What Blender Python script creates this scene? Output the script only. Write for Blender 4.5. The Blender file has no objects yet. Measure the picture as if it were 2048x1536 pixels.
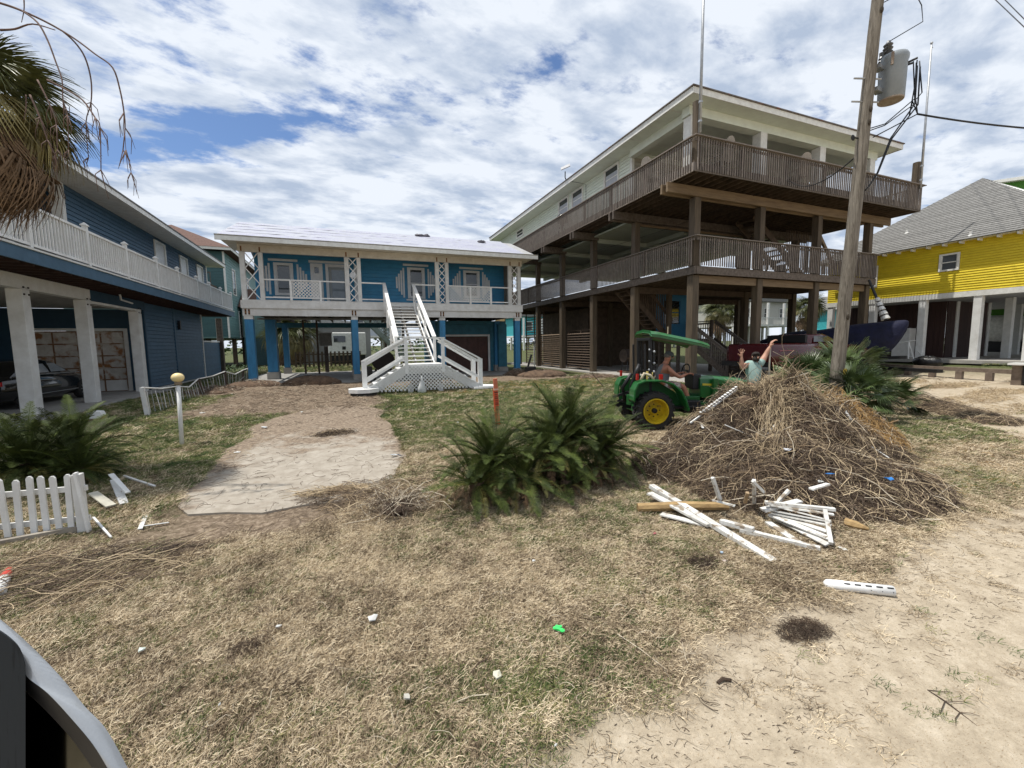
import bpy, bmesh, math, random
import numpy as np
from mathutils import Vector, Matrix, Euler
random.seed(7); RS = np.random.RandomState(11)
R = math.radians
scene = bpy.context.scene
COL = scene.collection
# ---------------------------------------------------------------- camera
CAM_H = 1.75; FPX = 832.3
YAW, PIT, ROL = R(21.70), R(5.53), R(-0.815)
_F = Vector((math.sin(YAW)*math.cos(PIT), math.cos(YAW)*math.cos(PIT), -math.sin(PIT)))
_r = Vector((math.cos(YAW), -math.sin(YAW), 0)); _u = _r.cross(_F)
_R = _r*math.cos(ROL) + _u*math.sin(ROL); _U = _u*math.cos(ROL) - _r*math.sin(ROL)
cd = bpy.data.cameras.new('camera'); cam = bpy.data.objects.new('camera', cd); COL.objects.link(cam)
cd.sensor_width = 36; cd.lens = FPX/2048*36; cd.clip_start = 0.05; cd.clip_end = 6000
cam.matrix_world = Matrix(((_R.x, _U.x, -_F.x, 0), (_R.y, _U.y, -_F.y, 0), (_R.z, _U.z, -_F.z, CAM_H), (0, 0, 0, 1)))
scene.camera = cam
def ray(px, py):
    return _R*((px-1024)/FPX) - _U*((py-768)/FPX) + _F
def on(px, py, ax, val):            # point of the line of sight on a plane of the place
    d = ray(px, py); o = Vector((0, 0, CAM_H)); t = (val-o[ax])/d[ax]; return o+d*t
def G(px, py, z=0.0): return on(px, py, 2, z)
# ---------------------------------------------------------------- light
SUN_EL, SUN_AZ = R(71), R(110+180)   # azimuth clockwise from +Y
world = bpy.data.worlds.new('World'); scene.world = world; world.use_nodes = True
wn = world.node_tree.nodes; wl = world.node_tree.links; wn.clear()
def N(t, **kw):
    n = wn.new(t)
    for k, v in kw.items():
        if k == 'ins':
            for a, b in v.items(): n.inputs[a].default_value = b
        else: setattr(n, k, v)
    return n
out = N('ShaderNodeOutputWorld'); bg = N('ShaderNodeBackground'); bg.inputs[1].default_value = 0.105
sky = N('ShaderNodeTexSky', sky_type='NISHITA', sun_disc=False, sun_elevation=SUN_EL, sun_rotation=SUN_AZ, air_density=1.0, dust_density=0.6, ozone_density=2.0)
tc = N('ShaderNodeTexCoord'); sep = N('ShaderNodeSeparateXYZ'); wl.new(tc.outputs['Generated'], sep.inputs[0])
mx = N('ShaderNodeMath', operation='MAXIMUM'); wl.new(sep.outputs[2], mx.inputs[0]); mx.inputs[1].default_value = 0.03
ad = N('ShaderNodeMath', operation='ADD'); wl.new(mx.outputs[0], ad.inputs[0]); ad.inputs[1].default_value = 0.10
dv = N('ShaderNodeVectorMath', operation='DIVIDE'); cmb = N('ShaderNodeCombineXYZ')
wl.new(tc.outputs['Generated'], dv.inputs[0]); 
for i in range(3): wl.new(ad.outputs[0], cmb.inputs[i])
wl.new(cmb.outputs[0], dv.inputs[1])
mp = N('ShaderNodeMapping'); mp.inputs['Rotation'].default_value = (0, 0, R(-28)); mp.inputs['Scale'].default_value = (1.0, 1.45, 0.0)
wl.new(dv.outputs[0], mp.inputs[0])
n1 = N('ShaderNodeTexNoise', ins={'Scale': 4.6, 'Detail': 10, 'Roughness': 0.62, 'Distortion': 0.10}); wl.new(mp.outputs[0], n1.inputs[0])
n2 = N('ShaderNodeTexNoise', ins={'Scale': 0.9, 'Detail': 3, 'Roughness': 0.5}); wl.new(mp.outputs[0], n2.inputs[0])
n3 = N('ShaderNodeTexNoise', ins={'Scale': 2.9, 'Detail': 9, 'Roughness': 0.58, 'Distortion': 0.15})
mp3 = N('ShaderNodeMapping'); mp3.inputs['Location'].default_value = (5.3, 2.1, 0); mp3.inputs['Rotation'].default_value = (0, 0, R(-28)); mp3.inputs['Scale'].default_value = (1.0, 1.5, 0.0)
wl.new(dv.outputs[0], mp3.inputs[0]); wl.new(mp3.outputs[0], n3.inputs[0])
# the blue opening in the cloud: a long gap low over the left-hand houses
gap = N('ShaderNodeMapping', vector_type='POINT'); wl.new(dv.outputs[0], gap.inputs[0])
gap.inputs['Location'].default_value = (0, 0, 0)
def mth(op, a, b=None, clamp=False):
    m = N('ShaderNodeMath', operation=op, use_clamp=clamp)
    for i, v in enumerate((a, b)):
        if v is None: continue
        if isinstance(v, (int, float)): m.inputs[i].default_value = v
        else: wl.new(v, m.inputs[i])
    return m.outputs[0]
sg = N('ShaderNodeSeparateXYZ'); wl.new(dv.outputs[0], sg.inputs[0])
GAPS = [(-0.50, 1.95, 62, 0.72, 0.16, 0.235), (-0.62, 1.60, 68, 0.30, 0.10, 0.08), (-0.25, 1.25, 60, .25, .06, .10), (-0.15, 1.75, 75, .30, .05, .06), (0.62, 1.12, 10, 0.22, 0.07, 0.10), (0.1, 1.0, 30, .25, .06, .06)]
gsum = None
for (gx, gy, ang, la, lb, amt) in GAPS:
    c, s = math.cos(R(ang-90)), math.sin(R(ang-90))
    dx = mth('SUBTRACT', sg.outputs[0], gx); dy = mth('SUBTRACT', sg.outputs[1], gy)
    a_ = mth('DIVIDE', mth('ADD', mth('MULTIPLY', dx, c), mth('MULTIPLY', dy, s)), la)
    b_ = mth('DIVIDE', mth('SUBTRACT', mth('MULTIPLY', dy, c), mth('MULTIPLY', dx, s)), lb)
    rr = mth('ADD', mth('MULTIPLY', a_, a_), mth('MULTIPLY', b_, b_))
    g = mth('MULTIPLY', mth('POWER', 2.718, mth('MULTIPLY', rr, -1.0)), amt)
    gsum = g if gsum is None else mth('ADD', gsum, g)
cov = mth('ADD', mth('MULTIPLY', n1.outputs[0], 0.75), mth('MULTIPLY', n2.outputs[0], 0.35))
cov = mth('SUBTRACT', cov, mth('MULTIPLY', gsum, mth('ADD', 0.45, mth('MULTIPLY', n3.outputs[0], 1.3))))
cr = N('ShaderNodeMapRange', ins={'From Min': 0.31, 'From Max': 0.50, 'To Min': 0.0, 'To Max': 0.98}, interpolation_type='SMOOTHSTEP'); wl.new(cov, cr.inputs[0])
tone = N('ShaderNodeValToRGB'); wl.new(n3.outputs[0], tone.inputs[0])
tone.color_ramp.elements[0].position = 0.36; tone.color_ramp.elements[0].color = (3.9, 4.65, 5.9, 1)
tone.color_ramp.elements[1].position = 0.57; tone.color_ramp.elements[1].color = (7.3, 7.75, 8.4, 1)
mixs = N('ShaderNodeMix', data_type='RGBA'); wl.new(cr.outputs[0], mixs.inputs[0])
hs = N('ShaderNodeMix', data_type='RGBA', blend_type='MULTIPLY'); hs.inputs[0].default_value = 1.0; hs.inputs[7].default_value = (0.85, 0.95, 1.1, 1)
wl.new(sky.outputs[0], hs.inputs[6])
wl.new(hs.outputs[2], mixs.inputs[6]); wl.new(tone.outputs[0], mixs.inputs[7])
wl.new(mixs.outputs[2], bg.inputs[0]); wl.new(bg.outputs[0], out.inputs[0])
sd = bpy.data.lights.new('sun', 'SUN'); sd.energy = 4.2; sd.angle = R(0.6); sd.color = (1.0, 0.96, 0.89)
sun = bpy.data.objects.new('sun', sd); COL.objects.link(sun)
sdir = Vector((math.sin(SUN_AZ)*math.cos(SUN_EL), math.cos(SUN_AZ)*math.cos(SUN_EL), math.sin(SUN_EL)))
sun.rotation_euler = sdir.to_track_quat('Z', 'Y').to_euler(); sun.location = (0, 0, 30)
scene.view_settings.view_transform = 'Standard'; scene.view_settings.look = 'None'
scene.view_settings.exposure = 0.2; scene.view_settings.gamma = 1.0; scene.view_settings.use_curve_mapping = False
scene.cycles.max_bounces = 6; scene.cycles.transparent_max_bounces = 8

# ---------------------------------------------------------------- materials
MATS = {}
def M(name, c1, c2=None, scale=6.0, stretch=(1, 1, 1), rough=0.75, bump=0.25, bscale=None, metal=0.0, rnd=0.0,
      spec=0.4, lo=0.35, hi=0.65, spots=None, detail=6, coat=0.0, dist=0.0, coords='Object', bdist=0.01):
    if name in MATS: return MATS[name]
    m = bpy.data.materials.new(name); m.use_nodes = True; nt = m.node_tree; n = nt.nodes; l = nt.links
    b = n['Principled BSDF']; b.inputs['Roughness'].default_value = rough; b.inputs['Metallic'].default_value = metal
    b.inputs['Specular IOR Level'].default_value = spec; b.inputs['Coat Weight'].default_value = coat
    t = n.new('ShaderNodeTexCoord'); mpg = n.new('ShaderNodeMapping'); mpg.inputs['Scale'].default_value = stretch
    if coords == 'World':
        g = n.new('ShaderNodeNewGeometry'); l.new(g.outputs['Position'], mpg.inputs[0])
    else: l.new(t.outputs[coords], mpg.inputs[0])
    nz = n.new('ShaderNodeTexNoise'); nz.inputs['Scale'].default_value = scale; nz.inputs['Detail'].default_value = detail
    nz.inputs['Roughness'].default_value = 0.65; nz.inputs['Distortion'].default_value = dist
    oi = n.new('ShaderNodeObjectInfo')
    if rnd and coords != 'World':
        va = n.new('ShaderNodeVectorMath'); va.operation = 'ADD'; mu = n.new('ShaderNodeMath'); mu.operation = 'MULTIPLY'; mu.inputs[1].default_value = 37.0
        l.new(oi.outputs['Random'], mu.inputs[0]); l.new(mpg.outputs[0], va.inputs[0]); l.new(mu.outputs[0], va.inputs[1]); l.new(va.outputs[0], nz.inputs[0])
        src = va.outputs[0]
    else:
        l.new(mpg.outputs[0], nz.inputs[0]); src = mpg.outputs[0]
    c2 = c2 or tuple(x*0.7 for x in c1)
    rp = n.new('ShaderNodeValToRGB'); l.new(nz.outputs[0], rp.inputs[0])
    rp.color_ramp.elements[0].position = lo; rp.color_ramp.elements[0].color = (*c2, 1)
    rp.color_ramp.elements[1].position = hi; rp.color_ramp.elements[1].color = (*c1, 1)
    cur = rp.outputs[0]
    if spots:
        sc, thr, col, wid = spots
        s = n.new('ShaderNodeTexNoise'); s.inputs['Scale'].default_value = sc; s.inputs['Detail'].default_value = 5; l.new(src, s.inputs[0])
        mr = n.new('ShaderNodeMapRange'); mr.inputs['From Min'].default_value = thr; mr.inputs['From Max'].default_value = thr+wid; l.new(s.outputs[0], mr.inputs[0])
        mxx = n.new('ShaderNodeMix'); mxx.data_type = 'RGBA'; l.new(mr.outputs[0], mxx.inputs[0]); l.new(cur, mxx.inputs[6]); mxx.inputs[7].default_value = (*col, 1); cur = mxx.outputs[2]
    if rnd:
        hsv = n.new('ShaderNodeHueSaturation'); mr = n.new('ShaderNodeMapRange'); l.new(oi.outputs['Random'], mr.inputs[0])
        mr.inputs['To Min'].default_value = 1-rnd; mr.inputs['To Max'].default_value = 1+rnd; l.new(mr.outputs[0], hsv.inputs['Value']); l.new(cur, hsv.inputs['Color']); cur = hsv.outputs[0]
    l.new(cur, b.inputs['Base Color'])
    if bump:
        bn = n.new('ShaderNodeTexNoise'); bn.inputs['Scale'].default_value = bscale or scale*4; bn.inputs['Detail'].default_value = 4; l.new(src, bn.inputs[0])
        bp = n.new('ShaderNodeBump'); bp.inputs['Strength'].default_value = bump; bp.inputs['Distance'].default_value = bdist; l.new(bn.outputs[0], bp.inputs['Height']); l.new(bp.outputs[0], b.inputs['Normal'])
    MATS[name] = m; return m

wood_post = M('treated_post', (0.12, 0.09, 0.058), (0.06, 0.043, 0.028), scale=3, stretch=(4, 4, .35), rnd=.12, bump=.4, bscale=12)
wood_deck = M('weathered_deck', (0.14, 0.112, 0.09), (0.066, 0.050, 0.039), scale=3, stretch=(3, 3, 3), rnd=.12, bump=.4)
wood_pick = M('weathered_picket', (0.245, 0.208, 0.178), (0.125, 0.10, 0.084), scale=5, stretch=(6, 6, .8), rnd=.28, bump=.3)
wood_dark = M('dark_joist_wood', (0.12, 0.083, 0.055), (0.06, 0.041, 0.028), scale=4, rnd=.15)
wood_beam = M('pale_beam_wood', (0.22, 0.155, 0.09), (0.14, 0.095, 0.055), scale=2, stretch=(.6, 6, 6), rnd=.1, bump=.3)
wood_light = M('painted_ceiling', (0.42, 0.46, 0.39), (0.35, 0.38, 0.32), scale=2, rough=.6)
green_white = M('mint_white_paint', (0.68, 0.73, 0.64), (0.60, 0.64, 0.56), scale=2.5, rough=.6, rnd=.03, bump=.1)
white_trim = M('white_trim', (0.74, 0.74, 0.70), (0.60, 0.59, 0.55), scale=5, rough=.5, rnd=.05, bump=.15, spots=(2.5, .70, (.42, .36, .28), .12))
white_old = M('aged_white_paint', (0.70, 0.70, 0.68), (0.58, 0.57, 0.54), scale=3, rough=.65, rnd=.06, bump=.2, spots=(5, .73, (.36, .31, .25), .10))
white_new = M('bright_white_paint', (0.80, 0.80, 0.78), (0.70, 0.69, 0.66), scale=5, rough=.5, rnd=.05, bump=.15, spots=(5, .74, (.45, .40, .33), .1))
cream = M('cream_beam_paint', (0.66, 0.61, 0.52), (0.55, 0.50, 0.41), scale=4, rough=.6, rnd=.05)
blue_main = M('sky_blue_paint', (0.045, 0.24, 0.43), (0.036, 0.19, 0.35), scale=2.5, rough=.55, rnd=.06, bump=.15, spots=(1.1, .56, (.06, .21, .34), .2))
blue_post = M('bright_blue_paint', (0.04, 0.22, 0.42), (0.03, 0.16, 0.31), scale=3, rough=.5, rnd=.06, bump=.15, stretch=(3, 3, .6))
teal_blue = M('teal_garage_paint', (0.035, 0.17, 0.24), (0.025, 0.12, 0.17), scale=3, rough=.6)
navy_side = M('slate_blue_siding', (0.060, 0.125, 0.195), (0.045, 0.098, 0.155), scale=3, rough=.6, rnd=.07, bump=.15)
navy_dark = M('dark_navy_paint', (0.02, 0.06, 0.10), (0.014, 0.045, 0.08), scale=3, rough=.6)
yellow_side = M('yellow_siding', (0.72, 0.56, 0.028), (0.62, 0.47, 0.02), scale=3, rough=.55, rnd=.05, bump=.15)
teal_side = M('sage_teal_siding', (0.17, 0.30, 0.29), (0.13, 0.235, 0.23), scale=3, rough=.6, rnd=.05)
shingle_g = M('grey_shingles', (0.24, 0.235, 0.225), (0.13, 0.127, 0.12), scale=9, stretch=(1, 1, 2.2), rough=.95, bump=.6, bscale=30, rnd=.10, detail=9)
shingle_b = M('brown_shingles', (0.15, 0.085, 0.065), (0.08, 0.045, 0.036), scale=7, rough=.95, bump=.5)
metal_roof = M('grey_flashing', (0.16, 0.15, 0.14), (0.09, 0.06, 0.045), scale=5, rough=.6, spots=(3, .6, (.20, .07, .03), .1))
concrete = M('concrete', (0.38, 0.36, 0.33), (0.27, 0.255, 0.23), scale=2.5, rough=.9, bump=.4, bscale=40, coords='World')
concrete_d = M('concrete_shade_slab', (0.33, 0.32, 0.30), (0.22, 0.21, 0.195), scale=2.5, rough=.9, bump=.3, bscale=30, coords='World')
glass = M('window_glass', (0.03, 0.038, 0.042), (0.02, 0.025, 0.028), rough=.06, spec=.9, bump=0)
black = M('black_plastic', (0.012, 0.012, 0.013), rough=.5, bump=.1)
black_gloss = M('black_paint', (0.008, 0.009, 0.010), (0.006, 0.006, 0.007), rough=.15, coat=.8, bump=0)
steel = M('galvanised_steel', (0.42, 0.43, 0.44), (0.30, 0.31, 0.32), rough=.45, metal=.6, scale=6)
rust = M('rusted_bracket', (0.30, 0.14, 0.05), (0.10, 0.045, 0.02), rough=.9, scale=14)
bolt = M('bolt_metal', (0.05, 0.04, 0.035), rough=.7, metal=.4)

def smooth_pts(P_, k=5):
    out = []; n_ = len(P_)
    for i in range(n_-1):
        a, b, c, d = P_[max(i-1, 0)], P_[i], P_[i+1], P_[min(i+2, n_-1)]
        for j in range(k):
            t = j/k; out.append(tuple(.5*((2*b[q])+(-a[q]+c[q])*t+(2*a[q]-5*b[q]+4*c[q]-d[q])*t*t+(-a[q]+3*b[q]-3*c[q]+d[q])*t**3) for q in range(len(b))))
    return out+[tuple(P_[-1])]
# ---------------------------------------------------------------- mesh building
def wmat(o):
    m = Matrix.Translation(o.location) @ o.rotation_euler.to_matrix().to_4x4()
    return (wmat(o.parent) @ m) if o.parent else m
class MB:
    def __init__(s): s.v = []; s.f = []
    def add(s, vs, fs):
        k = len(s.v); s.v += [tuple(v) for v in vs]; s.f += [tuple(i+k for i in f) for f in fs]; return s
    def box(s, x0, y0, z0, x1, y1, z1):
        return s.add([(x0, y0, z0), (x1, y0, z0), (x1, y1, z0), (x0, y1, z0), (x0, y0, z1), (x1, y0, z1), (x1, y1, z1), (x0, y1, z1)],
                     [(0, 3, 2, 1), (4, 5, 6, 7), (0, 1, 5, 4), (1, 2, 6, 5), (2, 3, 7, 6), (3, 0, 4, 7)])
    def bar(s, p, q, w, h, up=(0, 0, 1), taper=1.0):     # w sideways, h along up
        p = Vector(p); q = Vector(q); d = (q-p).normalized(); up = Vector(up)
        sd_ = d.cross(up)
        if sd_.length < 1e-4: sd_ = d.cross(Vector((1, 0, 0)))
        sd_.normalize(); u2 = sd_.cross(d)
        vs = []
        for c, k in ((p, 1.0), (q, taper)):
            for a, b in ((-1, -1), (1, -1), (1, 1), (-1, 1)): vs.append(c+sd_*(a*w/2*k)+u2*(b*h/2*k))
        return s.add(vs, [(3, 2, 1, 0), (4, 5, 6, 7), (0, 1, 5, 4), (1, 2, 6, 5), (2, 3, 7, 6), (3, 0, 4, 7)])
    def tube(s, pts, r, n=6, cap=True):
        pts = [Vector(p) for p in pts]; k = len(pts); rs = r if isinstance(r, (list, tuple)) else [r]*k
        vs = []; prev = None
        for i, p in enumerate(pts):
            d = (pts[min(i+1, k-1)]-pts[max(i-1, 0)])
            d = d.normalized() if d.length > 1e-9 else Vector((0, 0, 1))
            if prev is None:
                a = d.cross(Vector((0, 0, 1)))
                if a.length < 1e-3: a = d.cross(Vector((1, 0, 0)))
            else: a = prev - d*prev.dot(d)
            a.normalize(); prev = a; b = d.cross(a)
            for j in range(n):
                t = 2*math.pi*j/n; vs.append(p+(a*math.cos(t)+b*math.sin(t))*rs[i])
        fs = [(i*n+j, i*n+(j+1) % n, (i+1)*n+(j+1) % n, (i+1)*n+j) for i in range(k-1) for j in range(n)]
        if cap: fs += [tuple(range(n-1, -1, -1)), tuple((k-1)*n+j for j in range(n))]
        return s.add(vs, fs)
    def prism(s, poly, off):              # poly: list of 3D points, extruded by off
        n = len(poly); off = Vector(off); vs = [Vector(p) for p in poly]+[Vector(p)+off for p in poly]
        return s.add(vs, [tuple(range(n-1, -1, -1)), tuple(range(n, 2*n))]+[(i, (i+1) % n, n+(i+1) % n, n+i) for i in range(n)])
    def lathe(s, prof, c, axis='z', n=20, caps=True):
        c = Vector(c); vs = []
        for r, h in prof:
            for j in range(n):
                t = 2*math.pi*j/n; a, b = r*math.cos(t), r*math.sin(t)
                vs.append(c+Vector({'z': (a, b, h), 'y': (a, h, b), 'x': (h, a, b)}[axis]))
        k = len(prof)
        fs = [(i*n+j, i*n+(j+1) % n, (i+1)*n+(j+1) % n, (i+1)*n+j) for i in range(k-1) for j in range(n)]
        if caps and prof[0][0] > 1e-6: fs.append(tuple(range(n-1, -1, -1)))
        if caps and prof[-1][0] > 1e-6: fs.append(tuple((k-1)*n+j for j in range(n)))
        return s.add(vs, fs)
    def ball(s, c, r, n=12, m=8, sc=(1, 1, 1)):
        prof = [(max(1e-4, r*math.sin(math.pi*i/m)), -r*math.cos(math.pi*i/m)) for i in range(m+1)]
        k = len(s.v); s.lathe(prof, (0, 0, 0), 'z', n)
        s.v[k:] = [(c[0]+v[0]*sc[0], c[1]+v[1]*sc[1], c[2]+v[2]*sc[2]) for v in s.v[k:]]; return s
    def jit(s, a, seed=0):
        rr = random.Random(seed); s.v = [(x+rr.uniform(-a, a), y+rr.uniform(-a, a), z+rr.uniform(-a, a)) for x, y, z in s.v]; return s
    def mesh(s, name):
        me = bpy.data.meshes.new(name); me.from_pydata(s.v, [], s.f); me.update(); return me
    def build(s, name, mat, parent=None, world=True, smooth=False, bevel=0.0, **kw):
        if parent is not None and world:
            iv = wmat(parent).inverted(); s.v = [tuple(iv @ Vector(v)) for v in s.v]
        me = s.mesh(name)
        if mat: me.materials.append(mat)
        if smooth: me.shade_smooth()
        o = bpy.data.objects.new(name, me); COL.objects.link(o)
        if parent is not None: o.parent = parent
        if bevel:
            bv = o.modifiers.new('bevel', 'BEVEL'); bv.width = bevel; bv.segments = 2; bv.limit_method = 'ANGLE'
        for k, v in kw.items(): o[k] = v
        return o
def thing(name, label, cat, loc=(0, 0, 0), rz=0.0, group=None):
    o = bpy.data.objects.new(name, None); COL.objects.link(o); o.location = loc; o.rotation_euler = (0, 0, rz); o.empty_display_size = .2
    o['label'] = label; o['category'] = cat
    if group: o['group'] = group
    return o
def tag(o, label, cat, group=None):
    o['label'] = label; o['category'] = cat
    if group: o['group'] = group
    return o
def struct(o): o['kind'] = 'structure'; return o
def inst(me, name, parent=None, loc=(0, 0, 0), rot=(0, 0, 0), sc=(1, 1, 1)):
    o = bpy.data.objects.new(name, me); COL.objects.link(o)
    if parent is not None: o.parent = parent
    o.location = loc; o.rotation_euler = rot; o.scale = sc if hasattr(sc, '__len__') else (sc,)*3
    return o
def dup(root, loc, rz, label, group=None):
    r = root.copy(); COL.objects.link(r); r.location = loc; r.rotation_euler = (0, 0, rz); r['label'] = label
    if group: r['group'] = group
    for ch in list(root.children):
        c = ch.copy(); COL.objects.link(c); c.parent = r
        for g in ch.children:
            d = g.copy(); COL.objects.link(d); d.parent = c
    return r
# ================================================================ GROUND
def vnoise(x, y, s, seed):
    r = np.random.RandomState(seed).rand(256, 256); x = x/s; y = y/s
    xi = np.floor(x).astype(int); yi = np.floor(y).astype(int); fx = x-xi; fy = y-yi
    fx = fx*fx*(3-2*fx); fy = fy*fy*(3-2*fy)
    g = lambda a, b: r[a % 256, b % 256]
    return (g(xi, yi)*(1-fx)+g(xi+1, yi)*fx)*(1-fy)+(g(xi, yi+1)*(1-fx)+g(xi+1, yi+1)*fx)*fy
def fbm(x, y, s, seed, o=4):
    t = 0; a = .5; w = 0
    for i in range(o): t = t+a*vnoise(x, y, s, seed+i); w += a; a *= .55; s *= .47
    return t/w
def sstep(a, b, x): t = np.clip((x-a)/(b-a), 0, 1); return t*t*(3-2*t)
def in_poly(x, y, P):
    ins = np.zeros(x.shape, bool); n = len(P)
    for i in range(n):
        x0, y0 = P[i][:2]; x1, y1 = P[(i+1) % n][:2]
        if y0 == y1: continue
        c = ((y0 > y) != (y1 > y)) & (x < (x1-x0)*(y-y0)/(y1-y0)+x0); ins ^= c
    return ins
DRIVE = [(-1.93, 7.3), (-1.86, 6.6), (-1.92, 6.0), (-1.80, 5.5), (-1.62, 5.2), (-1.25, 5.1), (-0.9, 4.93), (-.5, 5.0), (-0.1, 4.92), (.2, 5.3), (0.5, 5.5), (.6, 6.0), (0.82, 6.6), (0.84, 7.8), (0.86, 9.6), (.7, 10.6), (.95, 11.6), (.5, 12.6), (-.3, 13.1), (-1.1, 12.6), (-1.7, 11.6), (-2.05, 10.4), (-1.8, 9.4), (-2.0, 8.3)]
RDRIVE = [tuple(G(*p)[:2]) for p in ((1762, 752), (1790, 795), (1880, 832), (1960, 852), (2048, 882))] + [(13, 1.4), (40, 1.4), (45, 8.0)] + [tuple(G(*p)[:2]) for p in ((2048, 766), (1880, 748))]
def masks(x, y):
    """sand, dirt, green, debris weights of the ground at x, y"""
    e = fbm(x, y, 1.1, 3); e2 = fbm(x, y, .35, 9)
    edge = 1.35 + .42*sstep(.2, 2.4, x) + .06*np.clip(x-5, 0, 8)
    sand = 1-sstep(-.28, .26, y-edge-(e-.5)*.75-(e2-.5)*.35)
    rd = in_poly(x+(e-.5)*.8, y+(e2-.5)*.5, RDRIVE); sand = np.maximum(sand, rd*.92)
    # torn-up dirt along the drive and before the blue house
    d = sstep(0, 1, 1.25-np.abs(y-19.6)/2.6)*sstep(-6.3, -4.8, x)*(1-sstep(10, 12, x))
    d = np.maximum(d, sstep(-4.9, -3.6, x-(y-16)*.08)*(1-sstep(.6, 1.6, x))*sstep(10.8, 13.5, y)*(1-sstep(21.5, 22.5, y)))
    d = np.maximum(d, (1-sstep(.25, 1.15, np.hypot((x+.9)/2.2, (y-4.9)/1.0)))*.9)
    d = np.maximum(d, (1-sstep(.3, 1.2, np.hypot((x+3.6)/1.3, (y-4.1)/1.0)))*.8)
    d = np.maximum(d, (1-sstep(.3, 1.2, np.hypot((x-5.0)/3.0, (y-3.9)/2.0)))*.7)
    d = np.maximum(d, (1-sstep(.3, 1.2, np.hypot((x-11.5)/3.4, (y-17.8)/1.6)))*.8)
    dirt = np.clip(d*(.75+1.0*e2)-.12, 0, 1)
    g = sstep(5.2, 8.5, y-.12*x)*.9 + (fbm(x, y, .9, 21)-.52)*1.9 + .27 - .2*sstep(2.2, .8, y)
    g = np.maximum(g, (1-sstep(.4, 1.1, np.hypot((x-10.3)/3.2, (y-4.5)/1.3)))*.85)
    g = np.maximum(g, sstep(23, 26, y)*1.0); g = np.maximum(g, sstep(25, 27, x)*sstep(2, 6, y))
    g = np.maximum(g, (1-sstep(-6.2, -4.8, x))*sstep(6.2, 9, y))
    green = np.clip(g, 0, 1)
    return sand, dirt, green, e, e2
def gheight(x, y):
    return .6*sstep(25.6, 27.9, x)*sstep(3, 6, y)
def axis(a, b, st, far):
    core = np.arange(a, b+st/2, st); lo = [a]; hi = [b]; s = st
    while hi[-1] < far: s *= 1.35; hi.append(hi[-1]+s)
    s = st
    while lo[-1] > -far: s *= 1.35; lo.append(lo[-1]-s)
    return np.concatenate([np.array(lo[:0:-1]), core, np.array(hi[1:])])
gx = axis(-9, 16, .08, 2200); gy = axis(.6, 22, .08, 2200)
X, Y = np.meshgrid(gx, gy); sand, dirt, green, e, e2 = masks(X, Y)
Zg = gheight(X, Y) + ((fbm(X, Y, .5, 31)-.5)*.05*(1-.6*sand) + (fbm(X, Y, 3.5, 41)-.5)*.10*(1-sand) + dirt*(e2-.35)*.10)*(np.abs(X) < 40)*(np.abs(Y) < 40)
flat = ((X > -2.1) & (X < 1.05) & (Y > 4.7) & (Y < 12.2)) | ((Y > 22) & (Y < 34) & (X > -5) & (X < 26)) | ((X > 13) & (X < 26) & (Y > 13)) | ((X < -6.6) & (Y > 9))
Zg = np.where(flat, Zg*0+gheight(X, Y)-.01, Zg)
nx, ny = len(gx), len(gy)
vv = np.stack([X.ravel(), Y.ravel(), Zg.ravel()], 1)
ii = np.arange(nx*ny).reshape(ny, nx); ff = np.stack([ii[:-1, :-1].ravel(), ii[:-1, 1:].ravel(), ii[1:, 1:].ravel(), ii[1:, :-1].ravel()], 1)
me = bpy.data.meshes.new('ground'); me.vertices.add(len(vv)); me.vertices.foreach_set('co', vv.ravel())
me.loops.add(ff.size); me.loops.foreach_set('vertex_index', ff.ravel()); me.polygons.add(len(ff)); me.polygons.foreach_set('loop_start', np.arange(0, ff.size, 4)); me.update(calc_edges=True); me.shade_smooth()
for nm, arr in (('sand', sand), ('dirt', dirt), ('green', green)):
    a = me.attributes.new(nm, 'FLOAT', 'POINT'); a.data.foreach_set('value', arr.ravel().astype(np.float32))
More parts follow.
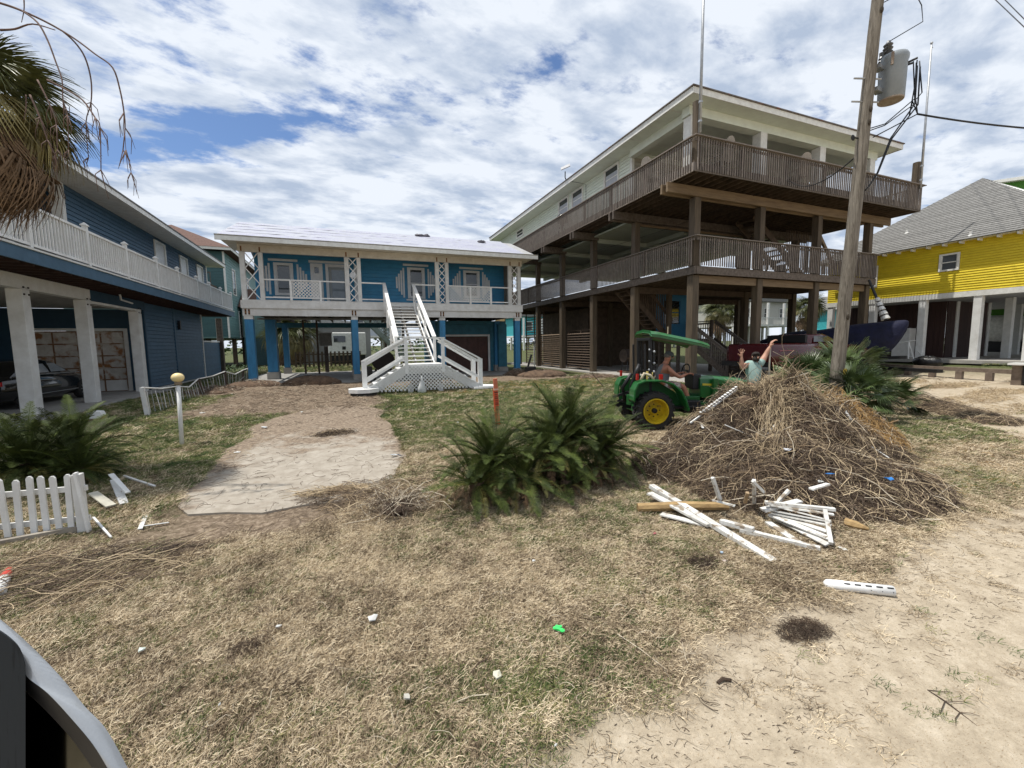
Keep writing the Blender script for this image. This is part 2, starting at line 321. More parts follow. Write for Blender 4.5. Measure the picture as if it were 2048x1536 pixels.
def ground_mat():
    m = bpy.data.materials.new('yard_ground'); m.use_nodes = True; nt = m.node_tree; n = nt.nodes; l = nt.links; b = n['Principled BSDF']
    b.inputs['Roughness'].default_value = .95; b.inputs['Specular IOR Level'].default_value = .15
    geo = n.new('ShaderNodeNewGeometry')
    def noise(sc, det=6, st=(1, 1, 1), rot=0, dist=0):
        mpg = n.new('ShaderNodeMapping'); mpg.inputs['Scale'].default_value = st; mpg.inputs['Rotation'].default_value = (0, 0, rot); l.new(geo.outputs['Position'], mpg.inputs[0])
        z = n.new('ShaderNodeTexNoise'); z.inputs['Scale'].default_value = sc; z.inputs['Detail'].default_value = det; z.inputs['Roughness'].default_value = .7; z.inputs['Distortion'].default_value = dist; l.new(mpg.outputs[0], z.inputs[0]); return z.outputs[0]
    def ramp(s, stops):
        r = n.new('ShaderNodeValToRGB'); l.new(s, r.inputs[0]); el = r.color_ramp.elements
        el[0].position, el[0].color = stops[0][0], (*stops[0][1], 1); el[1].position, el[1].color = stops[-1][0], (*stops[-1][1], 1)
        for p, c in stops[1:-1]: x = el.new(p); x.color = (*c, 1)
        return r.outputs[0]
    def mix(f, a, b_):
        x = n.new('ShaderNodeMix'); x.data_type = 'RGBA'; l.new(f, x.inputs[0]); l.new(a, x.inputs[6]); l.new(b_, x.inputs[7]); return x.outputs[2]
    def att(nm): a = n.new('ShaderNodeAttribute'); a.attribute_name = nm; return a.outputs['Fac']
    fine = noise(38, 8, dist=1.5)
    straw = ramp(fine, [(.32, (.035, .024, .014)), (.48, (.125, .09, .058)), (.60, (.31, .24, .155)), (.74, (.56, .46, .32))])
    grn = ramp(fine, [(.30, (.022, .026, .012)), (.5, (.075, .085, .034)), (.68, (.16, .17, .075)), (.8, (.32, .29, .16))])
    dirtc = ramp(noise(16, 8, dist=1), [(.3, (.06, .043, .03)), (.5, (.18, .135, .095)), (.64, (.31, .245, .18)), (.78, (.46, .385, .295))])
    sandc = ramp(noise(7, 8), [(.3, (.32, .262, .19)), (.5, (.43, .36, .265)), (.7, (.53, .455, .35))])
    sv = ramp(noise(55, 4, (1, 2.6, 1), .5), [(.58, (1, 1, 1)), (.66, (.62, .55, .47))])
    mu = n.new('ShaderNodeMix'); mu.data_type = 'RGBA'; mu.blend_type = 'MULTIPLY'; mu.inputs[0].default_value = 1; l.new(sandc, mu.inputs[6]); l.new(sv, mu.inputs[7])
    c = mix(att('green'), straw, grn); c = mix(att('dirt'), c, dirtc); c = mix(att('sand'), c, mu.outputs[2])
    l.new(c, b.inputs['Base Color'])
    bp = n.new('ShaderNodeBump'); bp.inputs['Strength'].default_value = .7; bp.inputs['Distance'].default_value = .02; l.new(noise(45, 6, dist=1), bp.inputs['Height']); l.new(bp.outputs[0], b.inputs['Normal'])
    return m
me.materials.append(ground_mat()); go = bpy.data.objects.new('ground', me); COL.objects.link(go); struct(go)
# concrete drive to the blue house, half buried in dirt
def drive_mat():
    m = M('sandy_drive', (.37, .33, .275), (.26, .225, .18), scale=5, rough=.92, bump=.5, bscale=60, coords='World')
    nt = m.node_tree; n = nt.nodes; l = nt.links; b = n['Principled BSDF']; src = b.inputs['Base Color'].links[0].from_socket
    g = n.new('ShaderNodeNewGeometry'); sp = n.new('ShaderNodeSeparateXYZ'); l.new(g.outputs['Position'], sp.inputs[0])
    nz = n.new('ShaderNodeTexNoise'); nz.inputs['Scale'].default_value = 1.6; nz.inputs['Detail'].default_value = 10; nz.inputs['Roughness'].default_value = .72; l.new(g.outputs['Position'], nz.inputs[0])
    mr = n.new('ShaderNodeMapRange'); mr.inputs['From Min'].default_value = 6.5; mr.inputs['From Max'].default_value = 12.5; mr.inputs['To Min'].default_value = -.13; mr.inputs['To Max'].default_value = .38; l.new(sp.outputs[1], mr.inputs[0])
    ab = n.new('ShaderNodeMath'); ab.operation = 'ADD'; ab.inputs[1].default_value = .5; l.new(sp.outputs[0], ab.inputs[0]); ab2 = n.new('ShaderNodeMath'); ab2.operation = 'ABSOLUTE'; l.new(ab.outputs[0], ab2.inputs[0])
    ed = n.new('ShaderNodeMapRange'); ed.inputs['From Min'].default_value = .9; ed.inputs['From Max'].default_value = 1.45; ed.inputs['To Min'].default_value = 0; ed.inputs['To Max'].default_value = .22; l.new(ab2.outputs[0], ed.inputs[0])
    a1 = n.new('ShaderNodeMath'); a1.operation = 'ADD'; l.new(nz.outputs[0], a1.inputs[0]); l.new(mr.outputs[0], a1.inputs[1]); a2 = n.new('ShaderNodeMath'); a2.operation = 'ADD'; l.new(a1.outputs[0], a2.inputs[0]); l.new(ed.outputs[0], a2.inputs[1])
    m2 = n.new('ShaderNodeMapRange'); m2.inputs['From Min'].default_value = .46; m2.inputs['From Max'].default_value = .60; l.new(a2.outputs[0], m2.inputs[0])
    n3_ = n.new('ShaderNodeTexNoise'); n3_.inputs['Scale'].default_value = 14; n3_.inputs['Detail'].default_value = 9; n3_.inputs['Roughness'].default_value = .75; l.new(g.outputs['Position'], n3_.inputs[0])
    dr_ = n.new('ShaderNodeValToRGB'); l.new(n3_.outputs[0], dr_.inputs[0]); e_ = dr_.color_ramp.elements; e_[0].position = .32; e_[0].color = (.07, .05, .035, 1); e_[1].position = .72; e_[1].color = (.40, .33, .25, 1); x_ = e_.new(.5); x_.color = (.20, .15, .105, 1)
    mx_ = n.new('ShaderNodeMix'); mx_.data_type = 'RGBA'; l.new(m2.outputs[0], mx_.inputs[0]); l.new(src, mx_.inputs[6]); l.new(dr_.outputs[0], mx_.inputs[7]); l.new(mx_.outputs[2], b.inputs['Base Color'])
    return m
mb = MB(); mb.prism([(x, y, -.03) for x, y in DRIVE], (0, 0, .042)); struct(mb.build('driveway', drive_mat()))
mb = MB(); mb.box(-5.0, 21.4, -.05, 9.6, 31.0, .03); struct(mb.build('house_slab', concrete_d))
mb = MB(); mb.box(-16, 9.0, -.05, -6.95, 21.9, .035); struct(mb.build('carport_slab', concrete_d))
mb = MB(); mb.box(13.0, 12.95, -.05, 25.5, 35.0, .06); struct(mb.build('stilt_house_slab', concrete))
mb = MB(); mb.box(27.4, -3, .5, 45, 18.5, .66); struct(mb.build('yellow_house_slab', concrete))

# ---- grass: real blades, scattered
def tuft(seed, nb, rad, h, flat, wid):
    r = random.Random(seed); v = []; f = []
    for i in range(nb):
        a = r.uniform(0, 6.283); d = rad*math.sqrt(r.random()); x, y = d*math.cos(a), d*math.sin(a)
        L = h*r.uniform(.5, 1.3); th = r.uniform(0, 6.283); lean = r.uniform(.25, 1.0)*flat; w = wid*r.uniform(.7, 1.3)
        dx, dy = math.cos(th), math.sin(th); px, py = -dy*w, dx*w; z = 0; k = len(v); cx, cy = x, y; bend = r.uniform(-.8, .8)
        for j in range(4):
            t = j/3; ww = (1-t*.75)
            v.append((cx-px*ww, cy-py*ww, z)); v.append((cx+px*ww, cy+py*ww, z+.0015))
            st = L/3; el = (1-lean)*1.35*(1-t*.7)-t*lean*.5
            th2 = th+bend*t; cx += st*math.cos(el)*math.cos(th2); cy += st*math.cos(el)*math.sin(th2); z = max(z+st*math.sin(el), .002+.012*r.random())
        f += [(k, k+1, k+3, k+2), (k+2, k+3, k+5, k+4), (k+4, k+5, k+7, k+6)]
    me = bpy.data.meshes.new('grass_tuft'); me.from_pydata(v, [], f); me.update(); return me
def blade_mat(name, stops):
    m = bpy.data.materials.new(name); m.use_nodes = True; nt = m.node_tree; n = nt.nodes; l = nt.links; b = n['Principled BSDF']; b.inputs['Roughness'].default_value = .75; b.inputs['Specular IOR Level'].default_value = .25
    oi = n.new('ShaderNodeObjectInfo'); geo = n.new('ShaderNodeNewGeometry'); nz = n.new('ShaderNodeTexNoise'); nz.inputs['Scale'].default_value = 55; nz.inputs['Detail'].default_value = 2; l.new(geo.outputs['Position'], nz.inputs[0])
    a = n.new('ShaderNodeMath'); a.operation = 'MULTIPLY_ADD'; a.inputs[1].default_value = .45; l.new(oi.outputs['Random'], a.inputs[0])
    nl = n.new('ShaderNodeTexNoise'); nl.inputs['Scale'].default_value = 1.9; nl.inputs['Detail'].default_value = 5; nl.inputs['Roughness'].default_value = .7; l.new(geo.outputs['Position'], nl.inputs[0])
    ml = n.new('ShaderNodeMath'); ml.operation = 'MULTIPLY_ADD'; ml.inputs[1].default_value = .9; ml.inputs[2].default_value = -.45; l.new(nl.outputs[0], ml.inputs[0]); al = n.new('ShaderNodeMath'); al.operation = 'ADD'; l.new(nz.outputs[0], al.inputs[0]); l.new(ml.outputs[0], al.inputs[1]); l.new(al.outputs[0], a.inputs[2])
    r = n.new('ShaderNodeValToRGB'); l.new(a.outputs[0], r.inputs[0]); el = r.color_ramp.elements
    el[0].position, el[0].color = stops[0][0], (*stops[0][1], 1); el[1].position, el[1].color = stops[-1][0], (*stops[-1][1], 1)
    for p, c in stops[1:-1]: x = el.new(p); x.color = (*c, 1)
    l.new(r.outputs[0], b.inputs['Base Color']); return m
straw_m = blade_mat('straw_blades', [(.35, (.08, .054, .032)), (.52, (.20, .15, .098)), (.72, (.42, .33, .215)), (.92, (.68, .57, .40))])
green_m = blade_mat('green_blades', [(.35, (.035, .055, .018)), (.6, (.075, .115, .034)), (.8, (.14, .17, .055)), (.95, (.32, .29, .13))])
def scatter(name, pts, scl, tufts, label, cat=None):
    me = bpy.data.meshes.new(name); me.vertices.add(len(pts)); me.vertices.foreach_set('co', pts.astype(np.float32).ravel()); me.update()
    a = me.attributes.new('scl', 'FLOAT', 'POINT'); a.data.foreach_set('value', scl.astype(np.float32))
    o = bpy.data.objects.new(name, me); COL.objects.link(o)
    c = bpy.data.collections.new(name+'_source')
    for t in tufts: c.objects.link(bpy.data.objects.new('tuft_source', t))
    ng = bpy.data.node_groups.new(name, 'GeometryNodeTree'); ng.interface.new_socket('Geometry', in_out='INPUT', socket_type='NodeSocketGeometry'); ng.interface.new_socket('Geometry', in_out='OUTPUT', socket_type='NodeSocketGeometry')
    n = ng.nodes; l = ng.links; gi = n.new('NodeGroupInput'); gout = n.new('NodeGroupOutput'); ip = n.new('GeometryNodeInstanceOnPoints'); ci = n.new('GeometryNodeCollectionInfo')
    ci.inputs['Collection'].default_value = c; ci.inputs['Separate Children'].default_value = True; ci.inputs['Reset Children'].default_value = True
    rv = n.new('FunctionNodeRandomValue'); rv.data_type = 'FLOAT_VECTOR'; rv.inputs[0].default_value = (-.12, -.12, 0); rv.inputs[1].default_value = (.12, .12, 6.283)
    na = n.new('GeometryNodeInputNamedAttribute'); na.data_type = 'FLOAT'; na.inputs['Name'].default_value = 'scl'
    mp_ = n.new('GeometryNodeMeshToPoints'); l.new(gi.outputs[0], mp_.inputs[0]); l.new(mp_.outputs[0], ip.inputs['Points']); l.new(ci.outputs[0], ip.inputs['Instance']); ip.inputs['Pick Instance'].default_value = True
    l.new(rv.outputs[0], ip.inputs['Rotation']); l.new(na.outputs[0], ip.inputs['Scale']); l.new(ip.outputs[0], gout.inputs[0])
    md = o.modifiers.new('scatter', 'NODES'); md.node_group = ng
    o['kind'] = 'stuff'; o['label'] = label
    if cat: o['category'] = cat
    return o
def zat(x, y):
    s_, d_, g_, e_, e2_ = masks(x, y)
    z = gheight(x, y) + (fbm(x, y, .5, 31)-.5)*.05*(1-.6*s_) + (fbm(x, y, 3.5, 41)-.5)*.10*(1-s_) + d_*(e2_-.35)*.10
    return z, s_, d_, g_
def grass_points(n, x0, x1, y0, y1, rs):
    x = rs.uniform(x0, x1, n); y = rs.uniform(y0, y1, n); z, s_, d_, g_ = zat(x, y)
    keep = ~(in_poly(x, y, DRIVE)) & ~((x > -5) & (x < 9.6) & (y > 21.6) & (y < 31)) & ~((x < -6.9) & (y > 9)) & ~((x > 13) & (x < 25.6) & (y > 12.9))
    a = np.arctan2(x, y); keep &= (a > R(-36)) & (a < R(77))
    keep &= rs.rand(n) > np.clip(s_*1.35, 0, .985); keep &= rs.rand(n) > d_*1.1; keep &= rs.rand(n) < .30+1.1*fbm(x, y, .38, 87)**1.0
    return x[keep], y[keep], z[keep], s_[keep], d_[keep], g_[keep]
rs = np.random.RandomState(5)
P1 = []; P2 = []; S1 = []; S2 = []
for (n_, x0, x1, y0, y1, sc) in ((90000, -4, 8.5, .9, 5.2, 1.0), (60000, -8, 13, 5.2, 10, 1.5), (26000, -9, 20, 10, 20, 2.6), (9000, 10, 28, 1.5, 10, 2.2), (9000, 8, 15, 2.6, 7.5, 1.7), (7000, -14, 10, 31, 55, 5.0), (3000, -14, -5, 9, 34, 3)):
    x, y, z, s_, d_, g_ = grass_points(n_, x0, x1, y0, y1, rs)
    isg = rs.rand(len(x)) < g_*.85+.03; p = np.stack([x, y, z-.002], 1); s0 = sc*rs.uniform(.7, 1.25, len(x))
    P1.append(p[~isg]); S1.append(s0[~isg]); P2.append(p[isg]); S2.append(s0[isg])
ts = [tuft(i, 30, .058, .046, 1.0, .0014) for i in range(6)]
for t in ts: t.materials.append(straw_m)
tg = [tuft(20+i, 30, .05, .032, .75, .0013) for i in range(6)]
for t in tg: t.materials.append(green_m)
scatter('dry_grass', np.concatenate(P1), np.concatenate(S1), ts, 'straw-coloured dead lawn grass')
scatter('green_grass', np.concatenate(P2), np.concatenate(S2), tg, 'patches of live green lawn grass')
# ================================================================ HOUSES
def siding(par, mat, p0, p1, z0, z1, step, n, holes=(), name='siding_board', world=True):
    p0 = Vector((*p0, 0)); p1 = Vector((*p1, 0)); L = (p1-p0).length; d = (p1-p0)/L; n = Vector((*n, 0)); k = int(round((z1-z0)/step)); st = (z1-z0)/k
    cache = {}
    for i in range(k):
        a, b = z0+i*st, z0+(i+1)*st-.006
        segs = [(0, L)]
        for (h0, h1, hz0, hz1) in holes:
            if hz1 > a+.02 and hz0 < b-.02:
                ns = []
                for (s0, s1) in segs:
                    if h1 <= s0 or h0 >= s1: ns.append((s0, s1)); continue
                    if h0 > s0: ns.append((s0, h0))
                    if h1 < s1: ns.append((h1, s1))
                segs = ns
        for (s0, s1) in segs:
            q0, q1 = p0+d*s0, p0+d*s1
            m = MB(); m.prism([q0+Vector((0, 0, a)), q0+n*.042+Vector((0, 0, a)), q0+n*.012+Vector((0, 0, b)), q0+Vector((0, 0, b))], q1-q0)
            m.build(name, mat, par, world)
def window(par, c, d, n, w, h, trim, tw=.09, sash=True, world=True, frame_mat=None, pane=None, dep=.05):
    """c centre, d unit along, n outward"""
    c = Vector(c); d = Vector(d); n = Vector(n); z = Vector((0, 0, 1))
    m = MB(); o = n*dep
    for a, b in (((-w/2-tw, h/2+tw/2), (w/2+tw, h/2+tw/2)), ((-w/2-tw, -h/2-tw/2), (w/2+tw, -h/2-tw/2))):
        m.bar(c+d*a[0]+z*a[1]+o*.5, c+d*b[0]+z*b[1]+o*.5, dep*1.3, tw, z)
    for s in (-1, 1): m.bar(c+d*s*(w/2+tw/2)-z*h/2+o*.5, c+d*s*(w/2+tw/2)+z*h/2+o*.5, dep*1.2, tw, d) if False else m.bar(c+d*s*(w/2+tw/2)-z*h/2+o*.5, c+d*s*(w/2+tw/2)+z*h/2+o*.5, tw if abs(d.x) > .5 else tw, dep*1.2, n)
    wo = m.build('window', frame_mat or trim, par, world)
    m = MB(); m.bar(c-d*w/2, c+d*w/2, .012, h, z); m.build('pane', pane or glass, wo, world)
    if sash:
        m = MB(); m.bar(c-d*w/2+o*.3, c+d*w/2+o*.3, .03, .045, z)
        for s in (-1, 1): m.bar(c+d*s*(w/2-.02)-z*h/2+o*.3, c+d*s*(w/2-.02)+z*h/2+o*.3, .035, .03, n)
        m.build('sash', frame_mat or trim, wo, world)
    return wo
# ---------------------------------------------------------------- tall timber stilt house
PX = [13.4, 17.1, 20.9, 24.8]; PY = [13.4, 17.1, 20.8, 24.5, 28.2, 31.9]
H = thing('stilt_house', 'tall brown timber house on stilts with two wraparound decks, behind the green tractor', 'house', (13.4, 13.4, 0))
box_mesh = {}
for j, y in enumerate(PY):
    for i, x in enumerate(PX):
        w = .155 if (i, j) != (0, 0) else .165
        m = MB(); m.box(x-w, y-w, .0, x+w, y+w, 4.44); m.jit(.004, i*7+j); m.build('post', wood_post, H, bevel=.015)
        if not (1 <= i and 2 <= j and i < 3): m = MB(); m.box(x-w+.01, y-w+.01, 4.80, x+w-.01, y+w-.01, 7.48); m.build('post', wood_post, H)
# lower deck
m = MB(); m.box(13.25, 13.25, 4.66, 25.0, 35.2, 4.74); m.build('deck_floor', wood_deck, H)
m = MB(); m.box(13.16, 13.1, 4.45, 13.24, 35.2, 4.76); m.build('rim_beam', wood_deck, H)
m = MB(); m.box(13.25, 13.08, 4.45, 25.1, 13.15, 4.76); m.build('rim_beam', wood_deck, H)
for y in PY: m = MB(); m.box(13.26, y-.07, 4.14, 25.05, y+.07, 4.44); m.build('girder', wood_beam if y < 14 else wood_dark, H)
for k in range(30):
    x = 13.5+k*.4; m = MB(); m.box(x-.02, 13.2, 4.445, x+.02, 35, 4.655); m.build('joist', wood_dark, H)
# upper deck
m = MB(); m.box(12.06, 12.16, 8.13, 26.35, 17.2, 8.20); m.build('deck_floor', wood_dark, H)
m = MB(); m.box(12.06, 17.205, 8.13, 13.5, 32.0, 8.20); m.build('deck_floor', wood_dark, H)
m = MB(); m.box(12.0, 12.15, 7.88, 12.05, 32.0, 8.19); m.build('rim_board', wood_pick, H)
m = MB(); m.box(12.0, 12.10, 7.88, 26.40, 12.145, 8.19); m.build('rim_board', wood_pick, H)
m = MB(); m.box(26.355, 12.15, 7.88, 26.40, 17.2, 8.19); m.build('rim_board', wood_pick, H)
for y, x0, x1 in ((13.4, 11.8, 26.25), (17.1, 11.95, 26.0), (20.8, 11.95, 13.6), (24.5, 11.95, 13.6), (28.2, 11.95, 13.6), (31.9, 11.95, 13.6)):
    for s in (-1, 1):
        m = MB(); m.box(x0, y+s*.155-.05, 7.49, x1, y+s*.155+.05, 7.86); m.jit(.003, int(y*10)); m.build('girder', wood_beam if y < 14 else wood_deck, H, bevel=.01)
for k in range(36):
    x = 12.25+k*.4; m = MB(); m.box(x-.02, 12.16, 7.87, x+.02, 17.5 if x > 13.4 else 31.9, 8.12); m.build('joist', wood_dark, H)
m = MB(); m.box(13.62, 17.22, 7.40, 21.2, 17.30, 7.80); m.build('header_beam', wood_beam, H)
m = MB(); m.box(13.3, 17.6, 7.62, 25.2, 34.8, 7.70); m.build('ceiling', wood_light, H)
for y in (20.8, 24.5, 28.2, 31.9): m = MB(); m.box(13.62, y-.12, 7.36, 25.1, y+.12, 7.60); m.build('ceiling_beam', wood_light, H)
for x in (17.1, 20.9): m = MB(); m.box(x-.1, 17.7, 7.38, x+.1, 34.7, 7.59); m.build('ceiling_beam', wood_light, H)
# railings: three hundred pickets each an object, the far ones joined
PK = {}
def picket_row(p0, p1, z0, z1, sp, count, far_from=None, off=(0, 0)):
    global npk
    p0 = Vector((*p0, 0)); p1 = Vector((*p1, 0)); L = (p1-p0).length; n_ = int(L/sp); d = (p1-p0)/L; h = round(z1-z0, 3)
    if h not in PK:
        mm = MB(); mm.box(-.019, -.019, 0, .019, .019, h); PK[h] = mm.mesh('picket'); PK[h].materials.append(wood_pick)
    far = MB(); base = H.location
    for i in range(n_):
        p = p0+d*(i+.5)*sp
        if i < count: inst(PK[h], 'picket', H, (p.x-base.x, p.y-base.y, z0+random.uniform(-.008, .008)), (random.uniform(-.004, .004), random.uniform(-.004, .004), random.uniform(-.08, .08)))
        else: far.box(p.x-.019, p.y-.019, z0, p.x+.019, p.y+.019, z1)
    if far.v: far.build('pickets', wood_pick, H, kind='stuff')
picket_row((12.08, 12.07), (26.38, 12.07), 7.92, 9.06, .122, 200)
picket_row((11.97, 12.2), (11.97, 31.9), 7.92, 9.06, .122, 60)
picket_row((13.3, 13.04), (25.05, 13.04), 4.78, 5.90, .122, 96)
picket_row((13.12, 13.2), (13.12, 35.0), 4.78, 5.90, .122, 27)
picket_row((26.43, 12.2), (26.43, 17.1), 7.92, 9.06, .122, 0)
picket_row((25.1, 13.2), (25.1, 17.1), 4.78, 5.90, .122, 0)
picket_row((13.4, 35.1), (25, 35.1), 4.78, 5.90, .13, 0)
for (p, q, z) in (((11.93, 12.03), (26.48, 12.03), 9.08), ((11.96, 12.1), (11.96, 32), 9.075), ((13.08, 13.02), (25.15, 13.02), 5.93), ((13.11, 13.08), (13.11, 35.1), 5.925), ((26.44, 12.1), (26.44, 17.2), 9.075), ((13.2, 35.1), (25.1, 35.1), 5.93)):
    m = MB(); m.bar((*p, z), (*q, z), .13, .036); m.build('rail_cap', wood_pick, H)
for (p, q, z) in (((12.05, 12.115), (26.4, 12.115), 8.98), ((12.015, 12.2), (12.015, 31.9), 8.98), ((13.25, 13.085), (25.05, 13.085), 5.82), ((13.165, 13.15), (13.165, 35), 5.82)):
    m = MB(); m.bar((*p, z), (*q, z), .04, .085); m.build('rail_board', wood_pick, H)
for y in (14.9, 17.3, 19.7, 22.1, 24.5, 26.9, 29.3, 31.85): m = MB(); m.box(12.06, y-.045, 8.21, 12.15, y+.045, 9.16); m.build('rail_post', wood_deck, H)
for x in (14.5, 16.9, 19.3, 21.7, 24.1, 26.2): m = MB(); m.box(x-.045, 12.15, 8.21, x+.045, 12.24, 9.05); m.build('rail_post', wood_deck, H)
for y in (16.1, 20, 23.9, 29.3): m = MB(); m.box(13.06, y-.045, 4.78, 13.10, y+.045, 5.9); m.build('rail_post', wood_deck, H)
# corner posts carrying the flag poles
m = MB(); m.tube([(12.27, 12.30, 8.22), (12.27, 12.30, 9.3), (12.26, 12.32, 10.36)], [.15, .145, .14], 10); m.build('corner_post', wood_post, H, smooth=False)
m = MB(); m.tube([(26.2, 12.32, 8.22), (26.22, 12.3, 9.4), (26.23, 12.3, 10.22)], [.16, .155, .15], 10); m.build('corner_post', wood_post, H)
for (x, y, z0, z1, lab) in ((12.12, 12.0, 9.15, 15.2, 'grey pole standing on the near corner of the timber deck'), (26.03, 12.0, 8.9, 15.35, 'grey pole with small finial on the right end of the timber deck')):
    t = thing('flag_pole', lab, 'pole', (x, y, z0), group='poles on the upper deck')
    m = MB(); m.tube([(x, y, z0), (x, y, z0+3), (x, y, z1)], [.055, .048, .035], 8); m.build('pole', steel, t, smooth=True)
    m = MB(); m.ball((x, y, z1+.05), .06, 8, 6); m.tube([(x, y, z1-.1), (x+.14, y, z1-.12)], .012, 5); m.build('finial', steel, t)
    m = MB(); m.lathe([(.07, 0), (.07, .06)], (x, y, z0+.35), n=8); m.lathe([(.07, 0), (.07, .06)], (x, y, z0+1.0), n=8); m.build('bracket', steel, t)
# upper storey
WX = 12.97; WY = 16.9
m = MB(); m.box(WX, WY, 8.22, 25.1, 34.6, 10.66); m.build('wall', green_white, H)
wins = [(*[on(a, 340, 0, WX).y for a in (x0, x1)], on(x0, zt, 0, WX).z, on(x0, zb, 0, WX).z) for (x0, x1, zt, zb) in ()]
WN = [(17.95, 19.05, 9.55, 10.50), (21.3, 22.4, 9.55, 10.50), (22.95, 24.05, 9.55, 10.50), (29.8, 31.0, 10.0, 10.42)]
siding(H, green_white, (WX, 34.6), (WX, WY), 8.24, 10.64, .15, (-1, 0), [(34.6-b-.09, 34.6-a+.09, c-.09, d+.09) for a, b, c, d in WN])
curtain = M('pale_curtain', (.42, .44, .47), (.32, .34, .38), scale=3, stretch=(1, 14, .3), rough=.5, bump=.1)
for a, b, c, d in WN:
    w_ = window(H, (WX-.02, (a+b)/2, (c+d)/2), (0, 1, 0), (-1, 0, 0), b-a, d-c, white_trim, pane=glass)
    if d-c > .6:
        m = MB(); m.box(WX-.035, a+.06, c, WX-.028, b-.06, d-.25); m.build('curtain', curtain, w_)
m = MB(); m.box(WX-.06, WY-.07, 8.22, WX+.08, WY-.0, 10.64); m.box(WX-.06, WY, 8.22, WX-.036, WY+.09, 10.64); m.build('corner_board', white_trim, H)
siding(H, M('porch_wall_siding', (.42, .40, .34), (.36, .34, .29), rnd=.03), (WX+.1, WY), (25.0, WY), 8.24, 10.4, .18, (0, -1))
m = MB(); m.box(12.12, 12.35, 10.66, 24.9, 35.0, 10.70); m.build('soffit', green_white, H)
for k in range(12):
    m = MB(); m.box(12.15, 13.5+k*1.22, 10.652, 24.8, 13.52+k*1.22, 10.664); m.build('soffit_batten', white_trim, H) if k < 3 else None
# fascia and roof
F = [(12.07, 12.30), (24.95, 12.30), (24.95, 35.05), (12.07, 35.05)]
for i in range(4):
    a, b = F[i], F[(i+1) % 4]
    m = MB(); dx, dy = (b[0]-a[0]), (b[1]-a[1]); L = math.hypot(dx, dy); dx /= L; dy /= L
    m.bar((a[0]-dx*.02, a[1]-dy*.02, 10.75), (b[0]-dx*.03, b[1]-dy*.03, 10.75), .04, .22); m.build('fascia', white_trim, H)
m = MB(); cx, z0, z1 = 18.5, 10.865, 11.9
m.add([(12.0, 12.23, z0), (25.0, 12.23, z0), (25.0, 35.1, z0), (12.0, 35.1, z0), (cx, 18.8, z1), (cx, 28.5, z1), (12.0, 12.23, z0+.04), (25.0, 12.23, z0+.04), (25.0, 35.1, z0+.04), (12.0, 35.1, z0+.04)],
      [(0, 3, 2, 1), (6, 7, 4), (7, 8, 5, 4), (8, 9, 5), (9, 6, 4, 5), (0, 1, 7, 6), (1, 2, 8, 7), (2, 3, 9, 8), (3, 0, 6, 9)]); m.build('roof', metal_roof, H)
m = MB(); m.box(12.55, 12.95, 10.32, 24.3, 13.35, 10.655); m.build('porch_beam', green_white, H)
m = MB(); m.box(12.75, 13.36, 10.32, 13.05, 16.8, 10.655); m.build('porch_beam', green_white, H)
for x in (12.62, 16.36, 20.10, 23.75): m = MB(); m.box(x, 12.93, 8.21, x+.38, 13.33, 10.31); m.build('porch_column', white_trim, H, bevel=.01)
# deck chairs, grill and dish
def deck_chair(x, y, z, rz, lab, mat):
    t = thing('deck_chair', lab, 'chair', (x, y, z), rz, 'chairs on the upper deck')
    m = MB(); m.box(-.26, -.25, .38, .26, .27, .43); m.build('seat', mat, t, False)
    m = MB(); m.prism([(-.27, .24, .43), (.27, .24, .43), (.27, .38, 1.05), (.16, .42, 1.2), (0, .43, 1.25), (-.16, .42, 1.2), (-.27, .38, 1.05)], (0, .04, 0)); m.build('backrest', mat, t, False)
    for sx in (-1, 1):
        m = MB(); m.box(sx*.28-.04, -.26, .60, sx*.28+.04, .3, .64); m.build('armrest', mat, t, False)
        for yy in (-.22, .24): m = MB(); m.box(sx*.28-.025, yy-.025, 0, sx*.28+.025, yy+.025, .60); m.build('leg', mat, t, False)
chm = M('wicker_chair', (.36, .32, .27), (.24, .21, .17), scale=20, rough=.8)
deck_chair(13.9, 12.95-.25, 8.21, 3.3, 'pale rounded deck chair nearest the corner behind the upper railing', chm)
deck_chair(18.2, 12.62, 8.21, 3.0, 'pale rounded deck chair in the middle behind the upper railing', chm)
deck_chair(12.5, 14.9, 8.21, 1.7, 'pale deck chair behind the left-hand upper railing beside the corner', chm)
t = thing('kettle_grill', 'black lidded grill on the far left stretch of the upper deck', 'grill', (12.35, 22.8, 8.21))
m = MB(); m.lathe([(.05, .62), (.30, .72), (.34, .9), (.33, .93)], (12.45, 22.8, 8.21), n=14); m.build('bowl', black, t, smooth=True)
m = MB(); m.lathe([(.34, .94), (.30, 1.1), (.12, 1.22), (.0005, 1.24)], (12.45, 22.8, 8.21), n=14); m.build('lid', black_gloss, t, smooth=True)
for k in range(3): a = k*2.1; m = MB(); m.tube([(12.45+.1*math.cos(a), 22.8+.1*math.sin(a), 8.85), (12.45+.3*math.cos(a), 22.8+.3*math.sin(a), 8.21)], .015, 5); m.build('leg', black, t)
t = thing('satellite_dish', 'flat white rectangular antenna on an arm at the roof edge of the timber house', 'antenna', (12.1, 22.0, 10.9))
m = MB(); m.tube([(12.12, 21.6, 10.8), (12.0, 21.6, 11.05), (11.98, 21.55, 11.35)], .03, 8); m.build('mast', black, t)
m = MB(); c = Vector((11.97, 21.5, 11.55)); m.bar(c+Vector((-.20, .16, -.05)), c+Vector((.20, -.16, .10)), .44, .04, (-.25, -.55, .8)); m.build('panel', M('dish_panel', (.45, .45, .46), rough=.5), t)
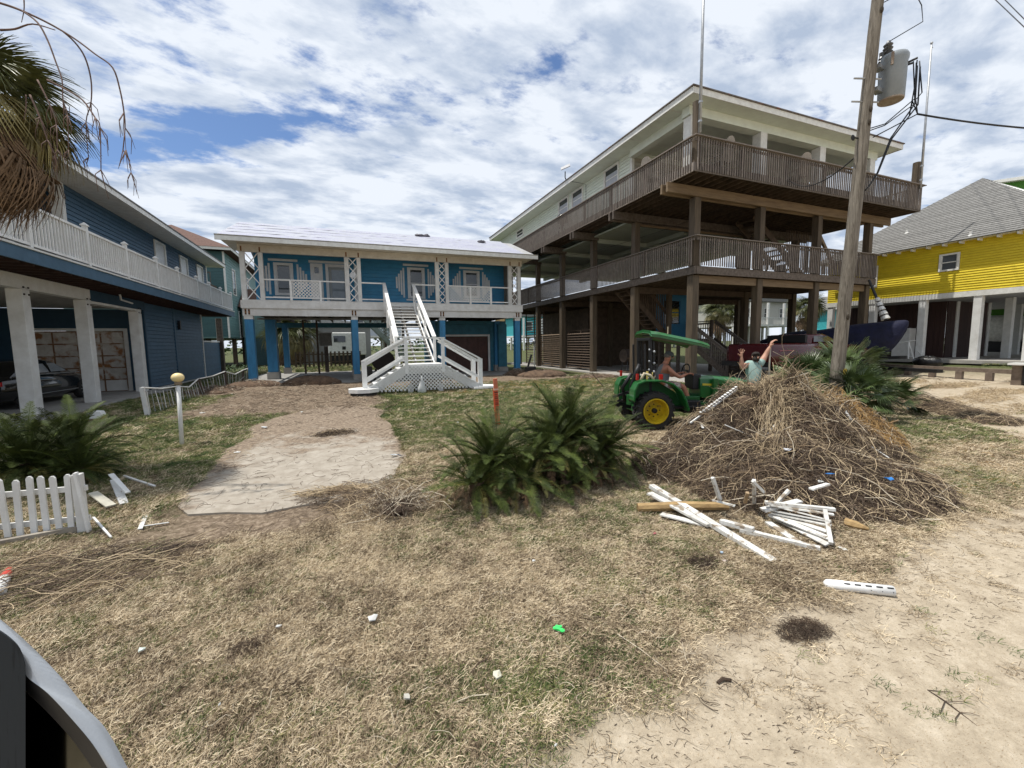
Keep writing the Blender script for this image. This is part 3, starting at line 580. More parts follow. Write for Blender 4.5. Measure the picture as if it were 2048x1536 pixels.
m = MB(); m.tube([(12.03, 21.1, 10.66), (12.5, 20.95, 10.6), (12.93, 20.9, 10.55), (12.93, 20.9, 8.9)], .012, 5); tag(m.build('antenna_cable', black), 'thin dark antenna cable running down the pale wall', 'cable')
# dark clutter seen on the middle deck
t = thing('patio_table', 'dark patio table on the middle deck of the timber house', 'table', (19.2, 14.6, 4.74))
m = MB(); m.lathe([(.6, .72), (.6, .76)], (19.2, 14.6, 4.74), n=16); m.build('table_top', black, t); m = MB(); m.tube([(19.2, 14.6, 4.74), (19.2, 14.6, 5.46)], .05, 8); m.build('leg', black, t)
t = thing('exercise_bike', 'dark exercise machine on the middle deck in front of the sky', 'exercise machine', (20.0, 14.2, 4.74))
m = MB(); m.tube([(19.6, 14.2, 4.76), (20.5, 14.2, 4.76), (20.1, 14.2, 5.6), (20.5, 14.2, 6.2)], .04, 6); m.tube([(19.6, 14.2, 4.78), (20.1, 14.2, 5.5)], .04, 6); m.build('frame', black, t)
m = MB(); m.box(19.95, 14.05, 5.55, 20.3, 14.4, 5.95); m.build('console', black, t)
m = MB(); m.lathe([(.28, -.04), (.28, .04)], (19.75, 14.2, 5.06), 'y', 16); m.build('flywheel', black, t)
# stair between the decks
for s in (0, 1.0):
    m = MB(); m.bar((19.2, 15.4+s, 7.9), (23.6, 15.4+s, 4.75), .06, .3); m.build('stringer', wood_dark, H)
for k in range(14):
    f = (k+.5)/14; m = MB(); m.box(19.2+4.4*f-.14, 15.42, 7.9-3.15*f-.02, 19.2+4.4*f+.14, 16.38, 7.9-3.15*f+.02); m.build('tread', wood_dark, H)
m = MB(); m.bar((20.9, 13.6, 7.3), (22.7, 13.6, 5.2), .1, .14); m.build('brace', wood_beam, H)
for k in range(14): m = MB(); m.bar((21.5+k*.13, 15.3, 7.4), (21.5+k*.13, 15.3, 6.45-k*.09), .03, .03, (0, 1, 0)); m.build('baluster', wood_dark, H)
# front stairs to the lower deck
def slope_rail(par, p, q, mat, zt=.95, n_=10, w=.03, bars=True, cap=.09, name='baluster'):
    p = Vector(p); q = Vector(q); m = MB(); m.bar(p+Vector((0, 0, zt)), q+Vector((0, 0, zt)), cap, .05); m.bar(p+Vector((0, 0, zt-.12)), q+Vector((0, 0, zt-.12)), .035, .09); m.build('handrail', mat, par)
    if bars:
        for k in range(n_):
            c = p.lerp(q, (k+.5)/n_); m = MB(); m.box(c.x-w/2, c.y-w/2, c.z-.02, c.x+w/2, c.y+w/2, c.z+zt-.16); m.build(name, mat, par)
for k in range(10):
    m = MB(); y = 14.7+k*.26; z = .175*(k+1); m.box(16.95, y, z-.04, 18.75, y+.29, z+.0); m.build('tread', wood_deck, H)
    m = MB(); m.box(16.97, y+.27, z+.005, 18.73, y+.285, z+.13); m.build('riser', wood_deck, H)
for x in (16.88, 18.82):
    m = MB(); m.bar((x, 14.6, .1), (x, 17.25, 1.82), .06, .28); m.build('stringer', wood_deck, H)
    slope_rail(H, (x, 14.62, .25), (x, 17.2, 1.9), wood_pick, .98, 20)
    m = MB(); m.box(x-.07, 14.48, .05, x+.07, 14.62, 1.48); m.build('newel', wood_deck, H)
m = MB(); m.box(16.4, 17.3, 1.75, 18.9, 18.9, 1.84); m.build('landing', wood_deck, H)
for x in (16.5, 18.8):
    for y in (17.4, 18.8): m = MB(); m.box(x-.07, y-.07, .06, x+.07, y+.07, 2.9 if x > 18 else 1.74); m.build('post', wood_deck, H)
slope_rail(H, (18.85, 17.3, 1.84), (18.85, 18.9, 1.84), wood_pick, 1.0, 10)
for y in (17.95, 18.9):
    m = MB(); m.bar((16.5, y, 1.75), (13.6, y, 4.5), .06, .3); m.build('stringer', wood_dark, H)
slope_rail(H, (16.5, 17.9, 1.95), (13.7, 17.9, 4.6), wood_dark, 1.0, 24, name='baluster')
for k in range(24):
    x = 16.4-k*.117; z = 1.9+(16.5-x)*.95; m = MB(); m.box(x-.02, 17.85, z, x+.02, 17.88, min(4.42, z+1.9)); m.build('screen_slat', wood_dark, H)
for k in range(13): f = (k+.5)/13; m = MB(); m.box(16.5-2.9*f-.14, 17.98, 1.75+2.75*f-.02, 16.5-2.9*f+.14, 18.88, 1.75+2.75*f+.02); m.build('tread', wood_dark, H)
m = MB(); m.box(15.9, 17.5, .06, 16.1, 17.7, 4.42); m.build('post', wood_post, H)
# blue shed wall under the deck
sh = thing('blue_shed', 'small bright blue wall with a window under the timber house deck', 'shed', (16.5, 18.95, 0))
m = MB(); m.box(16.45, 19.0, 1.84, 16.8, 19.1, 4.42); m.box(18.1, 19.0, 1.84, 18.9, 19.1, 4.42); m.box(16.8, 19.0, 1.84, 18.1, 19.1, 2.7); m.box(16.8, 19.0, 4.1, 18.1, 19.1, 4.42); m.build('wall', blue_main, sh)
window(sh, (17.45, 19.02, 3.4), (1, 0, 0), (0, -1, 0), 1.2, 1.3, blue_post, pane=glass)
# slatted walls
def slats(par, x, y0, y1, z0, z1, mat, name='slat', sp=.14):
    n_ = int((z1-z0)/sp)
    for k in range(n_):
        z = z0+(k+.5)*sp; m = MB(); m.bar((x, y0, z), (x, y1, z), .10, .022, (-.6, 0, 1)); m.build(name, mat, par)
    for y in (y0, (y0+y1)/2, y1): m = MB(); m.box(x+.03, y-.04, z0, x+.09, y+.04, z1+.04); m.build('stud', wood_dark, par)
slat_y = M('yellow_brown_slats', (.34, .235, .10), (.22, .15, .065), scale=4, stretch=(2, .5, 2), rnd=.2)
slat_b = M('brown_slats', (.19, .135, .085), (.12, .085, .055), scale=4, rnd=.2)
slats(H, 13.5, 24.75, 28.0, .15, 2.42, slat_b); slats(H, 13.62, 21.05, 24.25, .15, 2.45, M('dark_brown_slats', (.11, .075, .05), (.07, .048, .033), rnd=.15), sp=.16)
slats(H, 13.9, 28.5, 31.7, .12, 4.1, M('dim_slats', (.12, .09, .045), (.08, .06, .03), rnd=.15), sp=.2)
m = MB(); m.box(13.75, 21, 2.5, 13.8, 24.3, 2.56); m.box(15.5, 24.6, .1, 15.56, 31.6, 4.1); m.box(15.5, 24.6, .1, 22, 24.66, 4.1); m.build('inner_wall', wood_dark, H)
fz = thing('slatted_fence', 'yellow-brown slatted fence lit by the sun behind the blue house corner', 'fence', (13.3, 34, 0))
slats(fz, 12.6, 33.2, 37.5, .1, 3.2, slat_y, sp=.17); m = MB(); m.box(12.5, 33.0, 0, 12.66, 33.16, 3.4); m.build('post', slat_y, fz)
m = MB(); m.prism([(12.55, 33.0, 3.3), (12.55, 37.6, 3.3), (12.55, 37.6, 3.45), (12.55, 33.0, 4.2)], (.08, 0, 0)); m.build('gable_board', slat_y, fz)
# things under the house
t = thing('barrel_smoker', 'dark barrel smoker grill standing under the timber house', 'grill', (15.0, 18.6, .06))
m = MB(); m.lathe([(.36, -.6), (.36, .6)], (14.9, 19.2, 1.0), 'x', 16); m.build('drum', M('smoker_brown', (.06, .045, .035), (.03, .022, .018), rough=.7), t, smooth=False)
m = MB(); m.box(14.3, 18.75, .85, 15.5, 18.86, .9); m.build('shelf', wood_dark, t)
for sx in (-.45, .45):
    for sy in (-.2, .25): m = MB(); m.bar((14.9+sx, 19.2+sy, .7), (14.9+sx*1.1, 19.2+sy*1.2, .06), .05, .05); m.build('leg', black, t)
m = MB(); m.tube([(15.3, 19.2, 1.3), (15.3, 19.2, 1.9)], .06, 8); m.build('chimney', black, t)
m = MB(); m.box(14.2, 18.8, .06, 15.6, 19.6, .14); m.build('base', wood_dark, t)
def picnic(x, y, z, rz, lab, mat):
    t = thing('picnic_table', lab, 'picnic table', (x, y, z), rz, 'picnic tables under the houses')
    for k in range(5): m = MB(); m.box(-.9, -.36+k*.15, .72, .9, -.23+k*.15, .76); m.build('plank', mat, t, False)
    for s in (-1, 1):
        m = MB(); m.box(-.9, s*.68-.13, .43, .9, s*.68+.13, .47); m.build('bench', mat, t, False)
        for sx in (-.65, .65): m = MB(); m.bar((sx, s*.2, .7), (sx, s*.62, 0), .09, .05, (1, 0, 0)); m.build('leg', mat, t, False)
    for sx in (-.62, .62): m = MB(); m.box(sx-.03, -.7, .38, sx+.03, .7, .43); m.build('crossbar', mat, t, False)
picnic(19.3, 22.5, .06, .2, 'picnic table in the shade under the timber house', wood_deck)
picnic(33.0, 8.6, .66, 1.4, 'weathered picnic table under the yellow house', wood_deck)

# ---------------------------------------------------------------- small blue house
BR = R(-1.3)
B = thing('blue_house', 'small bright blue house on blue posts with white porch railing and white stairs', 'house', (-4.3, 22.65, 0), BR)
def bb(name, mat, *bx, par=None, **k):
    m = MB(); m.box(*bx); return m.build(name, mat, par or B, False, **k)
for u0, u1 in ((.02, .36), (4.66, 4.96), (9.10, 9.40), (13.46, 13.76)):
    bb('post', blue_post, u0, .04, .32 if u0 > 1 else .06, u1, .36, 3.06); bb('post_base', concrete, u0-.03, .01, 0, u1+.03, .39, .315) if u0 > 1 else None
    bb('post_collar', white_old, u0-.01, .03, 3.06, u1+.01, .37, 3.21)
for u in (.6, 4.75, 9.2, 13.3):
    for v in (3.0, 7.8):
        if u > 9 and v > 3: continue
        w = .24 if (u, v) == (.6, 3.0) else .16
        bb('post', blue_post, u-w, v-w, .42, u+w, v+w, 3.2); bb('post_base', concrete, u-w-.05, v-w-.05, 0, u+w+.05, v+w+.05, .415)
bb('deck_beam', white_old, -.06, -.06, 3.56, 13.9, -.01, 3.92); bb('girder', white_old, -.02, -.005, 3.215, 13.85, .03, 3.555)
bb('deck_beam', white_old, -.06, .0, 3.56, -.01, 8, 3.92)
for k in range(28): bb('porch_board', white_old, .0+k*.497, -.05, 3.925, .0+k*.497+.49, 1.79, 3.955)
for k in range(18): bb('joist', wood_dark, .3+k*.78, .04, 3.32, .36+k*.78, 8, 3.56)
for v in (3.0, 7.8): bb('girder', teal_blue, .0, v-.12, 2.98, 13.9, v+.12, 3.29) if v > 3 else bb('girder', M('grey_girder', (.25, .25, .24)), .0, v-.1, 3.21, 9.1, v+.1, 3.30)
for u0 in (.02, 4.64, 9.08, 13.44):
    for a in (.09, .23):
        bb('bracket_plate', rust, u0+a-.03, -.075, 3.30, u0+a+.04, -.062, 3.50) if False else bb('bracket_plate', rust, u0+a-.035, -.02, 3.27, u0+a+.035, -.006, 3.52)
        for z in (3.31, 3.45): m = MB(); m.lathe([(.028, -.035), (.028, -.02)], (u0+a, 0, z), 'y', 8); m.build('bolt', bolt, B, False)
# porch columns with crossed lattice
for u0, u1 in ((.0, .93), (4.46, 5.22), (8.94, 9.66), (13.08, 13.82)):
    for a, b in ((u0, u0+.20), (u1-.18, u1)): bb('column', white_old, a, .02, 3.957, b, .20, 6.12)
    a, b = u0+.2, u1-.18; w = b-a; n_ = int(round(2.15/(w*1.12))); st = 2.14/n_
    for k in range(n_):
        z = 3.97+k*st
        for s in (0, 1):
            m = MB(); p = (a if s == 0 else b, .09+.02*s, z); q = (b if s == 0 else a, .09+.02*s, z+st); m.bar(p, q, .018, .035, (0, 1, 0)) if False else m.bar(p, q, .018, .04, (0, 0, 1)); m.build('lattice_strip', white_new, B, False)
    for a in (u0+.1, u1-.09): bb('bracket_plate', rust, a-.03, -.006, 6.14, a+.03, .0, 6.36)
bb('porch_beam', cream, -.05, .01, 6.13, 13.9, .16, 6.47)
# porch railing
def brail(a, b):
    bb('top_rail', white_new, a, .06, 4.88, b, .15, 4.94); bb('bottom_rail', white_new, a, .08, 4.06, b, .13, 4.12)
for a, b in ((.93, 4.46), (5.22, 6.28), (7.75, 8.94), (9.66, 13.08)): brail(a, b)
def lattice(par, poly, y, sp, w, mat, name='lattice', world=False, th=.012):
    """diagonal strips clipped to a convex polygon (u,z) at depth y"""
    def clip(c, s):
        ts = [];
        for i in range(len(poly)):
            (x0, z0), (x1, z1) = poly[i], poly[(i+1) % len(poly)]
            f0 = z0-s*x0-c; f1 = z1-s*x1-c
            if (f0 < 0) != (f1 < 0): t = f0/(f0-f1); ts.append((x0+(x1-x0)*t, z0+(z1-z0)*t))
        return sorted(ts)
    m = MB()
    for s in (1, -1):
        cs = [z-s*x for x, z in poly]; c = math.floor(min(cs)/sp)*sp
        while c < max(cs):
            t = clip(c+sp/2, s)
            if len(t) >= 2 and (t[-1][0]-t[0][0]) > .03: yy = y+(0.006 if s > 0 else -.008); m.bar((t[0][0], yy, t[0][1]), (t[-1][0], yy, t[-1][1]), th, w, (0, 0, 1))
            c += sp
    return m.build(name, mat, par, world)
for a, b in ((2.11, 3.26), (9.70, 10.80), (10.92, 11.98)):
    lattice(B, [(a, 4.13), (b, 4.13), (b, 4.87), (a, 4.87)], .1, .155, .036, white_new, 'lattice_panel')
for u in (2.03, 3.32, 10.86, 12.04): bb('rail_post', white_new, u-.05, .05, 3.957, u+.05, .04+.1, 4.879)
# front wall
WD = 1.8
bb('wall', blue_main, .35, WD, 3.96, 13.4, WD+.12, 6.7)
BW = [(1.13, 1.95, 4.45, 5.92), (7.72, 8.62, 4.45, 6.0), (10.92, 11.85, 4.55, 5.98)]
siding(B, blue_main, (.35, WD), (13.4, WD), 3.96, 6.6, .19, (0, -1), [(a-.35-.12, b-.35+.12, c-.12, d+.12) for a, b, c, d in BW]+[(2.55, 4.45, 3.9, 6.05)], world=False)
dim_trim = M('porch_white_trim', (.60, .62, .64), (.52, .54, .56), rnd=.04, rough=.6)
for a, b, c, d in BW:
    window(B, ((a+b)/2, WD-.03, (c+d)/2), (1, 0, 0), (0, -1, 0), b-a-.2, d-c-.1, dim_trim, tw=.13, world=False)
    bb('window_head', dim_trim, a-.25, WD-.08, d+.16, b+.25, WD-.03, d+.27); bb('window_sill', dim_trim, a-.12, WD-.08, c-.2, b+.12, WD-.03, c-.12)
    mid = (c+d)/2; H2 = (d-c)/2
    for s in (-1, 1):
        for k, hh in enumerate((1.05, .85, .62, .4)):
            x = (a if s < 0 else b)+s*(.24+k*.125); bb('trim_slat', dim_trim, x-.045, WD-.07, mid-H2*hh, x+.045, WD-.036, mid+H2*hh)
# door group
bb('door_trim', dim_trim, 2.72, WD-.06, 6.08, 4.72, WD-.036, 6.2)
bb('side_panel', dim_trim, 2.78, WD-.06, 3.97, 3.36, WD-.036, 6.05); bb('side_window', glass, 2.98, WD-.075, 5.55, 3.18, WD-.062, 5.85)
for a, b in ((3.5, 3.64), (4.52, 4.66)): bb('door_trim', dim_trim, a, WD-.06, 3.97, b, WD-.036, 6.05)
bb('door_trim', dim_trim, 3.645, WD-.06, 5.9, 4.515, WD-.036, 6.05)
dr = bb('storm_door', M('grey_door', (.30, .33, .35), (.27, .30, .32)), 3.66, WD-.05, 3.98, 4.50, WD-.02, 5.89)
bb('pane', M('door_glass', (.11, .15, .18), (.09, .12, .15), rough=.12, spec=.8, bump=0), 3.78, WD-.062, 4.2, 4.40, WD-.052, 5.75, par=dr)
bb('corner_trim', dim_trim, 4.9, WD-.06, 3.97, 5.05, WD-.036, 6.05)
bb('house_floor', wood_dark, .3, 1.79, 3.57, 13.8, 8, 3.92); bb('end_wall', blue_main, 13.4, WD, 3.96, 13.5, 8, 6.7); bb('end_wall', blue_main, .25, WD, 3.96, .34, 8, 6.7); bb('back_wall', blue_main, .35, 7.9, 3.96, 13.4, 8, 6.7)
bb('porch_panel', M('tan_panel', (.25, .22, .18)), 13.42, .4, 3.97, 13.5, 1.78, 6.4)
m = MB(); m.lathe([(.14, -.03), (.14, .03)], (4.83, .07, 5.25), 'y', 14); m.build('round_plaque', dim_trim, B, False)
# roof
m = MB(); m.add([(-.6, -1.0, 6.50), (14.42, -1.0, 6.46), (14.42, 3.2, 8.06), (-.6, 3.2, 8.10), (-.6, 7.6, 6.5), (14.42, 7.6, 6.46), (-.6, -1.0, 6.58), (14.42, -1.0, 6.54), (14.42, 3.2, 8.15), (-.6, 3.2, 8.19), (-.6, 7.6, 6.58), (14.42, 7.6, 6.54)],
      [(0, 3, 2, 1), (3, 4, 5, 2), (6, 7, 8, 9), (9, 8, 11, 10), (0, 1, 7, 6), (5, 4, 10, 11), (0, 6, 9, 3), (3, 9, 10, 4), (1, 2, 8, 7), (2, 5, 11, 8)]); m.build('roof', M('roof_deck', (.42, .42, .42)), B, False)
bb('fascia', white_trim, -.62, -1.06, 6.36, 14.44, -1.01, 6.55); m = MB(); m.box(-.55, -1.0, 6.478, 14.4, 1.78, 6.49); m.build('porch_ceiling', cream, B, False)
bb('drip_edge', M('drip_edge', (.35, .33, .28), (.22, .2, .16)), -.63, -1.07, 6.555, 14.45, -.98, 6.60)
def underlay_mat():
    m = M('roof_underlayment', (.40, .41, .46), (.33, .34, .39), scale=5, rough=.55, bump=.4, bscale=6)
    nt = m.node_tree; n = nt.nodes; l = nt.links; b = n['Principled BSDF']; src = b.inputs['Base Color'].links[0].from_socket
    t = n.new('ShaderNodeTexCoord'); mp_ = n.new('ShaderNodeMapping'); mp_.inputs['Scale'].default_value = (1.0, 1, 0); l.new(t.outputs['Object'], mp_.inputs[0])
    bk = n.new('ShaderNodeTexBrick'); bk.inputs['Scale'].default_value = 1; bk.inputs['Mortar Size'].default_value = .10; bk.inputs['Brick Width'].default_value = 1.5; bk.inputs['Row Height'].default_value = .26; bk.offset = .35; bk.inputs['Color1'].default_value = (0, 0, 0, 1); bk.inputs['Color2'].default_value = (1, 1, 1, 1); bk.inputs['Mortar'].default_value = (0, 0, 0, 1); l.new(mp_.outputs[0], bk.inputs[0])
    nz = n.new('ShaderNodeTexNoise'); nz.inputs['Scale'].default_value = 1; mp2 = n.new('ShaderNodeMapping'); mp2.inputs['Scale'].default_value = (16, 28, 0); l.new(t.outputs['Object'], mp2.inputs[0]); l.new(mp2.outputs[0], nz.inputs[0])
    mr = n.new('ShaderNodeMapRange'); mr.inputs['From Min'].default_value = .48; mr.inputs['From Max'].default_value = .56; l.new(nz.outputs[0], mr.inputs[0])
    inv = n.new('ShaderNodeMath'); inv.operation = 'MULTIPLY'; l.new(mr.outputs[0], inv.inputs[0])
    iv = n.new('ShaderNodeSeparateColor'); l.new(bk.outputs[0], iv.inputs[0]); gt = n.new('ShaderNodeMath'); gt.operation = 'GREATER_THAN'; gt.inputs[1].default_value = .45; l.new(iv.outputs[0], gt.inputs[0]); l.new(gt.outputs[0], inv.inputs[1])
    mm = n.new('ShaderNodeMix'); mm.data_type = 'RGBA'; l.new(inv.outputs[0], mm.inputs[0]); l.new(src, mm.inputs[6]); mm.inputs[7].default_value = (.20, .17, .42, 1); l.new(mm.outputs[2], b.inputs['Base Color']); return m
um = underlay_mat(); sl = 1.6/4.2
for k in range(5):
    v0 = -.98+k*.85; v1 = min(v0+.90, 3.19); z0 = 6.60+(v0+1)*sl; z1 = 6.60+(v1+1)*sl; o_ = .006*k+.004
    m = MB(); segs = 40; vs = []; rr = random.Random(k)
    for i in range(segs+1):
        u = -.55+i*(14.3-.0)/segs; dz = -.04*(u+.6)/15+rr.uniform(0, .02); vs += [(u, v0+rr.uniform(-.02, .02), z0+o_+dz), (u, v1, z1+o_+dz*.5+.0)]
    m.add(vs, [(2*i, 2*i+2, 2*i+3, 2*i+1) for i in range(segs)]); m.build('underlayment_sheet', um, B, False)
for (u, v) in ((8.6, 2.9), (12.2, 2.2), (9.0, 2.95)):
    m = MB(); m.ball((u, v, 6.68+(v+1)*sl), .12, 8, 5, (2.2, 1, .6)); m.jit(.03, int(u)); m.build('crumpled_sheet_tear', M('torn_underlay', (.16, .15, .17)), B, False)
# garage box below
bb('garage_wall', teal_blue, 9.42, 3.1, .03, 9.90, 3.2, 2.97); bb('garage_wall', teal_blue, 12.80, 3.1, .03, 13.85, 3.2, 2.97); bb('garage_wall', teal_blue, 9.42, 3.1, 2.37, 13.85, 3.22, 3.2) if False else bb('garage_wall', teal_blue, 9.905, 3.1, 2.37, 12.795, 3.2, 2.97)
bb('garage_side', teal_blue, 9.42, 3.21, .03, 9.52, 8, 3.2); bb('garage_side', teal_blue, 13.75, 3.21, .03, 13.85, 8, 3.2); bb('garage_back', teal_blue, 9.53, 7.9, .03, 13.74, 8, 3.2)
bb('garage_soffit', teal_blue, 9.4, 3.0, 2.98, 13.9, 3.3, 3.20)
for a in (9.42, 9.9, 10.9, 11.9, 12.9, 13.8): bb('batten', teal_blue, a, 3.075, 2.38 if 9.9 < a < 12.8 else .05, a+.04, 3.098, 2.96)
bb('door_frame', white_old, 9.86, 3.05, .03, 9.98, 3.095, 2.36); bb('door_frame', white_old, 12.74, 3.05, .03, 12.86, 3.095, 2.36); bb('door_frame', white_old, 9.985, 3.05, 2.25, 12.735, 3.095, 2.36)
gd = bb('garage_door', M('brown_garage_door', (.085, .032, .022), (.055, .02, .014), scale=4, rough=.55), 9.99, 3.13, .03, 12.73, 3.19, 2.24)
for r_ in range(4):
    for c_ in range(4): bb('door_panel', MATS['brown_garage_door'], 10.07+c_*.675, 3.095, .12+r_*.54, 10.07+c_*.675+.56, 3.128, .12+r_*.54+.42, par=gd)
bb('conduit', white_old, 9.6, 2.9, .02, 13.4, 2.95, .12) if False else None
bb('corner_column', teal_blue, 13.3, 2.6, .3, 13.85, 3.06, 2.97); bb('column_base', concrete, 13.25, 2.55, 0, 13.9, 3.07, .295)
# main flight
S0 = (6.36, 7.70)
for s in S0:
    m = MB(); m.bar((s, -.1, 3.72), (s, -5.95, .92), .05, .28); m.build('stair_stringer', white_new, B, False)
m = MB(); m.bar(((S0[0]+S0[1])/2, -.1, 3.66), ((S0[0]+S0[1])/2, -5.95, .86), .05, .22); m.build('stair_stringer', white_old, B, False)
for k in range(17):
    f = (k+.6)/17.3; v = -.15-5.8*f; z = 3.85-2.80*f; m = MB(); m.box(S0[0]+.03, v-.15, z-.035, S0[1]-.03, v+.15, z+.0); m.build('tread', white_new, B, False)
for s in S0:
    o_ = -.06 if s == S0[0] else .06
    m = MB(); m.bar((s+o_, .06, 4.93), (s+o_, -5.75, 2.08), .16, .045); m.bar((s+o_, .04, 4.86), (s+o_, -5.72, 2.01), .05, .10); m.build('handrail', white_new, B, False)
    m = MB(); m.bar((s+o_, -.3, 4.1), (s+o_, -5.7, 1.5), .05, .10); m.build('mid_rail', white_new, B, False)
    for f in (0.0, .3, .6, .99): v = -.05-5.7*f; z = 3.7-2.75*f; bb('stair_post', white_new, s+o_*1.3-.05, v-.05, z-.3, s+o_*1.3+.05, v+.05, z+1.13)
# landing and side flights
LF, LB = -7.0, -5.95
bb('landing', white_new, 6.47, LF-.05, .98, 7.86, LB, 1.05)
for s, sg_ in ((6.47, -1), (7.86, 1)):
    e_ = s+sg_*1.42
    for v in (LF, LB-.05):
        m = MB(); m.bar((s, v, .86), (e_, v, .02), .05, .30, (0, 0, 1)); m.build('side_stringer', white_new, B, False)
        m = MB(); m.bar((s, v-.03, 1.02), (e_+sg_*.02, v-.03, .17), .10, .04); m.build('stringer_cap', white_new, B, False)
        m = MB(); m.bar((s-sg_*.06, v-.02, 2.0), (e_+sg_*.08, v-.02, 1.16), .12, .05); m.bar((s, v-.01, 1.90), (e_, v-.01, 1.06), .04, .09); m.build('handrail', white_new, B, False)
        m = MB(); m.bar((s, v, 1.30), (e_, v, .46), .04, .09); m.build('mid_rail', white_new, B, False)
        bb('end_post', white_new, e_-.08, v-.08, -.05, e_+.08, v+.06, 1.20)
    for k in range(5): f = (k+.5)/5; bb('tread', white_new, min(s+sg_*(1.42*f-.15), s+sg_*(1.42*f+.15)), LF+.04, 1.0-.86*f-.04, max(s+sg_*(1.42*f-.15), s+sg_*(1.42*f+.15)), LB-.09, 1.0-.86*f)
for u in (6.50, 7.84): bb('landing_post', white_new, u-.06, LF-.09, .72, u+.06, LF-.03, 2.0)
bb('landing_rail', white_new, 6.42, LF-.1, 1.98, 7.92, LF+.03, 2.03)
for u in (6.62, 7.74): bb('leg', white_old, u-.09, LF-.02, -.05, u+.09, LF+.1, .3)
lattice(B, [(5.08, .1), (9.25, .1), (9.25, .14), (7.86, .99), (6.47, .99), (5.08, .14)], LF-.075, .135, .03, white_new, 'stair_lattice')
bb('skirt_board', white_old, 6.47, LF-.05, .70, 7.86, LF-.035, .975)
# octagonal foot platform, left, and right platform
def octo(c, r, z0, z1): return [(c[0]+r*math.cos(math.pi/4*i+.39), c[1]+r*math.sin(math.pi/4*i+.39)*.9, z0) for i in range(8)]
m = MB(); m.prism(octo((5.0, LF-.05), .48, .0, 0), (0, 0, .12)); m.build('platform_gap_shade', M('dark_gap', (.03, .03, .03)), B, False)  # near-black block standing in for the shade in the gap under the platform
m = MB(); m.prism(octo((5.0, LF-.05), .54, .125, 0), (0, 0, .13)); m.build('platform', white_new, B, False)
m = MB(); m.prism([(8.95, LF-.35, .05), (9.9, LF-.2, .05), (10.0, LF+.5, .05), (9.3, LB, .05), (9.0, LB, .05)], (0, 0, .07)); m.build('platform', white_new, B, False)
# ---------------------------------------------------------------- slate blue house, left
L = thing('slate_house', 'long slate-blue house with white balcony railing and open carport on the left', 'house', (-7.8, 14.9, 0))
def lb(name, mat, *bx, par=None, **k): m = MB(); m.box(*bx); return m.build(name, mat, par or L, True, **k)
for y in (12.0, 14.88, 17.75, 21.35):
    w = .15; m = MB(); m.box(-7.95, y-w, .03, -7.63, y+w, 3.34); m.build('column', white_old, L, bevel=.012)
    m = MB()
    for dy in (-.09, .09):
        for z in (3.3, 3.48): m.lathe([(.025, 0), (.025, .02)], (-7.628, y+dy, z-.1), 'x', 8)
    m.build('bolts', bolt, L)
lb('girder', white_old, -7.92, 10.5, 3.345, -7.66, 17.95, 3.70)
lb('girder', navy_dark, -7.92, 17.96, 3.345, -7.68, 22.0, 3.70); lb('girder_trim', white_old, -7.95, 17.96, 3.26, -7.66, 21.5, 3.34)
lb('carport_ceiling', M('carport_ceiling', (.50, .49, .46)), -16, 10, 3.38, -7.93, 21.9, 3.42)
lb('balcony_floor', M('dark_red_joists', (.05, .026, .022), (.03, .016, .014)), -8.35, 8, 3.80, -6.62, 32.0, 4.0)
for k in range(48): lb('joist', MATS['dark_red_joists'], -8.3, 9.0+k*.48, 3.71, -6.64, 9.05+k*.48, 3.798)
lb('rim_board', navy_side, -6.61, 8, 3.74, -6.56, 32.05, 4.04); lb('rim_trim', white_old, -6.58, 8, 4.045, -6.53, 32.05, 4.09)
# garage wall with rusty panel door
GY = 21.9
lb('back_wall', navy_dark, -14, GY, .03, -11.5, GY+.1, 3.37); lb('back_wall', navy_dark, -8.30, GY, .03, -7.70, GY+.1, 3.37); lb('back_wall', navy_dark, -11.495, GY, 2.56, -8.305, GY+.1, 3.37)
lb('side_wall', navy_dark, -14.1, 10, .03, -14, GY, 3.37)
lb('door_trim', white_old, -11.5, GY-.03, .03, -11.36, GY-.002, 2.6); lb('door_trim', white_old, -8.42, GY-.03, .03, -8.29, GY-.002, 2.6); lb('door_trim', white_old, -11.355, GY-.03, 2.5, -8.425, GY-.002, 2.6)
rusty = M('rust_streaked_door', (.60, .57, .52), (.44, .40, .35), scale=4, rough=.6, spots=(2.6, .51, (.28, .125, .045), .12), rnd=.05, bump=.2)
rustline = M('rust_seam', (.22, .12, .065), (.44, .38, .31), scale=2.2, rough=.9, lo=.42, hi=.5)
gd = lb('garage_door', rustline, -11.35, GY+.02, .03, -8.43, GY+.06, 2.495)
for r_ in range(5):
    for c_ in range(4):
        lb('door_panel', rusty if r_ else white_old, -11.33+c_*.73, GY-.004, .06+r_*.487, -11.33+c_*.73+.665, GY+.018, .06+r_*.487+.43, par=gd)
# lower wall
for (y0, y1, z1) in ((22.0, 25.35, 3.70), (25.5, 29.6, 3.70), (29.8, 33.3, 2.1)):
    lb('wall', navy_dark, -7.95, y0, .05, -7.82, y1, z1); siding(L, navy_side, (-7.82, y0), (-7.82, y1), .08, z1-.0, .165, (1, 0))
for y in (25.42, 29.7, 33.4): lb('corner_trim', white_old if y > 26 else navy_side, -7.95, y-.06, .05, -7.76, y+.06, 3.7)
lb('sill_trim', white_old, -7.95, 29.8, 2.11, -7.76, 33.3, 2.19); lb('base_strip', white_old, -7.96, 22.0, .0, -7.70, 29.6, .045)
lb('wall_lamp', black, -7.80, 25.9, 2.7, -7.68, 26.05, 3.15)
lb('back_post', wood_deck, -7.9, 33.2, 0, -7.6, 33.5, 3.7)
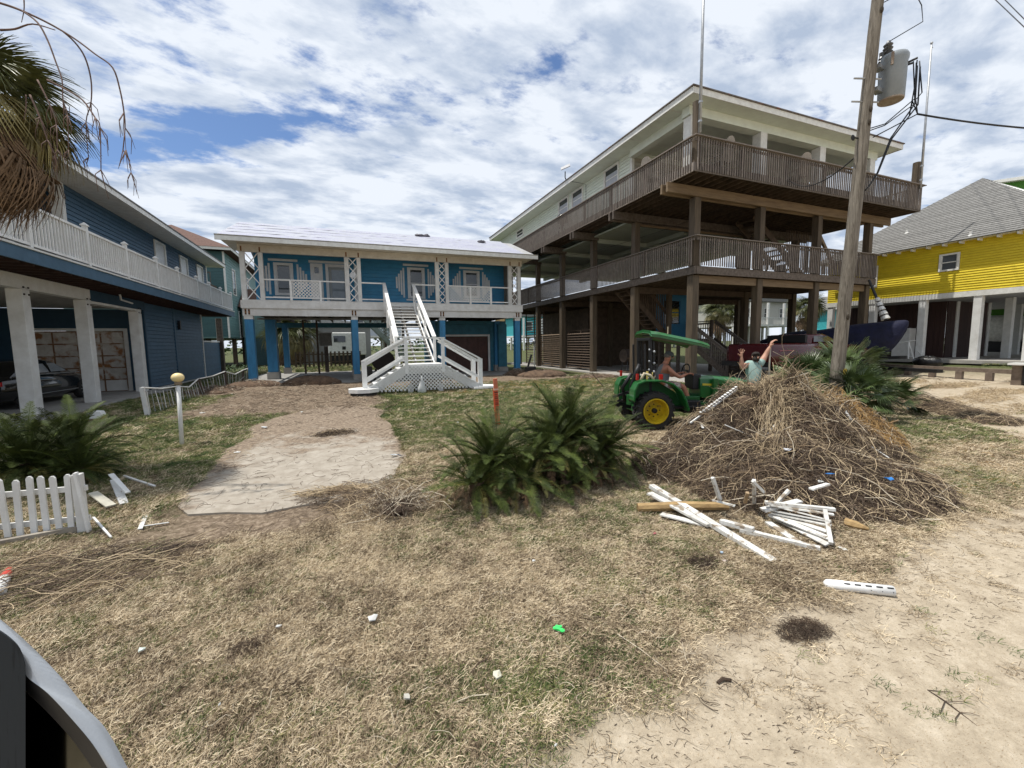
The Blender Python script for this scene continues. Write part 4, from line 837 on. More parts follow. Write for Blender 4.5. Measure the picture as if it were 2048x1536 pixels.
# upper wall
UX = -8.2
lb('upper_wall', navy_dark, -8.4, 18.2, 4.0, UX-.002, 33.0, 7.1)
UW = []
for (xa, xb, yt) in ((306, 327, 480), (357, 372, 511), (391, 403, 529)):
    a, b = on(xa, yt, 0, UX), on(xb, yt+10, 0, UX); UW.append((a.y, b.y, 4.5, a.z))
siding(L, navy_side, (UX, 18.25), (UX, 33.0), 4.05, 7.08, .15, (1, 0), [(a-18.25-.1, b-18.25+.1, c-.1, d+.1) for a, b, c, d in UW])
for a, b, c, d in UW: window(L, (UX+.02, (a+b)/2, (c+d)/2), (0, 1, 0), (1, 0, 0), b-a-.12, d-c-.1, white_trim, pane=M('white_blind', (.62, .62, .60), (.5, .5, .48), rough=.4), sash=False)
lb('corner_board', white_trim, -8.42, 18.05, 4.05, UX+.05, 18.24, 7.08); lb('corner_board', white_trim, -8.3, 33.0, 4.05, UX+.05, 33.15, 7.08)
lb('porch_back_wall', navy_dark, -12, 18.3, 4.0, -8.45, 18.4, 7.1); lb('porch_screen_wall', navy_dark, -10.0, 8, 4.0, -9.9, 18.2, 7.1)
lb('soffit', white_trim, -9.8, 8.0, 7.09, -7.25, 33.6, 7.13)
for y in (12.8, 15.6): lb('porch_post', white_trim, -8.3, y-.08, 4.05, -8.14, y+.08, 7.08)
lb('fascia', white_trim, -7.245, 8, 7.08, -7.20, 33.65, 7.26); lb('fascia', white_trim, -9.8, 33.6, 7.08, -7.25, 33.65, 7.26)
m = MB(); m.add([(-7.17, 7.9, 7.262), (-7.17, 33.7, 7.262), (-12, 33.7, 9.4), (-12, 7.9, 9.4), (-7.17, 7.9, 7.31), (-7.17, 33.7, 7.31), (-12, 33.7, 9.46), (-12, 7.9, 9.46)], [(0, 1, 2, 3), (7, 6, 5, 4), (0, 4, 5, 1), (1, 5, 6, 2), (3, 2, 6, 7), (0, 3, 7, 4)]); m.build('roof', shingle_g, L)
# balcony railing
bal = MB(); bal.box(-.018, -.018, 0, .018, .018, .84); balm = bal.mesh('baluster'); balm.materials.append(white_new)
ys = [8.6, 11.0, 13.3, 15.7, 18.0, 20.45, 22.7, 25.2, 27.3, 29.5, 31.9]
cnt = 0; farb = MB()
for a, b in zip(ys[:-1], ys[1:]):
    n_ = int((b-a-.12)/.125)
    for k in range(n_):
        y = a+.06+(k+.5)*(b-a-.12)/n_
        inst(balm, 'baluster', L, (-6.66-L.location.x, y-L.location.y, 4.22))
    for z, nm in ((5.09, 'top_rail'), (4.19, 'bottom_rail')): lb(nm, white_new, -6.70, a+.051, z-.03, -6.62, b-.051, z+.03)
for y in ys:
    lb('rail_post', white_new, -6.71, y-.05, 4.095, -6.61, y+.05, 5.22)
    m = MB(); m.box(-6.735, y-.075, 5.221, -6.585, y+.075, 5.25); m.add([(-6.735, y-.075, 5.251), (-6.585, y-.075, 5.251), (-6.585, y+.075, 5.251), (-6.735, y+.075, 5.251), (-6.66, y, 5.33)], [(0, 3, 2, 1), (0, 1, 4), (1, 2, 4), (2, 3, 4), (3, 0, 4)]); m.build('post_cap', white_new, L)
m = MB(); m.tube([(-7.3, 19.0, 3.68), (-7.3, 19.05, 3.5), (-7.3, 19.9, 3.45)], .03, 6); tag(m.build('pipe_stub', white_old), 'short white pipe under the slate-blue balcony', 'pipe')

# ---------------------------------------------------------------- sage house behind, left
T = thing('sage_house', 'sage-green two-storey house with brown hipped roof behind the slate-blue one', 'house', (-9, 42, 0))
def tb(name, mat, *bx, par=None, **k): m = MB(); m.box(*bx); return m.build(name, mat, par or T, True, **k)
c0 = on(456, 600, 0, -9.2); ty = c0.y; zt = on(456, 509, 0, -9.2).z
tb('wall', teal_side, -20, ty, 2.6, -9.3, ty+16, zt)
siding(T, teal_side, (-9.3, ty), (-9.3, ty+16), 2.7, zt, .24, (1, 0)); siding(T, M('shaded_teal_siding', (.055, .12, .125), (.045, .10, .105), rnd=.04), (-15, ty), (-9.3, ty), 2.7, zt, .24, (0, -1))  # front siding is a darkened copy of the side, shade put into its colour
tb('corner_board', white_trim, -9.36, ty-.06, 2.6, -9.24, ty+.1, zt)
tb('fascia', white_trim, -20.4, ty-.75, zt, -8.6, ty-.7, zt+.22); tb('fascia', white_trim, -8.6, ty-.75, zt, -8.55, ty+16.5, zt+.22)
m = MB(); zr = zt+.22; ap = on(378, 475, 1, ty+5)
m.add([(-20.4, ty-.8, zr), (-8.5, ty-.8, zr), (-8.5, ty+16.6, zr), (-20.4, ty+16.6, zr), (-14.5, ty+6, zr+3.1), (-14.5, ty+10, zr+3.1)], [(0, 1, 4), (1, 2, 5, 4), (2, 3, 5), (3, 0, 4, 5), (0, 3, 2, 1)]); m.build('roof', shingle_b, T)
tb('balcony', wood_dark, -13.5, ty-1.8, zt-3.2, -9.9, ty-.05, zt-3.0); 
for k in range(16): tb('baluster', wood_deck, -13.4+k*.23, ty-1.8, zt-3.0, -13.35+k*.23, ty-1.75, zt-2.1)
tb('handrail', wood_deck, -13.5, ty-1.82, zt-2.1, -9.9, ty-1.72, zt-2.02)
window(T, (-11.7, ty-.05, zt-1.2), (1, 0, 0), (0, -1, 0), 1.2, 1.3, white_trim); window(T, (-11.5, ty-.05, zt-2.4), (1, 0, 0), (0, -1, 0), 1.0, 1.2, white_trim)
window(T, (-9.27, ty+3.0, zt-2.2), (0, 1, 0), (1, 0, 0), 1.0, 2.2, white_trim); window(T, (-9.27, ty+9, zt-1.6), (0, 1, 0), (1, 0, 0), 1.0, 1.2, white_trim); window(T, (-9.27, ty+4.5, zt-6.0), (0, 1, 0), (1, 0, 0), 1.0, 2.4, white_trim)
for x in (-13, -11.6, -9.6):
    for y in (ty-1.6, ty+3, ty+7): tb('post', wood_dark, x-.16, y-.16, 0, x+.16, y+.16, 2.6)
tb('lower_room', M('dim_teal', (.06, .12, .13), (.05, .1, .11), rnd=.03), -9.0, ty+4, 0, -4.5, ty+10, 2.7); siding(T, teal_side, (-8.9, ty+3.9), (-4.5, ty+3.9), 2.8, 5.6, .24, (0, -1)); tb('bay_wall', teal_side, -9, ty+3.96, 2.7, -4.5, ty+10, 5.6)
m = MB(); m.add([(-9.2, ty+3.5, 5.6), (-4.2, ty+3.5, 5.6), (-4.2, ty+10.4, 5.6), (-9.2, ty+10.4, 5.6), (-9.2, ty+6.5, 7.6), (-6.5, ty+6.5, 7.6)], [(0, 1, 5, 4), (1, 2, 5), (2, 3, 4, 5), (0, 4, 3), (0, 3, 2, 1)]); m.build('porch_roof', shingle_b, T)

# ---------------------------------------------------------------- yellow house, right
Yh = thing('yellow_house', 'bright yellow clapboard house with grey shingle roof on white columns, right edge', 'house', (28, 12, .6))
def yb(name, mat, *bx, par=None, **k): m = MB(); m.box(*bx); return m.build(name, mat, par or Yh, True, **k)
FX = 28.0
yb('wall', yellow_side, FX+.01, 7.2, 3.95, FX+.15, 17.08, 6.45)
YWn = [(13.50, 14.35, 4.3, 5.55), (on(1916, 520, 0, FX).y, on(1884, 520, 0, FX).y, on(1900, 541, 0, FX).z+.06, on(1900, 508, 0, FX).z-.06)]
YWn[0] = (on(1752, 560, 0, FX).y, on(1735, 560, 0, FX).y, on(1745, 573, 0, FX).z, on(1745, 536, 0, FX).z)
siding(Yh, yellow_side, (FX, 7.2), (FX, 17.08), 3.97, 6.42, .118, (-1, 0), [(a-7.2-.1, b-7.2+.1, c-.1, d+.1) for a, b, c, d in YWn])
yb('end_wall', yellow_side, FX+.16, 17.0, 3.95, 44, 17.08, 6.45)
for a, b, c, d in YWn: window(Yh, (FX-.03, (a+b)/2, (c+d)/2), (0, 1, 0), (-1, 0, 0), b-a, d-c, white_trim, tw=.08, pane=M('grey_window', (.09, .10, .11), (.07, .08, .09), rough=.08, spec=.8, bump=0))
yb('beam', white_trim, FX-.06, 7.1, 3.70, FX+.2, 17.12, 3.955); yb('underside', M('grey_underside', (.40, .40, .40)), FX+.21, 7.1, 3.72, 44, 17, 3.90)
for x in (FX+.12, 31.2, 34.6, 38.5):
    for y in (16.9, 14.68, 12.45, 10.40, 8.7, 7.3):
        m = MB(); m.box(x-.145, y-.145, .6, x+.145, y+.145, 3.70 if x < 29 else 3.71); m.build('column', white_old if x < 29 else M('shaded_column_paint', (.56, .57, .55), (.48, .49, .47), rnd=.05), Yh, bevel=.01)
# enclosed storage behind columns
dkb = M('dark_brown_boards', (.045, .022, .018), (.028, .014, .012), scale=3, stretch=(6, 6, .4), rnd=.2)
for k in range(21): yb('wall_board', dkb, 30.2+.0, 12.4+k*.225, .66, 30.25, 12.4+k*.225+.215, 3.70)
for k in range(12): yb('wall_board', dkb, 30.26+k*.35, 12.35, .66, 30.26+k*.35+.34, 12.4, 3.70)
# roof
YC = 7.0; EZ = 6.36; EX = FX-.42; PK3 = Vector((32.5, 12.3, 10.35)); pk = ray(1965, 357); t_ = (32.6)/pk.x; PKp = Vector((0, 0, CAM_H))+pk*t_
y_l, y_r = 17.75, YC+3
yb('rafter_board', M('eave_shadow_paint', (.5, .38, .03)), EX+.01, -2, EZ-.02, FX-.04, 17.2, EZ+.01) if False else None
m = MB(); PR = Vector((36.5, PKp.y, PKp.z))
m.add([(EX, y_r-3, EZ), (EX, y_l, EZ), (41, y_l, EZ), (41, y_r-3, EZ), PKp, PR], [(0, 4, 1), (1, 4, 5, 2), (2, 5, 3), (3, 5, 4, 0), (0, 1, 2, 3)]); m.build('roof_deck', white_trim, Yh)
# shingle courses on the face seen
def roof_courses(par, a, b, apex, n_, th=.035):
    a, b, apex = Vector(a), Vector(b), Vector(apex); nn = (b-a).cross(apex-a).normalized()
    if nn.z < 0: nn = -nn
    for k in range(n_):
        f0, f1 = k/n_, min(1, (k+1.06)/n_); p0, p1 = a.lerp(apex, f0), b.lerp(apex, f0); q0, q1 = a.lerp(apex, f1), b.lerp(apex, f1)
        m = MB(); m.add([p0+nn*th, p1+nn*th, q1+nn*.012, q0+nn*.012, p0+nn*.003, p1+nn*.003], [(0, 1, 2, 3), (0, 4, 5, 1)]); m.build('shingle_course', shingle_g, par)
roof_courses(Yh, (EX-.04, y_r-3, EZ+.01), (EX-.04, y_l+.03, EZ+.01), PKp, 34)
m = MB(); m.add([(EX-.02, y_l+.04, EZ+.02), (41, y_l+.04, EZ+.02), PR+Vector((0, 0, .03)), PKp+Vector((0, 0, .03))], [(0, 3, 2, 1)]); m.build('roof_side', shingle_g, Yh)
for k in range(17): yb('rafter_tail', white_trim, EX+.02, 7.3+k*.62, EZ-.12, FX-.04, 7.36+k*.62, EZ-.012)
for (px_, py_) in ((1814, 467), (1941, 472)):
    # vent pipes stand on the slope facing the street
    d = ray(px_, py_); nrm = (Vector((EX, y_l, EZ))-Vector((EX, y_r, EZ))).cross(PKp-Vector((EX, y_r, EZ))).normalized(); o0 = Vector((0, 0, CAM_H)); t_ = (Vector((EX, y_l, EZ))-o0).dot(nrm)/d.dot(nrm); p = o0+d*t_
    m = MB(); m.tube([p+Vector((0, 0, -.1)), p+Vector((0, 0, .22))], .06, 8); m.lathe([(.13, -.03), (.08, .06)], p, n=8); m.build('vent_pipe', white_old, Yh)
gr = thing('green_house', 'green gable with white edge rising behind the yellow house roof', 'house', (44, 12, 0))
g0 = on(1985, 364, 0, 44); g1 = on(2160, 368, 0, 44)
m = MB(); m.prism([(44, g0.y-.4, 2), (44, g1.y-4, 2), (44, g1.y-4, g1.z), (44, g0.y-.4, g0.z-.1), (44, g0.y+.6, g0.z-.3)][:4], (6, 0, 0)); m.build('wall', M('leaf_green_paint', (.07, .22, .03), (.06, .18, .025)), gr)
m = MB(); m.bar((43.7, g0.y+1.0, g0.z+.05), (43.7, g1.y-4, g1.z+.15), .5, .2); m.build('bargeboard', white_trim, gr)
m = MB(); m.box(44, g1.y-4, 0, 50, g0.y-.5, 2.0); m.build('foundation', concrete, gr)
# ================================================================ OBJECTS
def mesh_of(m, name, mat): me = m.mesh(name); me.materials.append(mat); return me
# ---- utility pole
pole_m = M('utility_pole_wood', (.24, .21, .17), (.085, .07, .053), scale=4.5, stretch=(5, 5, .45), rough=.9, bump=.6, bscale=14, dist=1.2, spots=(5, .66, (.07, .055, .04), .08))
P0 = Vector((9.62, 5.66, -.3)); P1v = Vector((9.98, 5.45, 9.3))
def pol(z): return P0.lerp(P1v, (z+.3)/9.6)
T_ = thing('utility_pole', 'weathered grey-brown wooden utility pole leaning slightly right, behind the debris pile', 'utility pole', (9.62, 5.66, 0))
m = MB(); m.tube([pol(-.3+k*.8)+Vector((random.uniform(-.006, .006), random.uniform(-.006, .006), 0)) for k in range(13)], [.128-.0028*k for k in range(13)], 18); m.build('shaft', pole_m, T_, smooth=True)
for z in (6.85, 6.42): m = MB(); p = pol(z); m.tube([p+Vector((-.30, .1, .02)), p+Vector((.2, -.1, 0))], .016, 6); m.build('through_bolt', steel, T_)
m = MB(); p = pol(5.75); m.lathe([(.045, -.012), (.06, 0), (.045, .012)], p+Vector((-.22, .05, 0)), 'y', 12); m.tube([p+Vector((-.2, .05, 0)), p], .014, 6); m.build('eye_bolt', black, T_)
m = MB(); c = pol(1.05); m.box(c.x-.02, c.y-.135, c.z-.05, c.x+.09, c.y-.118, c.z+.08); m.build('yellow_tag', M('yellow_tag', (.55, .38, .06)), T_)
for k, z in enumerate((8.05, 6.25, 6.0, 2.2)):
    c = pol(z); m = MB(); m.ball((c.x-.03, c.y-.112, z), .04, 8, 5, (1, .5, 1.6)); m.build('knot', M('knot_dark', (.06, .045, .03), rough=.9), T_)
tf = thing('transformer', 'grey cylindrical transformer can hanging on the right of the utility pole', 'transformer', (10.45, 4.95, 6.2))
tcn = Vector(on(1781, 205, 0, 10.40)); 
cz0 = tcn.z+.03; cx_, cy_ = 10.40, tcn.y
can_m = M('transformer_grey', (.27, .29, .30), (.21, .23, .24), scale=3, rough=.35, metal=.2, bump=.05, spots=(3, .68, (.22, .13, .08), .1))
Hh = .78
m = MB(); m.lathe([(.195, 0), (.21, .02), (.222, Hh-.1), (.238, Hh-.06), (.242, Hh), (.22, Hh+.05), (.10, Hh+.09), (.0005, Hh+.10)], (cx_, cy_, cz0), n=28); m.build('tank', can_m, tf, smooth=True)
m = MB(); m.lathe([(.2, -.012), (.208, .0), (.208, .015)], (cx_, cy_, cz0), n=28); m.build('rusty_base', M('rusty_underside', (.34, .29, .24), (.25, .18, .13)), tf)
m = MB(); m.lathe([(.055, 0), (.085, .04), (.055, .07), (.085, .11), (.055, .14), (.085, .18), (.055, .21), (.08, .25), (.05, .28), (.02, .33)], (cx_-.05, cy_+.08, cz0+Hh+.05), n=12); m.build('bushing', M('bushing_porcelain', (.10, .10, .10), rough=.3), tf)
m = MB(); m.lathe([(.035, 0), (.05, .03), (.035, .06), (.05, .09), (.035, .12), (.04, .2)], (cx_-.17, cy_+.12, cz0+Hh-.05), n=10); m.build('arrester', MATS['bushing_porcelain'], tf)
for zz in (.60, .18): p = pol(cz0+zz); m = MB(); m.bar((p.x+.1, p.y-.05, cz0+zz), (cx_-.2, cy_+.1, cz0+zz), .12, .07); m.build('hanger_bracket', steel, tf)
m = MB(); m.box(cx_-.235, cy_-.12, cz0+.58, cx_-.215, cy_-.08, cz0+Hh+.03); m.build('lid_clamp', MATS['rusty_underside'], tf)
for k in range(3): a = -.9+k*.45; m = MB(); m.tube([(cx_+.22*math.cos(a), cy_+.22*math.sin(a), cz0+Hh-.13), (cx_+.36*math.cos(a), cy_+.36*math.sin(a), cz0+Hh-.09)], .02, 6); m.build('terminal', black, tf)
def sag(a, b, s, n=12): a, b = Vector(a), Vector(b); return [a.lerp(b, i/n)-Vector((0, 0, s*4*(i/n)*(1-i/n))) for i in range(n+1)]
def wire(pts, lab, r=.011, grp='wires at the utility pole'): m = MB(); m.tube(pts, r, 5); tag(m.build('wire', black, smooth=True), lab, 'wire', grp)
tA = Vector((cx_+.36, cy_-.25, cz0+Hh-.1)); node = Vector(on(1835, 228, 0, 10.85)); pl = pol(5.75)
wire([pol(8.25)+Vector((.1, 0, 0)), Vector((10.28, 5.1, 8.35)), Vector((10.42, 5.0, 8.0)), Vector((10.44, 4.97, 7.7)), Vector((cx_-.05, cy_+.08, cz0+Hh+.36))], 'thin wire looping from pole top to the transformer bushing', .009)
wire([pl+Vector((.15, -.1, 0)), node], 'straight wire from the pole to the service splice')
wire(sag(node, on(2300, 262, 0, 16), .12), 'dark service cable running off to the right of the photo', .018)
wire([tA, tA+Vector((.06, -.05, -.6)), node+Vector((-.1, 0, .25)), node], 'wire hanging from the transformer terminals to the splice, right-hand one')
wire([tA+Vector((-.08, 0, 0)), tA+Vector((-.1, 0, -.5)), tA+Vector((-.1, .05, -1.0)), node+Vector((-.2, .0, .2)), node], 'wire hanging from the transformer terminals to the splice, left-hand one')
for k, (pe, lab) in enumerate((((1722, 262), 'short drip loop wire under the transformer nearest the pole'), ((1720, 268), 'second drip loop wire under the transformer'))):
    q = Vector(on(*pe, 0, 9.95)); wire([tA+Vector((-.1*k, .05, 0)), tA+Vector((-.05, 0, -.7-.1*k)), q.lerp(tA, .45)-Vector((0, 0, .45)), q], lab)
for k, (x_, lab) in enumerate(((0, 'long dark drip loop reaching down the pole side, outer one'), (1, 'long dark drip loop reaching down the pole side, inner one'))):
    q = pol(4.75)+Vector((.16, -.06, 0)); s = tA+Vector((.04-.1*x_, 0, -.1)); wire([s, s+Vector((.02, 0, -.7)), s.lerp(q, .55)+Vector((.08, 0, -.05)), s.lerp(q, .8)+Vector((.08, 0, -.12)), q+Vector((.1, 0, .08)), q], lab, .014)
e0 = Vector(on(1718, 300, 0, 9.9))
wire(sag(pol(5.35)+Vector((-.17, .03, 0)), (16.9, 12.0, 8.1), .35), 'dark service cable from the pole to the timber house railing', .014)
wire(sag((16.9, 12.0, 8.1), (13.0, 20.8, 6.8), .2)[:], 'thin cable draped under the timber decks to the blue house', .01)
wire([Vector((13.0, 20.8, 6.8)), Vector(( 9.6, 21.6, 6.3))], 'thin pale cable reaching the blue house eave', .01)
for k, (a, b, lab) in enumerate((((1990, -20), (2070, 60), 'overhead wire crossing the top right corner, upper one'), ((1960, -30), (2070, 75), 'overhead wire crossing the top right corner, lower one'))):
    A = Vector((0, 0, CAM_H))+ray(*a)*14; Bp = Vector((0, 0, CAM_H))+ray(*b)*11; wire([A+(A-Bp)*3, A, Bp, Bp+(Bp-A)*3], lab, .012)
# ---- lamp post
lp = G(364, 892); t = thing('lamp_post', 'white garden lamp post with weathered yellow globe in the left lawn', 'lamp post', (lp.x, lp.y, 0))
top = Vector((-2.81, 9.12, 1.10)); m = MB(); m.tube([(lp.x, lp.y, -.05), top.lerp(Vector((lp.x, lp.y, 0)), .5), top], [.036, .034, .032], 10); m.build('post', white_old, t, smooth=True)
m = MB(); m.lathe([(.055, 0), (.062, .03), (.045, .06)], top, n=12); m.build('collar', M('tan_collar', (.22, .17, .11)), t)
m = MB(); m.ball(top+Vector((0, 0, .13)), .098, 20, 14, (1, 1, .86)); m.build('globe', M('yellowed_globe', (.80, .66, .36), (.74, .57, .27), scale=6, rough=.4, spots=(14, .68, (.30, .2, .08), .05)), t, smooth=True)
# ---- orange marker
mk = G(996, 852); t = thing('marker_post', 'orange plastic utility marker post with black warning print behind the bush', 'marker post', (mk.x, mk.y, 0))
om = M('orange_plastic', (.62, .10, .035), (.52, .075, .028), scale=5, rough=.5); mtp = on(990, 757, 1, mk.y)
zt_ = mtp.z; m = MB(); m.bar((mk.x, mk.y, 0), (mtp.x, mk.y, zt_-.22), .105, .035, (0, 1, 0)); m.build('stake', om, t, bevel=.006)
m = MB(); m.bar((mtp.x+.012, mk.y, zt_-.215), (mtp.x, mk.y, zt_), .085, .05, (0, 1, 0)); m.build('top_cap', M('faded_orange', (.55, .17, .09)), t, bevel=.006)
m = MB(); m.bar((mtp.x+.012, mk.y-.004, zt_-.25), (mtp.x+.011, mk.y-.004, zt_-.215), .112, .05, (0, 1, 0)); m.build('pale_band', M('pale_band', (.7, .45, .33)), t)
for k in range(11): z = zt_-.30-k*.042; f = (z)/(zt_); xx = mk.x+(mtp.x-mk.x)*f; m = MB(); w = .06 if k % 3 else .078; m.box(xx-w/2, mk.y-.0235, z, xx+w/2, mk.y-.0185, z+(.010 if k % 3 else .018)); m.build('print_line', black, t)
# ---- picket fence pieces
def picket(par, x, y, z0, h, w, yaw=0, lean=0, mat=white_old, name='picket'):
    m = MB(); m.prism([(-w/2, 0, 0), (w/2, 0, 0), (w/2, 0, h-w*.42), (w*.22, 0, h), (-w*.22, 0, h), (-w/2, 0, h-w*.42)], (0, .018, 0))
    m2 = Matrix.Translation((x, y, z0)) @ Matrix.Rotation(yaw, 4, 'Z') @ Matrix.Rotation(lean, 4, 'Y'); m.v = [tuple(m2 @ Vector(v)) for v in m.v]; return m.build(name, mat, par, True)
a = G(176, 1066); b = G(-60, 1092); t = thing('picket_fence', 'short run of white picket fence standing at the left edge', 'fence', (a.x, a.y, 0))
d = (b-a); d.z = 0; Lf = d.length; d.normalize(); yw = math.atan2(d.y, d.x)
hh = on(60, 966, 1, a.lerp(b, .5).y).z
for k in range(11):
    p = a+d*(.11+.095*k+random.uniform(-.006, .006)); picket(t, p.x, p.y, .05, hh+random.uniform(-.015, .02), .046, yw, random.uniform(-.03, .03))
for z in (.14, hh*.82): m = MB(); m.bar(a+d*-.02+Vector((0, .03, z)), b+Vector((0, .03, z)), .022, .05); m.build('rail', white_old, t)
m = MB(); m.box(a.x-.07, a.y-.02, 0, a.x+.0, a.y+.05, hh+.05); m.build('post', white_old, t, bevel=.006)
m = MB(); m.bar((a.x+.02, a.y-.02, .02), (a.x-.03, a.y-.02, hh+.07), .05, .02, (1, 0, 0)); m.build('loose_board', white_old, t)
bl = MB(); p = G(0, 1095); q = G(160, 1066); bl.bar(p+Vector((0, -.03, .04)), q+Vector((0, -.03, .05)), .05, .07); tag(bl.build('ground_rail', M('grey_wood', (.30, .27, .22), (.2, .17, .14))), 'grey timber rail lying before the white picket fence', 'board')
# lying white boards
dirty = M('dirty_white_board', (.66, .66, .63), (.48, .46, .42), scale=9, rough=.6, rnd=.10, bump=.3, spots=(11, .56, (.26, .21, .155), .08))
def board(p, q, w, h, lab, mat=dirty, z=.03, z2=None, cat='board', grp='white boards by the debris pile'):
    a, b = G(*p, z), G(*q, z if z2 is None else z2); m = MB(); m.bar(a, b, w*.85, h*.8); m.jit(.003, int(p[0])); o = m.build('fence_board', mat, None, bevel=.003); tag(o, lab, cat, grp); return o
board((1303, 972), (1548, 1124), .085, .05, 'long white board lying slantwise in front of the pile, longest of them', z=.12, z2=.03)
board((1299, 986), (1420, 1050), .10, .03, 'white board beside the long board, left end raised', z=.10, z2=.06)
board((1322, 1028), (1420, 1052), .09, .02, 'short wide white board under the long slanting board')
board((1440, 1042), (1508, 1060), .06, .05, 'short white rail piece right of the long board', z=.08)
board((1535, 1045), (1600, 1088), .07, .03, 'white board sloping under the broken fence panel', z=.05)
board((1480, 1060), (1640, 1098), .05, .05, 'white rail under the broken fence panel, front edge', z=.05)
board((1545, 1015), (1578, 980), .045, .03, 'short white slat sticking up at the left of the fence panel', z=.12, z2=.30)
board((1525, 1020), (1600, 1002), .08, .03, 'grey-white board leaning behind the fence panel', white_old, z=.16, z2=.22)
board((1660, 1085), (1692, 1102), .05, .03, 'stub of white board at the right corner of the fence panel')
board((1790, 960), (1848, 954), .06, .02, 'pale board lying right of the pile in dry grass', M('pale_plastic', (.50, .55, .58)))
board((1622, 978), (1656, 968), .05, .02, 'small white slat with dark holes on the pile', z=.35)
board((1425, 955), (1440, 1000), .035, .035, 'white stick standing in the pile front, left', z=.42, z2=.16); board((1508, 960), (1508, 1005), .04, .04, 'white stick standing in the pile front, middle', z=.42, z2=.12); board((1505, 962), (1528, 985), .04, .03, 'white stick crossing the pile front, right', z=.45, z2=.34)
board((1425, 1000), (1470, 1012), .03, .02, 'thin white strip lying in the pile front', z=.16)
board((1495, 985), (1490, 1005), .035, .03, 'short tan stick in the pile front', M('tan_stick', (.42, .3, .18)), z=.3, z2=.16)
board((280, 1058), (292, 1030), .045, .015, 'small white picket lying left of the driveway end', white_old, z=.015, grp='white fence scraps by the left bush'); board((288, 1052), (338, 1045), .02, .012, 'thin white lath beside the small lying picket', white_old, z=.015, grp='white fence scraps by the left bush')
board((248, 952), (310, 973), .03, .03, 'white lath pointing right from the smashed fence scraps', white_old, z=.06, grp='white fence scraps by the left bush'); board((187, 1035), (222, 1075), .022, .02, 'thin white stake leaning off the picket fence post', white_old, z=.10, z2=.02, grp='white fence scraps by the left bush')
board((186, 985), (222, 1012), .10, .02, 'short wide cream board tipped against the scraps', M('cream_board', (.55, .52, .42)), z=.12, z2=.05, grp='white fence scraps by the left bush')
board((222, 948), (256, 985), .06, .02, 'white board standing on edge in the scraps', white_old, z=.20, z2=.10, grp='white fence scraps by the left bush'); board((228, 960), (248, 1008), .09, .02, 'peeling white board lying in the scraps', white_old, z=.10, z2=.03, grp='white fence scraps by the left bush')
m = MB(); a_, b_ = G(1275, 1015, .05), G(1455, 1012, .07); m.tube([a_, a_.lerp(b_, .5)+Vector((0, 0, .01)), b_], [.045, .05, .04], 8); tag(m.build('log', M('split_log', (.40, .27, .12), (.25, .16, .07), scale=4, stretch=(1, 6, 6))), 'split tan log lying left under the white boards', 'log')
m = MB(); a_, b_ = G(1690, 1045, .05), G(1738, 1058, .05); m.tube([a_, a_.lerp(b_, .5), b_], [.045, .04, .01], 7); tag(m.build('pointed_stake', MATS['split_log']), 'pointed tan stake poking right from the broken fence panel', 'stake')
# broken fence panel (lies tilted on the pile foot)
fp = thing('broken_fence_panel', 'white picket fence panel lying broken at the foot of the debris pile', 'fence panel', tuple(G(1610, 1040)))
A, Bq, C_, D_ = G(1545, 1012, .20), G(1668, 1032, .20), G(1655, 1092, .05), G(1540, 1035, .06)
for k in range(8):
    f = k/7; p0 = Vector(A).lerp(Vector(D_), f*.95)+Vector((random.uniform(-.03, .03), 0, 0)); p1 = Vector(Bq).lerp(Vector(C_), f); m = MB(); m.bar(p0+Vector((random.uniform(-.03, .03), random.uniform(-.015, .015), random.uniform(-.02, .02))), p1+Vector((random.uniform(-.05, .02), random.uniform(-.02, .02), .01+random.uniform(-.01, .02))), .05, .012, (random.uniform(-.3, .3), .3, 1)); m.build('picket', dirty, fp)
for f in (.04, .95): p0 = Vector(A).lerp(Vector(Bq), f)+Vector((0, .05, .03)); p1 = Vector(D_).lerp(Vector(C_), f)+Vector((0, -.05, .03)); m = MB(); m.bar(p0, p1, .032, .026); m.build('rail', dirty, fp)
m = MB(); m.bar(Vector(A)+Vector((-.05, .04, .03)), Vector(Bq)+Vector((.08, .04, .03)), .04, .026); m.build('rail', dirty, fp)
# pvc pipe with slots
t = thing('drain_pipe', 'white perforated plastic pipe lying on the sandy verge', 'pipe', tuple(G(1715, 1175)))
a_, b_ = G(1648, 1168, .035), G(1786, 1182, .035); dd = (b_-a_).normalized(); m = MB(); m.tube([a_, a_+dd*.02, a_+dd*.12, a_+dd*.13, b_], [.018, .034, .036, .034, .034], 16); m.build('tube', white_new, t, smooth=True)
for k in range(5):
    c = a_.lerp(b_, .30+k*.155)+Vector((-.006, -.020, .0285)); m = MB(); m.bar(c-dd*.018, c+dd*.018, .008, .006, (0, -.5, 1)); m.build('slot', black, t)
for k in range(3):
    c = a_.lerp(b_, .62+k*.155)+Vector((-.006, -.0335, .006)); m = MB(); m.ball(c, .004, 6, 4); m.build('hole', black, t)
